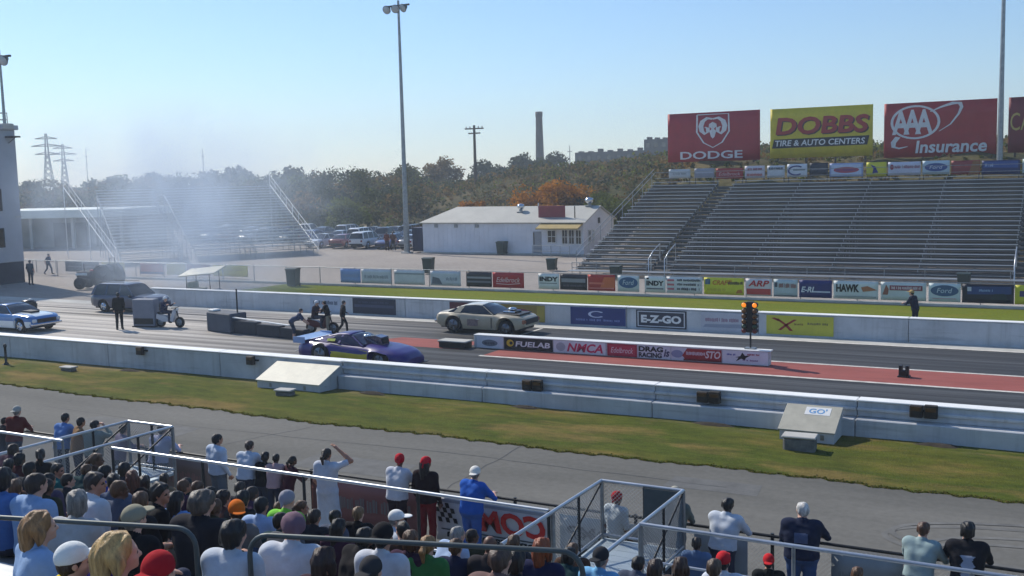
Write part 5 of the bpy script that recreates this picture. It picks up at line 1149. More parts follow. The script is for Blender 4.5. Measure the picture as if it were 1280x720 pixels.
# guard box and trailing low wall in the middle of the burnout area
M_gbox = mat('slate_panel', (70, 78, 92), .7, var=.12, scale=1.5)
GB = empty('barrier_box', (-36.3, 37.9, 0), math.radians(-12), 'grey-blue block with white pad at the head of the low dark wall', 'barrier')
MB().box((-.95, -.5, 0), (1.0, .5, .95), 0, .05).build('block', M_gbox, GB); MB().box((-1.0, -.35, .95), (-.55, .1, 1.05), 0, .03).build('pad', M_white, GB); MB().tube([(.8, .1, .9), (.8, .1, 2.1)], .04, 6).build('post', M_dsteel, GB)
GW = empty('low_wall', (-33.0, 37.3, 0), math.radians(-7), 'low dark wall with a bright top edge trailing from the grey block', 'barrier')
for k in range(3): MB().box((-2.4+k*1.62, -.2, 0), (-2.4+k*1.62+1.6, .2, .62-.07*k), 0, .03).build('wall_segment', mat('slate_dark', (46, 50, 60), .7, var=.15), GW)
o = MB().box((-2.4, -.24, 0), (1.5, -.12, .05), 0, .01).build('edge_strip', M_white, GW); o.location = (0, 0, .66); o.rotation_euler = (0, math.radians(2.2), 0)
SB = empty('sign_board', (-41.6, 37.75, 0), math.radians(14), 'plain grey upright board box beside the man in black', 'board')
MB().box((-.62, -.25, .05), (.62, .25, 1.42), 0, .03).build('panel', mat('board_grey', (120, 126, 140), .6, var=.08), SB); MB().box((-.66, -.3, 0), (.66, .3, .06), 0, .01).build('base', M_dsteel, SB)
MB().box((-.55, -.262, .15), (.55, -.25, .45), 0, .004).build('kick_plate', M_dsteel, SB)
TBN = empty('trash_barrel', tuple(ray_z(37, 398)), 0, 'dark barrel stuffed with bags behind the blue coupe', 'barrel')
MB().lathe([(.36, 0), (.4, .1), (.42, .45), (.46, .8), (.44, .82), (.38, .8)], 18).build('drum', M_black, TBN)
mb = MB(); mb.lathe([(.36, .75), (.42, .9), (.3, 1.02), (.1, 1.05)], 12); mb.build('bag', mat('bag_sheen', (40, 40, 44), .3, var=.2), TBN); MB().lathe([(.12, 1.0), (.14, 1.06), (.02, 1.12)], 8).build('cup', M_white, TBN, loc=(.1, .05, 0))
def motorbike(x, y, yaw, lab, c):
    r = empty('scooter', (x, y, 0), math.radians(yaw), lab, 'scooter')
    for xx in (-.55, .6): wheel(r, xx, 0, .27, .11, M_galv, -1)
    MB().prism([(-.75, .45), (-.35, .3), (.25, .28), (.45, .75), (.36, .95), (.25, .8), (.1, .42), (-.2, .6), (-.7, .68)], -.13, .13, 0, 'y').build('body', c, r)
    MB().box((-.7, -.13, .68), (-.1, .13, .78), 0, .04).build('seat', M_black, r); mb = MB(); mb.tube([(.6, 0, .27), (.38, 0, 1.0)], .035, 6); mb.tube([(.36, -.3, 1.02), (.4, 0, 1.0), (.36, .3, 1.02)], .02, 6); mb.build('fork', M_dsteel, r)
    lamp(r, 'headlight', (.42, -.08, .85), (.52, .08, .98), M_lampw, .03); return r
p = ray_z(213, 409); motorbike(p[0], p[1], 8, 'white and dark scooter right of the grey board', mat('scooter_white', (190, 192, 198), .3, var=.05))
p = ray_z(396, 418); motorbike(p[0], p[1]+.4, 12, 'dark red and white scooter beside the crew behind the purple car', mat('scooter_maroon', (86, 30, 40), .3, var=.1))
# small pale equipment on the far grass, shaped as stacked lumps
for px, py, lab in ((805, 388, 'small white equipment bundle on the far grass above the blue banner'), (952, 390, 'small white equipment bundle behind the starting lights'), (1124, 397, 'small grey equipment bundle left of the official')):
    p = ray_y(px, py+3, 46.6); r = empty('equipment_bundle', (p[0], 46.6, 0), rnd.random(), lab, 'equipment_bundle')
    for k, (a, b, z) in enumerate(((-.3, 0, .0), (.3, .05, 0), (0, .02, .2), (-.28, .0, .36), (.2, .1, .42), (0, 0, .6))): MB().box((a-.28, b-.2, z), (a+.28, b+.2, z+.21), 0, .09).build('bag', mat('bundle_grey', (150, 152, 158), .9, var=.2, scale=6), r)
# ------------------------------------------------------------------ figures: one smooth skin grown round a posed skeleton
def _eval(prims, lo, h, shape):
    D = np.full(shape, 1.0, np.float32)
    ax = [lo[i]+h*np.arange(shape[i], dtype=np.float32) for i in range(3)]
    for p in prims:
        if p[0] == 'c': _, a, b, ra, rb, g, k = p; m = max(ra, rb)+k+3*h; blo = np.minimum(a, b)-m; bhi = np.maximum(a, b)+m
        else: _, a, rad, rot, _, g, k = p; m = max(rad)+k+3*h; blo = np.array(a)-m; bhi = np.array(a)+m
        i0 = [max(0, int((blo[i]-lo[i])/h)) for i in range(3)]; i1 = [min(shape[i], int((bhi[i]-lo[i])/h)+2) for i in range(3)]
        if any(i1[i] <= i0[i] for i in range(3)): continue
        X, Y, Z = np.meshgrid(*[ax[i][i0[i]:i1[i]] for i in range(3)], indexing='ij')
        d = pdist(p, X, Y, Z); S = D[i0[0]:i1[0], i0[1]:i1[1], i0[2]:i1[2]]
        if g == -1: np.maximum(S, -d, out=S); continue
        hh = np.clip(.5+.5*(S-d)/k, 0, 1); S[...] = S*(1-hh)+d*hh-k*hh*(1-hh)
    return D, ax
def pdist(p, X, Y, Z):
    if p[0] == 'c':
        _, a, b, ra, rb, g, k = p; ba = np.array(b)-np.array(a); L2 = max(1e-9, ba.dot(ba))
        px, py, pz = X-a[0], Y-a[1], Z-a[2]; t = np.clip((px*ba[0]+py*ba[1]+pz*ba[2])/L2, 0, 1)
        return np.sqrt((px-t*ba[0])**2+(py-t*ba[1])**2+(pz-t*ba[2])**2)-(ra+(rb-ra)*t)
    _, c, r, rot, _, g, k = p; px, py, pz = X-c[0], Y-c[1], Z-c[2]
    if rot is not None: px, py, pz = [rot[0][i]*px+rot[1][i]*py+rot[2][i]*pz for i in range(3)]
    k0 = np.sqrt((px/r[0])**2+(py/r[1])**2+(pz/r[2])**2)+1e-6; k1 = np.sqrt((px/r[0]**2)**2+(py/r[1]**2)**2+(pz/r[2]**2)**2)+1e-6
    return k0*(k0-1)/k1
def nets(D, lo, h):
    ins = D < 0; s = D.shape; c = [ins[i:s[0]-1+i, j:s[1]-1+j, k:s[2]-1+k] for i in (0, 1) for j in (0, 1) for k in (0, 1)]
    anyi = c[0].copy(); alli = c[0].copy()
    for q in c[1:]: anyi |= q; alli &= q
    act = anyi & ~alli; ids = np.full(act.shape, -1, np.int64); I = np.argwhere(act); ids[act] = np.arange(len(I))
    acc = np.zeros((len(I), 3)); cnt = np.zeros(len(I)); cor = [(i, j, k) for i in (0, 1) for j in (0, 1) for k in (0, 1)]
    dv = [D[I[:, 0]+a, I[:, 1]+b, I[:, 2]+g] for a, b, g in cor]
    for u in range(8):
        for w in range(u+1, 8):
            if sum(abs(cor[u][q]-cor[w][q]) for q in range(3)) != 1: continue
            m = (dv[u] < 0) != (dv[w] < 0); t = dv[u]/(dv[u]-dv[w]+1e-12)
            P = np.array(cor[u])+t[:, None]*(np.array(cor[w])-np.array(cor[u])); acc[m] += P[m]; cnt[m] += 1
    V = np.array(lo)+h*(I+acc/cnt[:, None]); F = []
    for axn in range(3):
        a = [slice(None)]*3; b = [slice(None)]*3; a[axn] = slice(0, -1); b[axn] = slice(1, None)
        e = ins[tuple(a)] != ins[tuple(b)]; E = np.argwhere(e); o1, o2 = [(1, 2), (2, 0), (0, 1)][axn]
        ok = (E[:, o1] > 0) & (E[:, o2] > 0) & (E[:, o1] < s[o1]-1) & (E[:, o2] < s[o2]-1); E = E[ok]; fl = ins[E[:, 0], E[:, 1], E[:, 2]]
        q = []
        for (d1, d2) in ((-1, -1), (0, -1), (0, 0), (-1, 0)):
            K = E.copy(); K[:, o1] += d1; K[:, o2] += d2; q.append(ids[K[:, 0], K[:, 1], K[:, 2]])
        q = np.stack(q, 1); q[~fl] = q[~fl][:, ::-1]; F.append(q)
    return V, np.concatenate(F)
def np_mesh(name, V, F, mi=None):
    me = bpy.data.meshes.new(name); me.vertices.add(len(V)); me.vertices.foreach_set('co', V.astype(np.float32).ravel()); n = len(F)
    me.loops.add(n*4); me.loops.foreach_set('vertex_index', F.astype(np.int32).ravel()); me.polygons.add(n); me.polygons.foreach_set('loop_start', np.arange(0, n*4, 4, dtype=np.int32))
    if mi is not None: me.polygons.foreach_set('material_index', mi.astype(np.int32))
    me.polygons.foreach_set('use_smooth', np.ones(n, bool)); me.update(); me.validate(); return me
def grow(name, prims, h, wr=0.0, cloth=(1, 2), seed=0, post=None):
    pts = []
    for p in prims:
        m = max(p[3], p[4]) if p[0] == 'c' else max(p[2]); pts += [np.array(p[1])-m, np.array(p[1])+m]
        if p[0] == 'c': pts += [np.array(p[2])-m, np.array(p[2])+m]
    lo = np.min(pts, 0)-3*h; hi = np.max(pts, 0)+3*h; shape = tuple(int((hi[i]-lo[i])/h)+2 for i in range(3))
    D, ax = _eval(prims, lo, h, shape)
    X, Y, Z = np.meshgrid(*ax, indexing='ij')
    if post is not None: D = post(D, X, Y, Z)
    if wr:
        band = np.abs(D) < .04; x, y, z = X[band], Y[band], Z[band]; r = random.Random(seed); n = 0
        for q in range(7):
            f = r.uniform(18, 60); a, b, c2 = r.uniform(-1, 1), r.uniform(-1, 1), r.uniform(-1, 1); n = n+np.sin(f*(a*x+b*y+c2*z)+r.random()*6+1.5*np.sin(9*z+q))/(1+q*.25)
        gm = None
        for gi in range(0, 8):
            pr = [p for p in prims if p[5] == gi]
            if not pr: continue
            d = np.min([pdist(p, x, y, z) for p in pr], 0); 
            if gm is None: gm = d.copy(); gid = np.full(d.shape, gi)
            else: w = d < gm; gm[w] = d[w]; gid[w] = gi
        D[band] += (wr*n/2.6*np.isin(gid, cloth)).astype(np.float32)
    V, F = nets(D, lo, h); C = V[F].mean(1); x, y, z = C.T
    gm = None
    for gi in range(0, 8):
        pr = [p for p in prims if p[5] == gi]
        if not pr: continue
        d = np.min([pdist(p, x, y, z) for p in pr], 0)
        if gm is None: gm = d.copy(); gid = np.full(d.shape, gi)
        else: w = d < gm; gm[w] = d[w]; gid[w] = gi
    return np_mesh(name, V, F, gid)
def Vv(*a): return np.array(a, float)
def head_prims(c, yaw, pitch):
    Rm = np.array(Euler((pitch, 0, yaw)).to_matrix()); T = lambda *q: c+Rm@Vv(*q)
    T = lambda *q: c+Rm@(Vv(*q)*.94)
    P = [('e', T(0, -.012, .025), (.074, .094, .092), Rm, 0, 0, .02), ('e', T(0, .03, -.045), (.056, .062, .07), Rm, 0, 0, .03), ('e', T(0, .072, -.088), (.026, .024, .02), Rm, 0, 0, .02),
         ('c', T(0, .085, .005), T(0, .104, -.03), .009, .015, 0, .012), ('c', T(-.028, .086, -.062), T(.028, .086, -.062), .008, .008, 0, .008),
         ('c', T(-.05, .07, .022), T(.05, .07, .022), .015, .015, 0, .02)]
    for s in (-1, 1):
        P += [('e', T(s*.074, -.005, -.012), (.012, .02, .033), Rm, 0, 0, .008), ('e', T(s*.03, .080, .002), (.012, .009, .008), Rm, 0, 4, .004), ('e', T(s*.04, .06, -.03), (.024, .024, .024), Rm, 0, 0, .02)]
    P = [(q[0], q[1], tuple(x*.93 for x in q[2]), *q[3:]) if q[0] == 'e' else (*q[:3], q[3]*.93, q[4]*.93, *q[5:]) for q in P]
    return P, Rm
def hand_prims(w, d, side, palm, curl=.6):
    """palm and five unequal bent fingers beyond the wrist; d forearm direction, palm the palm's facing"""
    d = d/np.linalg.norm(d); n = palm-palm.dot(d)*d; n /= np.linalg.norm(n); t = np.cross(d, n); P = []
    pc = w+d*.05
    P.append(('c', w+d*.02, w+d*.075, .024, .03, 0, .012)); P.append(('c', pc-t*.02+d*.02, pc+t*.02+d*.02, .017, .017, 0, .012))
    for i, (o, L) in enumerate(((-.03, .062), (-.01, .075), (.011, .078), (.031, .07))):
        b = pc+t*o+d*.035; m = b+(d*math.cos(curl*.5)+n*math.sin(curl*.5))*L*.55; e = m+(d*math.cos(curl*1.4)+n*math.sin(curl*1.4))*L*.5
        P += [('c', b, m, .0098, .0092, 0, .006), ('c', m, e, .0092, .0082, 0, .004)]
    b = pc+t*.026*side-d*.015; m = b+t*.03*side+d*.03+n*.012; e = m+d*.028+n*.012
    P += [('c', b, m, .013, .0105, 0, .008), ('c', m, e, .0105, .0092, 0, .004)]
    return P
def figure(J, dress=False, fat=1.0):
    """J: joint positions; groups 0 skin 1 shirt 2 trousers 3 shoes 4 eyes 5 upper arm 6 forearm 7 shin"""
    P = []; f = fat
    pel, che, nek, hd = J['pelvis'], J['chest'], J['neck'], J['head']
    ax = J['shR']-J['shL']; ax = ax/np.linalg.norm(ax)
    up = (nek-pel)/np.linalg.norm(nek-pel)
    P.append(('c', pel-ax*.075*f, pel+ax*.075*f, .118*f, .118*f, 2, .04))
    wa = pel+up*.16
    P.append(('c', wa-ax*.06*f, wa+ax*.06*f, .112*f, .112*f, 1, .05))
    P.append(('c', pel+up*.03-ax*.07*f, pel+up*.03+ax*.07*f, .128*f, .128*f, 1, .04))
    for s in (-1, 1):
        P.append(('c', wa+ax*s*.065*f, che+ax*s*.085*f, .105*f, .116*f, 1, .09)); P.append(('c', che+ax*s*.08, (J['shL'] if s < 0 else J['shR'])-ax*s*.04, .108*f, .074, 1, .09))
    P.append(('c', J['shL']+ax*.02, J['shR']-ax*.02, .068, .068, 1, .09)); P.append(('c', nek-up*.05, nek+up*.005, .085, .066, 1, .03))
    P.append(('c', nek-up*.02, hd-up*.05, .056, .052, 0, .025))
    hp, Rm = head_prims(hd, J.get('yaw', 0), J.get('pitch', 0)); P += hp
    for s, k in ((-1, 'L'), (1, 'R')):
        sh, el, wr = J['sh'+k], J['el'+k], J['wr'+k]; mid = sh+(el-sh)*.7
        P += [('c', sh, mid, .064, .06, 1, .05), ('c', sh+(el-sh)*.55, el, .049, .043, 5, .015), ('c', el, el+(wr-el)*.45, .043, .04, 6, .012), ('c', el+(wr-el)*.4, wr, .04, .028, 6, .02)]
        P += hand_prims(wr, wr-el, s*J.get('thumb', -1), J.get('palm'+k, Vv(0, .3, -1)), J.get('curl', .7))
        hp_, kn, an = J['hip'+k], J['kn'+k], J['an'+k]; toe = J['toe'+k]
        if dress: P += [('c', hp_, kn, .12, .125, 2, .05), ('c', kn, an+Vv(0, 0, .12), .125, .12, 2, .06), ('c', an+Vv(0, 0, .12), an, .04, .035, 0, .02)]
        else:
            P += [('c', hp_, kn, .094*f, .068, 2, .035), ('c', kn, kn+(an-kn)*.35, .066, .064, 2, .02), ('c', kn+(an-kn)*.25, an, .063, .052, 7, .02)]
        P += [('c', an+Vv(0, 0, -.03), an+(toe-an)*.45+Vv(0, 0, -.025), .045, .044, 3, .015), ('c', an+(toe-an)*.4+Vv(0, 0, -.03), toe+Vv(0, 0, .0), .043, .034, 3, .02)]
    return P, Rm
def stand(lean=0.0, shoulders=.185):
    J = dict(pelvis=Vv(0, 0, .96), chest=Vv(0, .0+lean*.5, 1.27), neck=Vv(0, -.01+lean*.85, 1.47), head=Vv(0, .03+lean, 1.625), shL=Vv(-shoulders, -.01+lean*.8, 1.415), shR=Vv(shoulders, -.01+lean*.8, 1.415),
             hipL=Vv(-.09, 0, .92), hipR=Vv(.09, 0, .92), knL=Vv(-.1, .02, .5), knR=Vv(.1, .02, .5), anL=Vv(-.11, -.02, .085), anR=Vv(.11, -.02, .085), toeL=Vv(-.14, .15, .035), toeR=Vv(.14, .15, .035))
    return J
def seat(lean=0.0, yaw=0.0):
    J = dict(pelvis=Vv(0, 0, .545), chest=Vv(0, -.0+lean*.55, .86), neck=Vv(0, -.01+lean*.95, 1.05), head=Vv(0, .035+lean*1.1, 1.195), shL=Vv(-.185, -.01+lean*.88, .99), shR=Vv(.185, -.01+lean*.88, .99),
             hipL=Vv(-.09, .02, .53), hipR=Vv(.09, .02, .53), knL=Vv(-.13, .43, .54), knR=Vv(.13, .43, .54), anL=Vv(-.13, .40, .09), anR=Vv(.13, .40, .09), toeL=Vv(-.16, .57, .035), toeR=Vv(.16, .57, .035), yaw=yaw)
    return J
POSES = {}
def pose(key, J, h=.0125, dress=False, fat=1.0, wr=.003):
    P, Rm = figure(J, dress, fat); me = grow('person', P, h, wr, (1, 2, 5, 7) if key != 'x' else (1,), seed=len(POSES))
    POSES[key] = (me, J['head'], Rm)
J = seat(.03); J.update(elL=Vv(-.24, .05, .72), elR=Vv(.24, .05, .72), wrL=Vv(-.15, .27, .64), wrR=Vv(.15, .27, .64)); pose('sit', J)
J = seat(.24); J.update(elL=Vv(-.21, .33, .68), elR=Vv(.21, .33, .68), wrL=Vv(-.05, .5, .68), wrR=Vv(.05, .5, .68), pitch=.1); J['head'] = J['head']+Vv(0, .0, -.04); pose('sit_lean', J)
J = seat(.02, math.radians(38)); J.update(elL=Vv(-.26, -.03, .72), elR=Vv(.24, .08, .73), wrL=Vv(-.2, .2, .62), wrR=Vv(.1, .29, .66)); pose('sit_left', J)
J = seat(.05, math.radians(-45)); J.update(elL=Vv(-.24, .06, .73), elR=Vv(.26, .02, .72), wrL=Vv(-.06, .28, .7), wrR=Vv(.17, .26, .63)); pose('sit_right', J, fat=1.1)
J = stand(.16); J.update(elL=Vv(-.27, .28, 1.16), elR=Vv(.27, .28, 1.16), wrL=Vv(-.1, .48, 1.17), wrR=Vv(.1, .5, 1.17), curl=.9); pose('rail', J)
J = stand(.1); J.update(elL=Vv(-.24, .1, 1.12), elR=Vv(.3, .25, 1.17), wrL=Vv(-.2, .33, 1.16), wrR=Vv(.12, .46, 1.17), yaw=math.radians(25)); pose('rail_left', J, fat=1.08)
J = stand(.0); J.update(elL=Vv(-.25, -.03, 1.14), elR=Vv(.25, -.03, 1.14), wrL=Vv(-.23, .1, .92), wrR=Vv(.23, .1, .92), palmL=Vv(1, 0, 0), palmR=Vv(-1, 0, 0)); pose('stand', J)
J = stand(.0); J.update(elL=Vv(-.24, -.02, 1.13), elR=Vv(.42, .17, 1.5), wrL=Vv(-.2, .12, .95), wrR=Vv(.16, .16, 1.7), palmR=Vv(-.5, .2, -1), curl=.2); pose('shade_dress', J, dress=True)
J = stand(.06); J.update(elL=Vv(-.3, .22, 1.34), elR=Vv(.3, .22, 1.34), wrL=Vv(-.09, .26, 1.56), wrR=Vv(.09, .26, 1.56), palmL=Vv(1, 0, 0), palmR=Vv(-1, 0, 0), curl=1.0); pose('camera', J)
J = stand(.08); J.update(elL=Vv(-.24, .1, 1.15), elR=Vv(.25, -.1, 1.15), wrL=Vv(-.2, .3, 1.05), wrR=Vv(.26, -.05, .92), hipL=Vv(-.09, .02, .92), knL=Vv(-.1, .22, .52), anL=Vv(-.1, .25, .1), toeL=Vv(-.11, .42, .06), knR=Vv(.1, -.05, .5), anR=Vv(.1, -.32, .16), toeR=Vv(.11, -.2, .04)); pose('walk', J)
J = stand(.32); J['pelvis'] = Vv(0, -.12, .94); J['hipL'] += Vv(0, -.12, 0); J['hipR'] += Vv(0, -.12, 0)
for k in ('chest', 'neck', 'head', 'shL', 'shR'): J[k] = J[k]+Vv(0, .05, -.16)
J.update(elL=Vv(-.26, .48, 1.02), elR=Vv(.26, .48, 1.02), wrL=Vv(-.2, .66, .86), wrR=Vv(.2, .66, .86)); pose('bend', J)
J = seat(.1); J.update(elL=Vv(-.27, .22, .82), elR=Vv(.27, .22, .82), wrL=Vv(-.27, .42, .92), wrR=Vv(.27, .42, .92), palmL=Vv(0, 0, -1), palmR=Vv(0, 0, -1)); pose('ride', J)
# hair and headwear, in head coordinates (face towards +Y)
HAIR = {}
def hair(key, prims, cut=None, h=.0085, wr=.006, freq=1.0, seed=1):
    def post(D, X, Y, Z):
        r = random.Random(seed); n = 0
        for q in range(9): n = n+np.sin(freq*(r.uniform(40, 130)*X*(1 if r.random() < .7 else .3)+r.uniform(-60, 60)*Y+r.uniform(-18, 18)*Z)+r.random()*6)
        D = D+(wr*n/3).astype(np.float32)
        return D if cut is None else np.maximum(D, cut(X, Y, Z))
    HAIR[key] = grow(key.split('_')[0] if False else 'hair', prims, h, 0, (), 0, post)
_face = lambda X, Y, Z: .82*Y-.55*Z-.028
E3 = lambda c, r, k=.02: ('e', Vv(*c), r, None, 0, 0, k)
C3 = lambda a, b, ra, rb, k=.02: ('c', Vv(*a), Vv(*b), ra, rb, 0, k)
hair('short', [E3((0, -.014, .03), (.083, .104, .1)), E3((0, -.05, -.02), (.074, .062, .075))], _face)
hair('thick', [E3((0, -.016, .036), (.094, .114, .112)), E3((0, -.06, -.03), (.084, .066, .085))], _face, wr=.008)
hair('bob', [E3((0, -.014, .034), (.096, .114, .11)), C3((-.07, -.03, 0), (-.082, -.01, -.12), .048, .038), C3((.07, -.03, 0), (.082, -.01, -.12), .048, .038), C3((0, -.075, 0), (0, -.085, -.13), .075, .06)], lambda X, Y, Z: np.maximum(_face(X, Y, Z), .9*Y-.045+0*X), wr=.009)
hair('long', [E3((0, -.014, .032), (.09, .11, .106)), C3((-.05, -.06, 0), (-.06, -.1, -.3), .052, .04), C3((.05, -.06, 0), (.06, -.1, -.3), .052, .04), C3((0, -.08, 0), (0, -.12, -.34), .06, .045)], lambda X, Y, Z: np.maximum(_face(X, Y, Z), .9*Y-.05), wr=.008)
hair('tail', [E3((0, -.014, .03), (.085, .106, .102)), E3((0, -.05, -.02), (.07, .06, .07)), C3((0, -.11, .03), (0, -.16, -.03), .03, .034), C3((0, -.16, -.03), (0, -.15, -.16), .034, .016)], _face, wr=.006)
hair('cap', [E3((0, -.014, .042), (.094, .115, .104), .01), ('e', Vv(0, .13, .055), (.078, .085, .012), None, 0, 0, .012), E3((0, -.02, .143), (.01, .01, .006), .004)], lambda X, Y, Z: .02-Z+.1*Y-.1*np.abs(X)*0, wr=0.0, h=.007)
hair('cap_back', [E3((0, -.014, .042), (.094, .115, .104), .01), ('e', Vv(0, -.15, .03), (.072, .08, .012), None, 0, 0, .012), E3((0, -.02, .143), (.01, .01, .006), .004)], lambda X, Y, Z: .012-Z+.12*Y, wr=0.0, h=.007)
hair('wrap', [E3((0, -.016, .036), (.096, .119, .11), .01), C3((0, -.12, .0), (.01, -.15, -.06), .022, .012)], lambda X, Y, Z: np.maximum(.0-Z+.35*Y, -.085-Z), wr=.003, h=.008)
SKIN = [mat('skin_light', (206, 160, 136), .55, var=.05, scale=8), mat('skin_tan', (176, 126, 100), .55, var=.05, scale=8), mat('skin_brown', (104, 70, 52), .5, var=.06, scale=8), mat('skin_dark', (70, 48, 38), .5, var=.06, scale=8)]
def cloth(rgb): return mat('cloth_%d_%d_%d' % tuple(rgb), rgb, .92, var=.07, scale=7, bump=.15, bscale=60, spec=.2)
def hairm(rgb): return mat('hair_%d_%d_%d' % tuple(rgb), rgb, .5, var=.35, scale=30, stretch=(1, 1, .2), bump=.4, bscale=90)
M_eye = mat('eye_dark', (30, 24, 22), .2, var=0)
BLK, DBR, BRN, BLD, GRY, WHT, RDH = (24, 20, 18), (46, 32, 24), (92, 64, 40), (190, 154, 96), (130, 126, 120), (206, 204, 198), (150, 74, 34)
def person(loc, yaw, ps, lab, shirt, pants=(54, 60, 78), sleeve='short', legs='long', skin=0, hairs='short', hc=DBR, cap=None, cc=None, sc=1.0, wide=1.0, group=None, shoes=(60, 58, 56), cat='person'):
    me, hd, Rm = POSES[ps]
    o = bpy.data.objects.new('person', me); col.objects.link(o); o.location = loc; o.rotation_euler = (0, 0, yaw); o.scale = (sc*wide, sc*wide, sc)
    tag(o, lab, cat, group); sk, st, tr = SKIN[skin], cloth(shirt), cloth(pants)
    L = [sk, st, tr, cloth(shoes), M_eye, sk if sleeve == 'none' else st, st if sleeve == 'long' else sk, tr if legs == 'long' else sk]
    if not len(me.materials):
        for m_ in L: me.materials.append(m_)
    for i, m_ in enumerate(L): o.material_slots[i].link = 'OBJECT'; o.material_slots[i].material = m_
    def put(key, name, m_):
        if not len(HAIR[key].materials): HAIR[key].materials.append(m_)
        c = bpy.data.objects.new(name, HAIR[key]); col.objects.link(c); c.parent = o
        c.matrix_local = Matrix.Translation(hd)@Matrix(Rm.tolist()).to_4x4()@Matrix.Scale(.955, 4); c.material_slots[0].link = 'OBJECT'; c.material_slots[0].material = m_
    if hairs and not (cap == 'wrap' and hairs in ('short', 'thick')): put(hairs, 'hair', hairm(hc))
    if cap: put(cap, {'cap': 'cap', 'cap_back': 'cap', 'wrap': 'head_wrap'}[cap], cloth(cc))
    return o

def shirt_print(o, m_, zs, w, cut=None):
    """flat print on the back of a shirt: the cloth's own faces, lifted a little"""
    me = o.data; n = len(me.polygons); C = np.empty(n*3); me.polygons.foreach_get('center', C); C = C.reshape(-1, 3); Nn = np.empty(n*3); me.polygons.foreach_get('normal', Nn); Nn = Nn.reshape(-1, 3)
    k = (C[:, 2] > zs[0]) & (C[:, 2] < zs[1]) & (abs(C[:, 0]) < w) & (Nn[:, 1] < -.35)
    if cut: k &= np.array([cut(a, b) for a, b in C[:, [0, 2]]])
    mb = MB()
    for i in np.nonzero(k)[0]:
        pl = me.polygons[i]; mb.add([tuple(me.vertices[v].co+me.vertices[v].normal*.004) for v in pl.vertices], [tuple(range(len(pl.vertices)))], 0, True)
    if mb.f: mb.build('shirt_print', m_, o, fix=False)
# ------------------------------------------------------------------ the near stand
M_deck = mat('pale_deck', (176, 190, 198), .5, metal=.35, var=.1, scale=1.2)
NS = empty('bleachers', (0, 12.25, 0), 0, 'near aluminium bleachers that the seated crowd fills', 'bleachers')
NRUN, NRISE, NZ = .70, .24, 1.10
def tread(k): return NZ+NRISE*k
for (xa, xb) in ((-34, -14.2), (-14.0, -6.95), (-5.55, 8)):
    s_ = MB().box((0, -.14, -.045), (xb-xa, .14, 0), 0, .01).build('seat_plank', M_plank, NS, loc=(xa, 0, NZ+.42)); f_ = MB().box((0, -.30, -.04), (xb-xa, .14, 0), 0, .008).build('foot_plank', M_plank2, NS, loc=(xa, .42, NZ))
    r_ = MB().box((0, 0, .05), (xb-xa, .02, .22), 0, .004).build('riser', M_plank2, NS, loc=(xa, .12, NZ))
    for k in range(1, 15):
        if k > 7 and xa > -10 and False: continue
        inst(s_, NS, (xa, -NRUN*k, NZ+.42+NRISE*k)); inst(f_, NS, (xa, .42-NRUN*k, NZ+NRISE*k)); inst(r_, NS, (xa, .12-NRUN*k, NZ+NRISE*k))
    fr = MB(); fr.tube([(0, .4, .9), (0, -10, .9+10*NRISE/NRUN)], .05, 4)
    for k in range(0, 15, 3): fr.tube([(0, .2-NRUN*k, 0), (0, .2-NRUN*k, .95+NRISE*k)], .04, 4)
    f0 = fr.build('frame', M_galv, NS, loc=(xa+.1, 0, 0)); n = max(2, int((xb-xa)/3))
    for k in range(1, n+1): inst(f0, NS, (xa+.1+(xb-xa-.2)*k/n, 0, 0))
MB().box((-34, .58, .94), (8, 1.78, 1.0), 0, .01).build('walkway_deck', M_deck, NS)
for k in range(15): MB().box((-34+k*3, 1.6, -.05), (-33.9+k*3, 1.7, .94)).build('deck_post', M_galv, NS)
# front rail of the walkway, broken at the two gangways
def railing(name, lab, pts, z_top, z_bot, mtop, wire=True, gap=2.4, mids=(), post_m=M_galv, r=.03):
    a = Vector((*pts[0], 0)); root = empty(name, (a.x, a.y, z_bot), 0, lab, 'railing'); Hh = z_top-z_bot
    for i in range(len(pts)-1):
        p, q = Vector(pts[i])-a.xy, Vector(pts[i+1])-a.xy; L = (q-p).length; n = max(1, round(L/gap))
        MB().tube([(p.x, p.y, Hh), (q.x, q.y, Hh)], r, 10).build('top_rail', mtop, root)
        for z in mids: MB().tube([(p.x, p.y, z), (q.x, q.y, z)], r*.75, 8).build('mid_rail', mtop, root)
        for k in range(n+(1 if i == len(pts)-2 else 0)):
            c = p.lerp(q, k/n); MB().tube([(c.x, c.y, -.05), (c.x, c.y, Hh)], r*.95, 8).build('post', post_m, root)
        if wire:
            w = MB(); chainlink(w, p, q, .06, Hh-.03, .075, .0021); tag(w.build('wire_mesh', M_galv, root, fix=False), kind='stuff')
    return root
RZ0, RZ1 = 1.0, 2.05
railing('front_railing', 'bright tube railing along the stand front at the far left', [(-34, 14), (-18.05, 14)], RZ1, RZ0, M_alu, True, mids=(.08,))
railing('front_railing', 'long bright tube railing along the stand front between the gangways', [(-16.6, 14), (-7.0, 14)], RZ1, RZ0, M_alu, False, mids=(.10,), post_m=M_dsteel)
railing('front_railing', 'bright tube railing along the stand front right of the gangway', [(-5.5, 14), (8, 14)], RZ1, RZ0, M_alu, False, mids=(.5, .1))
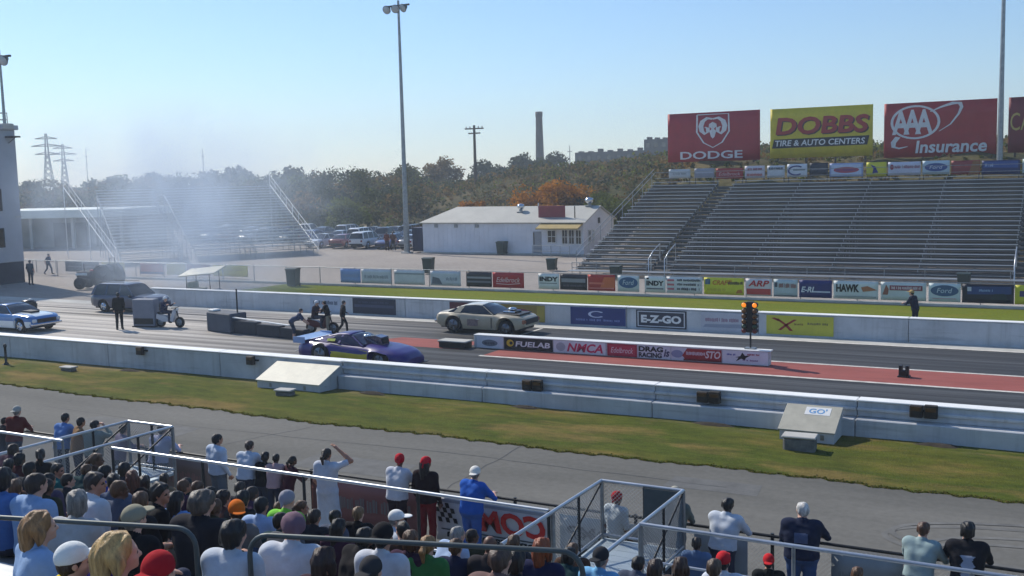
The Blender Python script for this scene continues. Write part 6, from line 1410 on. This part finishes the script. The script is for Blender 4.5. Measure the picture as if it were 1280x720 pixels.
def gangway(x0, x1, lab):
    r = empty('gangway', ((x0+x1)/2, 14, 0), 0, lab, 'gangway'); w = (x1-x0)/2
    for k in range(9): MB().box((-w, -.2+k*.245, .93), (w, -.2+k*.245+.235, .985), 0, .006).build('deck_plank', M_deck, r)
    for s in (-1, 1):
        for y in (.05, 1.95): MB().tube([(s*w, y, -.03), (s*w, y, 2.0)], .036, 8).build('corner_post', M_galv, r)
        MB().tube([(s*w, 1.0, .95), (s*w, 1.0, 2.0)], .028, 8).build('post', M_dsteel, r)
        MB().tube([(s*w, -1.6, 2.05), (s*w, 1.95, 2.0)], .03, 8).build('top_rail', M_alu, r)
        MB().tube([(s*w, 0, 1.06), (s*w, 1.95, 1.06)], .024, 8).build('toe_rail', M_alu, r); MB().tube([(s*w, .1, 1.1), (s*w, 1.9, 1.95)], .02, 6).build('brace', M_dsteel, r)
        m = MB(); chainlink(m, (s*w, -.0), (s*w, 1.95), 1.06, 1.98, .07, .0045); tag(m.build('wire_mesh', M_galv, r, fix=False), kind='stuff')
    MB().tube([(-w, 1.95, 2.0), (w, 1.95, 2.0)], .03, 8).build('end_rail', M_alu, r); MB().tube([(-w, 1.95, 1.06), (w, 1.95, 1.06)], .024, 8).build('toe_rail', M_alu, r)
    MB().tube([(0.05, 1.95, .95), (0.05, 1.95, 2.0)], .03, 8).build('post', M_dsteel, r)
    m = MB(); chainlink(m, (-w, 1.95), (w, 1.95), 1.06, 1.98, .07, .0045); tag(m.build('wire_mesh', M_galv, r, fix=False), kind='stuff')
    return r
g = gangway(-6.95, -5.5, 'caged aluminium gangway platform right of the man in blue')
MB().box((.05, 1.9, 1.06), (.72, 1.93, 1.98)).build('screen', mat('dark_mesh_screen', (84, 92, 92), .9, var=.1), g)
gangway(-18.35, -17.0, 'caged aluminium gangway platform at the left behind the seated crowd')
# outer fence that people lean on, with banners tied to it
OF = empty('chain_link_fence', (-10, 16.9, 0), 0, 'dark-railed chain-link fence along the service road that people lean on', 'fence')
MB().tube([(-26, 0, 1.1), (18, 0, 1.1)], .028, 8).build('top_rail', M_dsteel, OF)
pp = MB().tube([(0, 0, -.05), (0, 0, 1.14)], .032, 8).build('post', M_dsteel, OF, loc=(-26, .02, 0))
for k in range(1, 19): inst(pp, OF, (-26+2.44*k, .02, 0))
w = MB(); chainlink(w, (-26, 0), (18, 0), .04, 1.08, .075, .0022); tag(w.build('wire_mesh', M_galv, OF, fix=False), kind='stuff')
def ob(px0, px1, base, prints, lab, mirror=True, z0=.1, z1=.98):
    x0, x1 = ray_y(px0, 640, 16.86)[0], ray_y(px1, 650, 16.86)[0]
    panel('banner', None, x0, x1, z0, z1, 16.84, base, prints, thick=.008, ripple=.01, label=lab, cat='banner', group='banners tied to the outer fence', mirror=mirror)
chk = []
for i in range(5):
    for j in range(4):
        if (i+j) % 2 == 0: chk.append([(.8+i*.034+j*.012, .44+j*.11), (.834+i*.034+j*.012, .44+j*.11), (.846+i*.034+j*.012, .55+j*.11), (.812+i*.034+j*.012, .55+j*.11)])
ob(546, 692, (206, 208, 210), [('rect', 0, .9, 1, .97, (150, 160, 172)), ('quads', chk, K_), ('text', 'COMP', .06, .36, .76, .86, (206, 40, 36), dict(bold=.04, shear=.2)), ('rect', .05, .27, .95, .3, (70, 74, 80)), ('text', 'compcams.com', .08, .06, .9, .24, K_, BOLD)], 'white banner seen from behind with red letters COMP and checkered flag')
ob(392, 532, (132, 84, 82), [('bars', .1, .35, .9, .7, (120, 110, 112))], 'dull red banner on the outer fence behind the two red caps')
ob(205, 268, (130, 112, 106), [('bars', .1, .35, .9, .7, (160, 120, 116))], 'faded pinkish banner on the outer fence left of the man in pale blue')
ob(700, 800, (170, 176, 176), [('text', 'COMP', .1, .5, .9, .8, (70, 74, 78), BOLD), ('text', 'CAMS', .1, .12, .9, .42, (80, 84, 88), BOLD)], 'pale banner with grey mirrored letters behind the gangway')
ob(868, 935, (150, 160, 168), [], 'pale plain banner behind the man in the white shirt')
ob(1040, 1130, (150, 158, 160), [('bars', .1, .4, .9, .7, (130, 138, 140))], 'pale grey banner on the outer fence right of the man in navy')
# hand rails in the stand with rounded corners
ZR = 4.5
def crowd_rail(pxs, lab, ends):
    P = [Vector(ray_z(x, y, ZR)) for x, y in pxs]; r = empty('hand_rail', (P[0].x, P[0].y, 3.1), 0, lab, 'railing'); o = Vector((P[0].x, P[0].y, 3.1)); d = (P[-1]-P[0]).normalized(); path = []
    if ends[0]: path += [P[0]+Vector((0, 0, -1.35))]+[P[0]+d*.16-d*.16*math.cos(a)+Vector((0, 0, -.16+.16*math.sin(a))) for a in np.linspace(0, 1.57, 6)]
    else: path += [P[0]]
    if ends[1]: path += [P[-1]-d*.16+d*.16*math.sin(a)+Vector((0, 0, -.16+.16*math.cos(a))) for a in np.linspace(0, 1.57, 6)]+[P[-1]+Vector((0, 0, -1.35))]
    else: path += [P[-1]]
    M_hr = mat('hand_rail_grey', (84, 92, 92), .5, metal=.3, var=.12, scale=3)
    MB().tube([p-o for p in path], .021, 10).build('top_rail', M_hr, r)
    q = [(P[0]+d*.03+Vector((0, 0, -.55)))-o, (P[-1]-d*.03+Vector((0, 0, -.55)))-o]; MB().tube(q, .016, 8).build('mid_rail', M_hr, r)
    n = max(1, int((P[-1]-P[0]).length/1.6))
    for k in range(1, n): c = P[0].lerp(P[-1], k/n)-o; MB().tube([c, c+Vector((0, 0, -1.3))], .024, 8).build('post', M_hr, r)
crowd_rail([(-260, 632), (244, 661)], 'grey tube hand rail among the seated crowd at the lower left', (False, True))
crowd_rail([(311, 668), (728, 690)], 'grey tube hand rail among the seated crowd at the bottom centre', (True, True))
# ------------------------------------------------------------------ the seated crowd
LBL, LTB = (150, 178, 214), (186, 202, 226)
def sit(px, py, row, lab, shirt, yaw=.15, ps='sit', smin=.9, smax=1.13, **kw):
    Ys = 12.25-NRUN*row; p = ray_y(px, py, Ys+.05); sc = max(smin, min(smax, (p[2]-tread(row))/1.325))
    return person((p[0], Ys, tread(row)-.002), yaw, ps, lab, shirt, sc=sc, group='seated crowd in the near stand', **kw)
S_ = sit
S_(45, 637, 11, 'woman with light brown bob in a pale blue shirt at the lower left', LBL, -.45, 'sit', hairs='bob', hc=(150, 112, 70), wide=1.08, smax=1.15)
S_(140, 663, 12, 'woman with wavy blond hair and purple top at the bottom left', (84, 64, 140), -.5, 'sit', hairs='bob', hc=BLD, wide=1.1, sleeve='long')
S_(86, 676, 12, 'child in a yellow shirt and white cap between the two fair-haired women', (214, 190, 40), -.6, smin=.72, smax=.9, hairs='short', hc=DBR, cap='cap', cc=(226, 230, 228))
S_(166, 632, 9, 'person in a khaki cap and black shirt behind the blond woman', (26, 26, 30), .1, hairs='short', hc=GRY, cap='cap', cc=(150, 146, 126), wide=1.1)
S_(198, 690, 12, 'person in a red shirt and red cap with pale crown at the bottom', (150, 24, 36), .2, hairs='short', hc=DBR, cap='cap_back', cc=(170, 30, 40), smin=.85)
S_(42, 590, 8, 'dark-haired person in a plain light blue shirt at the left', LBL, .0, hairs='short', hc=DBR, wide=1.1)
S_(2, 584, 8, 'dark-haired person in a blue shirt cut by the left edge', (84, 124, 186), .1, 'sit_left', hairs='thick', hc=BLK)
S_(112, 589, 7, 'person in a bright white shirt leaning left of the aisle', (202, 208, 214), -.25, 'sit_right', hairs='short', hc=DBR, skin=1, wide=1.05)
S_(96, 612, 9, 'grey-haired person in pale grey in front of the bright white shirt', (176, 180, 184), .3, 'sit_left', hairs='thick', hc=GRY)
S_(68, 578, 3, 'dark-haired person in a teal shirt in a front row at the left', (34, 104, 100), -.4, 'sit_right', hairs='short', hc=BLK, skin=1)
S_(130, 580, 3, 'dark-haired person in a royal blue shirt near the left gangway', (44, 76, 170), .1, hairs='short', hc=BLK)
S_(155, 578, 0, 'dark-haired person in a dark grey shirt in the first row at the left', (52, 54, 62), .2, hairs='thick', hc=BLK)
S_(165, 587, 3, 'auburn-haired woman in a black top near the left gangway', (28, 24, 28), .35, 'sit_left', hairs='long', hc=(96, 50, 28), sleeve='none')
S_(24, 566, 1, 'dark-haired person in maroon in the first rows at far left', (70, 28, 34), .1, hairs='thick', hc=BLK, skin=2)
S_(36, 576, 4, 'dark-haired person in charcoal at the far left', (44, 46, 52), .2, hairs='short', hc=BLK, skin=2)
S_(10, 572, 3, 'person with black hair in navy at the far left', (34, 40, 66), .0, 'sit_left', hairs='short', hc=BLK, skin=2)
S_(194, 603, 6, 'person with dark hair in a black shirt looking right', (20, 20, 24), -.5, 'sit_right', hairs='thick', hc=BLK, skin=1)
S_(220, 613, 5, 'dark long-haired woman in a sky blue shirt', (120, 160, 214), .1, hairs='long', hc=BLK)
S_(250, 613, 7, 'large person with grey-brown hair in a charcoal jacket', (38, 38, 44), .05, hairs='thick', hc=(84, 76, 68), wide=1.28, sleeve='long')
S_(233, 596, 1, 'black-haired person in dark green beside the aisle', (34, 52, 44), .2, hairs='short', hc=BLK, skin=2)
S_(296, 625, 6, 'person in an orange cap and grey shirt', (120, 118, 116), .3, 'sit_left', hairs='short', hc=DBR, cap='cap_back', cc=(214, 110, 30))
S_(291, 650, 9, 'dark-haired person in a white shirt at the bottom, right of the aisle rail', (196, 204, 214), .12, hairs='thick', hc=BLK, wide=1.1)
S_(326, 620, 4, 'dark-haired person in a pale blue shirt left of the lime shirt', (170, 192, 224), .15, hairs='short', hc=BLK, skin=1)
S_(358, 613, 3, 'person in a grey cap and lime green shirt', (130, 206, 74), .1, hairs='short', hc=DBR, cap='wrap', cc=(150, 150, 158))
S_(366, 641, 8, 'person in a patterned grey and red bandana and white shirt', (200, 206, 214), .25, 'sit_left', hairs='short', hc=BLK, cap='wrap', cc=(120, 96, 108), wide=1.1)
S_(393, 635, 3, 'dark-haired person in a dark grey shirt right of the lime shirt', (44, 44, 50), .1, hairs='short', hc=DBR, skin=1)
S_(448, 632, 1, 'light-brown-haired person in a black shirt in a front row', (26, 24, 28), .2, hairs='short', hc=(120, 92, 60))
S_(492, 638, 2, 'person in a white cap and pale shirt left of the green top', (196, 204, 214), -.35, 'sit_right', hairs='short', hc=GRY, cap='cap', cc=(232, 232, 228))
S_(478, 654, 7, 'person in a black cap and white shirt at the bottom centre', (202, 206, 212), .1, hairs='short', hc=BLK, cap='cap_back', cc=(34, 32, 34), skin=1)
S_(405, 683, 9, 'person with thick dark brown hair cut by the bottom edge', (70, 50, 60), .1, hairs='bob', hc=(54, 32, 24))
S_(464, 704, 9, 'person in a dark grey cap cut by the bottom edge', (96, 100, 106), .1, hairs='short', hc=BLK, cap='cap_back', cc=(60, 60, 62))
S_(535, 668, 5, 'woman with fair hair in a grass green top', (62, 122, 66), .15, hairs='tail', hc=(150, 112, 66), sleeve='short')
S_(553, 658, 3, 'grey-haired man in a pale blue shirt behind the green top', (168, 190, 220), -.3, 'sit_lean', hairs='short', hc=(150, 148, 142))
S_(612, 668, 4, 'bald brown-skinned man left of the red-haired woman', (50, 46, 50), .1, hairs=None, skin=2)
S_(624, 682, 7, 'person with close-cropped brown hair near the bottom edge', (120, 96, 92), .05, hairs='short', hc=(84, 62, 50), wide=1.15)
S_(646, 686, 6, 'dark-haired person behind the close-cropped head', (40, 40, 48), .2, hairs='thick', hc=BLK, skin=2)
S_(677, 672, 4, 'woman with copper red hair in a navy shirt', (34, 38, 70), .1, hairs='bob', hc=RDH)
S_(750, 684, 3, 'person in a dark visor cap and light blue shirt by the gangway', (120, 180, 222), -.1, hairs='short', hc=GRY, cap='cap_back', cc=(48, 50, 54))
S_(820, 699, 3, 'brown-haired person in dark clothes at the bottom right of the gangway', (48, 42, 44), .2, hairs='thick', hc=(58, 38, 28))
S_(851, 696, 1, 'curly brown-haired person at the bottom right of the gangway', (70, 60, 58), .1, hairs='bob', hc=(70, 46, 32))
S_(905, 690, 0, 'person in a red cap and white shirt in the first row at the right', (206, 212, 220), .2, hairs='short', hc=BLK, cap='cap', cc=(196, 40, 48), smax=1.2)
S_(893, 697, 2, 'brown-haired person in grey beside the first-row red cap', (104, 104, 104), .1, hairs='short', hc=(86, 64, 46))
for (px, py, row, lab, sh, hh) in ((262, 607, 2, 'dark head in the front rows below the man in pale blue', (60, 50, 52), 'short'), (278, 612, 3, 'dark bushy head in the front rows right of it', (90, 60, 56), 'thick'), (300, 601, 0, 'dark head in the first row below the white T-shirt', (44, 44, 52), 'short'), (314, 607, 1, 'dark ponytailed head in the first rows', (80, 60, 90), 'tail'), (304, 613, 3, 'dark head directly behind the orange cap', (52, 46, 46), 'thick'),
        (14, 600, 6, 'dark-haired person in brown at the left edge', (84, 60, 46), 'short'), (142, 590, 5, 'dark-haired person in grey-blue below the left gangway', (88, 98, 118), 'short'), (180, 594, 2, 'dark-haired person in olive below the left gangway', (80, 78, 56), 'thick'), (60, 590, 5, 'dark-haired person in purple-grey at the left', (84, 74, 96), 'short'), (205, 590, 0, 'dark-haired person in tan in the first row beside the aisle', (140, 116, 88), 'short'), (423, 650, 4, 'dark-haired person in plum at centre', (70, 40, 62), 'long'), (505, 650, 4, 'dark-haired person in brown behind the white cap', (72, 52, 42), 'short'), (345, 655, 6, 'dark-haired person in grey in front of the lime shirt', (92, 94, 98), 'thick')):
    S_(px, py, row, lab, sh, rnd.uniform(-.2, .5), rnd.choice(('sit', 'sit_lean', 'sit_left')), hairs=hh, hc=rnd.choice((BLK, DBR)), skin=rnd.choice((0, 1, 2)))

_fill = [(20, 612, 7), (58, 606, 6), (84, 592, 4), (98, 581, 2), (118, 566, 0), (148, 600, 6), (174, 612, 7), (212, 600, 3), (246, 600, 2), (268, 622, 5), (338, 628, 3), (352, 640, 5), (375, 625, 1), (418, 636, 2), (436, 662, 6), (512, 662, 5), (570, 672, 4), (590, 664, 1), (640, 672, 2), (700, 690, 3), (715, 684, 1), (788, 700, 2), (50, 560, 0), (4, 556, 0)]
_fl = ['in a navy shirt', 'in a dark olive shirt', 'in a charcoal shirt', 'in a dark teal shirt', 'in a brown shirt', 'in a slate shirt', 'in a faded black shirt', 'in a plum shirt']
_fc = [(36, 42, 70), (58, 60, 44), (48, 48, 54), (30, 62, 66), (80, 58, 46), (78, 86, 104), (38, 36, 38), (62, 40, 60)]
_fp = ['far left', 'lower left', 'left', 'near the left gangway', 'left of the aisle', 'left of the aisle', 'beside the aisle', 'beside the aisle', 'right of the aisle', 'right of the aisle', 'below the small group', 'below the small group', 'below the long white dress', 'below the long white dress', 'below the red caps', 'below the red caps', 'below the man in blue', 'below the man in blue', 'beside the gangway', 'beside the gangway', 'beside the gangway', 'right of the gangway', 'first row far left', 'first row at the left edge']
for _i, (px, py, row) in enumerate(_fill):
    S_(px, py, row, 'dark-haired spectator %s, row %s, %s' % (_fl[_i % 8], ('one two three four five six seven eight').split()[row], _fp[_i]), _fc[_i % 8], rnd.uniform(-.2, .45), rnd.choice(('sit', 'sit_lean', 'sit_left', 'sit_right')), hairs=rnd.choice(('short', 'thick', 'short', 'tail')), hc=rnd.choice((BLK, DBR, BRN)), skin=rnd.choice((0, 1, 2)), pants=rnd.choice(((54, 60, 78), (40, 42, 48), (120, 110, 92))))

# ------------------------------------------------------------------ people standing at the outer fence
def up(px, py, lab, shirt, ps='rail', yaw=.12, Y=16.4, zg=-.01, smin=.86, smax=1.12, **kw):
    p = ray_y(px, py, Y+.1); sc = max(smin, min(smax, (p[2]-zg)/1.745))
    return person((p[0], Y, zg), yaw, ps, lab, shirt, sc=sc, group='people standing at the outer fence', **kw)
up(19, 509, 'man in a grey cap and dark red shirt at the fence, far left', (96, 34, 34), 'rail', .3, hairs='short', hc=GRY, cap='cap_back', cc=(168, 168, 160))
up(3, 522, 'person in dark clothes at the fence, cut by the left edge', (40, 40, 48), 'rail', .1, hairs='short', hc=BLK)
up(78, 517, 'person in a blue shirt at the fence left of the tan shirt', (104, 140, 196), 'rail', .1, hairs='short', hc=BLK, skin=1)
up(98, 521, 'person in a tan shirt at the fence', (140, 108, 74), 'rail_left', -.5, hairs='short', hc=BLK, skin=1)
up(119, 525, 'person in grey-green holding a camera to the eyes', (124, 138, 132), 'camera', .2, hairs='short', hc=BLK, sleeve='long', wide=1.15)
up(150, 531, 'person in a purple-grey hood leaning low at the fence', (120, 112, 134), 'rail', -.3, hairs='thick', hc=BLK, sleeve='long', smin=.8)
up(199, 532, 'person in a dark cap and lavender shirt beyond the left gangway', (190, 194, 222), 'rail', .1, Y=16.45, hairs='short', hc=BLK, cap='cap_back', cc=(40, 44, 40), wide=1.15)
up(274, 541, 'man in an untucked white shirt and grey jeans at the fence', (190, 204, 222), 'stand', -.25, Y=16.3, hairs='short', hc=BLK, pants=(96, 108, 120), sleeve='long', skin=1, wide=1.12)
up(309, 552, 'person in a white T-shirt at the fence right of the grey jeans', (196, 206, 218), 'rail', .15, hairs='short', hc=(70, 50, 40), wide=1.1)
up(330, 566, 'dark-haired person in black at the fence, left of a small group', (28, 26, 30), 'rail', .1, hairs='thick', hc=BLK, skin=2)
up(345, 568, 'person in pale pink in the middle of the small group at the fence', (190, 160, 160), 'rail', .3, hairs='short', hc=BLK, skin=2)
up(361, 570, 'person in dark maroon at the right of the small group at the fence', (66, 28, 40), 'rail', -.4, hairs='tail', hc=BLK, skin=2)
up(411, 559, 'woman in a long white dress shading her eyes with a raised arm', (198, 204, 214), 'shade_dress', .1, hairs='tail', hc=DBR, sleeve='none', pants=(190, 200, 212), skin=1, Y=16.1)
up(498, 568, 'person in a red cap, white T-shirt and dark trousers at the fence', (202, 206, 214), 'rail_left', .0, Y=16.35, hairs='short', hc=BLK, cap='wrap', cc=(190, 34, 48), pants=(36, 26, 40), skin=2)
up(535, 570, 'long-haired person in a red cap and black top with dark red trousers', (34, 18, 24), 'stand', .0, Y=16.4, hairs='long', hc=(26, 16, 16), cap='wrap', cc=(190, 30, 46), pants=(110, 22, 32), sleeve='long', skin=2)
up(591, 584, 'man in a white cap, blue shirt and blue jeans at the fence', (40, 96, 186), 'rail_left', -.15, Y=16.3, hairs='short', hc=GRY, cap='cap_back', cc=(226, 224, 216), pants=(56, 96, 168), wide=1.1)
up(773, 613, 'person in a red cap and long grey T-shirt beyond the gangway', (186, 196, 200), 'stand', -.3, Y=16.35, hairs='short', hc=BLK, cap='wrap', cc=(176, 36, 40), pants=(38, 36, 40), skin=2)
up(844, 611, 'person in a pale cap half hidden by the gangway screen', (96, 104, 100), 'rail', .2, Y=16.4, hairs='short', hc=GRY, cap='cap_back', cc=(176, 172, 156))
up(905, 624, 'dark-haired man in a white T-shirt leaning on the fence', (200, 208, 218), 'rail', -.15, hairs='short', hc=BLK, skin=3, wide=1.18)
o = up(1004, 629, 'white-haired man in a navy T-shirt and jeans', (32, 40, 64), 'rail_left', .15, hairs='short', hc=WHT, pants=(56, 84, 130), wide=1.2)
shirt_print(o, ink((70, 84, 116)), (1.2, 1.34), .085)
up(1150, 654, 'brown-haired person in a grey-green T-shirt at the right', (150, 170, 170), 'rail', -.2, hairs='short', hc=(90, 60, 42), wide=1.1)
o = up(1211, 656, 'dark-haired person in a black T-shirt with pale back print', (30, 30, 36), 'rail', .1, hairs='thick', hc=BLK, wide=1.12)
shirt_print(o, ink((150, 160, 178)), (1.02, 1.34), .085, lambda x, z: abs(x) < .085-.03*abs(math.sin(z*26)))
up(873, 669, 'dark-haired person in slate blue inside the front railing', (92, 116, 150), 'stand', .1, Y=15.0, hairs='short', hc=(40, 24, 20), skin=2, smin=.8)
up(963, 691, 'person in a red cap and black shirt inside the front railing', (30, 34, 34), 'stand', .2, Y=14.7, hairs='short', hc=BLK, cap='cap_back', cc=(200, 36, 44), smin=.78)
up(1073, 707, 'brown-haired person low inside the front railing at the right', (60, 60, 64), 'stand', .0, Y=14.7, hairs='thick', hc=(104, 72, 46), smin=.78)

# ------------------------------------------------------------------ people on and round the strip
def track_person(px, py_feet, py_top, lab, shirt, ps='stand', yaw=0.0, Y=None, **kw):
    p = ray_z(px, py_feet) if Y is None else Vector((ray_y(px, py_feet, Y)[0], Y, 0)); t = ray_y(px, py_top, p[1]); sc = max(.9, min(1.08, t[2]/1.745))
    return person((p[0], p[1], 0.002), yaw, ps, lab, shirt, sc=sc, **kw)
track_person(150, 412, 364, 'man all in black standing at the left of the grey board', (18, 20, 24), 'stand', .8, pants=(18, 20, 26), sleeve='long', hairs='short', hc=BLK)
track_person(368, 425, 382, 'crew member in slate blue behind the purple car', (60, 72, 100), 'bend', -1.0, pants=(52, 60, 78), hairs='short', hc=BLK, legs='short')
track_person(411, 417, 377, 'crew member in black shirt and khaki trousers, left of a pair', (26, 24, 28), 'rail', 1.9, pants=(150, 142, 124), hairs='short', hc=BLK)
track_person(429, 417, 376, 'crew member in black shirt and dark trousers, right of a pair', (36, 30, 34), 'walk', -.7, pants=(34, 34, 40), hairs='short', hc=DBR, sleeve='long')
track_person(1144, 403, 363, 'official in a wide hat and dark clothes behind the far wall', (30, 36, 56), 'rail', 1.2, Y=48.0, pants=(28, 32, 46), sleeve='long', hairs='short', hc=BLK, cap='cap', cc=(176, 150, 100))
track_person(39, 356, 325, 'person in dark clothes standing beside the control tower', (52, 58, 62), 'stand', .4, pants=(44, 50, 58), hairs='short', hc=BLK)
track_person(61, 343, 317, 'person in dark blue walking away from the control tower', (40, 52, 84), 'walk', -1.2, pants=(36, 44, 66), hairs='short', hc=BLK)
track_person(484, 313, 289, 'person in red beside the floodlight pole, left of two', (110, 50, 46), 'stand', .3, pants=(60, 40, 40), hairs='short', hc=BLK)
track_person(492, 313, 289, 'person in brown beside the floodlight pole, right of two', (90, 60, 54), 'walk', 1.0, pants=(50, 44, 50), hairs='short', hc=BLK)
p = ray_z(396, 418); person((p[0]-.35, p[1]+.32, .24), math.radians(12)-math.pi/2, 'ride', 'rider in a white helmet on the maroon scooter', (56, 40, 52), hairs=None, cap='wrap', cc=(224, 226, 228), sleeve='long')
p = ray_z(213, 409); person((p[0]-.35, p[1]-.05, .24), math.radians(8)-math.pi/2, 'ride', 'rider in dark blue with white helmet on the pale scooter', (40, 48, 76), hairs=None, cap='wrap', cc=(224, 226, 228), sleeve='long')
# ------------------------------------------------------------------ air: thin haze over the whole place, tyre smoke by the burnout box
hz = MB().box((-930, -90, -2.0), (730, 930, 62)).build('haze', []); tag(hz, 'thin bluish air haze over the whole place', 'haze', kind='stuff')
m = bpy.data.materials.new('haze_air'); m.use_nodes = True; nt = m.node_tree; nt.nodes.clear()
pv = nt.nodes.new('ShaderNodeVolumePrincipled'); pv.inputs['Color'].default_value = (.78, .89, 1.0, 1); pv.inputs['Density'].default_value = .0007; pv.inputs['Anisotropy'].default_value = .25
ou = nt.nodes.new('ShaderNodeOutputMaterial'); nt.links.new(pv.outputs[0], ou.inputs['Volume']); hz.data.materials.append(m)
def smoke(name, lab, c, r, dens, seed):
    mb = MB(); n, k = 18, 12; vv = []; ff = []
    for j in range(k+1):
        for i in range(n): a, b = 2*math.pi*i/n, math.pi*j/k; vv.append((math.sin(b)*math.cos(a), math.sin(b)*math.sin(a), math.cos(b)))
    for j in range(k):
        for i in range(n): ff.append((j*n+i, j*n+(i+1) % n, (j+1)*n+(i+1) % n, (j+1)*n+i))
    mb.add(vv, ff); o = mb.build(name, [], loc=c); o.scale = r; tag(o, lab, 'smoke', kind='stuff')
    m = bpy.data.materials.new('tyre_smoke'); m.use_nodes = True; nt = m.node_tree; nt.nodes.clear()
    tc = nt.nodes.new('ShaderNodeTexCoord'); ln = N(nt, 'ShaderNodeVectorMath', operation='LENGTH'); nt.links.new(tc.outputs['Object'], ln.inputs[0])
    fall = N(nt, 'ShaderNodeMapRange'); fall.inputs['From Min'].default_value = 1.0; fall.inputs['From Max'].default_value = .15; nt.links.new(ln.outputs['Value'], fall.inputs['Value'])
    mp = nt.nodes.new('ShaderNodeMapping'); mp.inputs['Scale'].default_value = (1.6, 1.6, 1.0); mp.inputs['Location'].default_value = (seed, seed*2, 0); nt.links.new(tc.outputs['Object'], mp.inputs['Vector'])
    ns = N(nt, 'ShaderNodeTexNoise', Scale=1.5, Detail=4.0, Roughness=.6, Distortion=.6); nt.links.new(mp.outputs['Vector'], ns.inputs['Vector'])
    nr = N(nt, 'ShaderNodeMapRange'); nr.inputs['From Min'].default_value = .42; nr.inputs['From Max'].default_value = .78; nt.links.new(ns.outputs['Fac'], nr.inputs['Value'])
    m1 = N(nt, 'ShaderNodeMath', operation='MULTIPLY'); nt.links.new(fall.outputs[0], m1.inputs[0]); nt.links.new(nr.outputs[0], m1.inputs[1])
    m2 = N(nt, 'ShaderNodeMath', operation='MULTIPLY'); m2.inputs[1].default_value = dens; nt.links.new(m1.outputs[0], m2.inputs[0])
    pv = nt.nodes.new('ShaderNodeVolumePrincipled'); pv.inputs['Color'].default_value = (.72, .84, 1.0, 1); pv.inputs['Anisotropy'].default_value = .3; nt.links.new(m2.outputs[0], pv.inputs['Density'])
    ou = nt.nodes.new('ShaderNodeOutputMaterial'); nt.links.new(pv.outputs[0], ou.inputs['Volume']); o.data.materials.append(m)
smoke('smoke', 'thin tyre smoke drifting up past the left bleachers', (-54, 52, 5.5), (15, 9, 8.5), .34, 1.7)
smoke('smoke', 'low tyre smoke hanging over the burnout area', (-45.5, 44.5, 1.6), (9, 5, 2.4), .22, 5.2)
smoke('smoke', 'denser bluish smoke column above the left bleachers', (-56.5, 55.5, 6.5), (5.5, 5, 7.5), .42, 9.3)
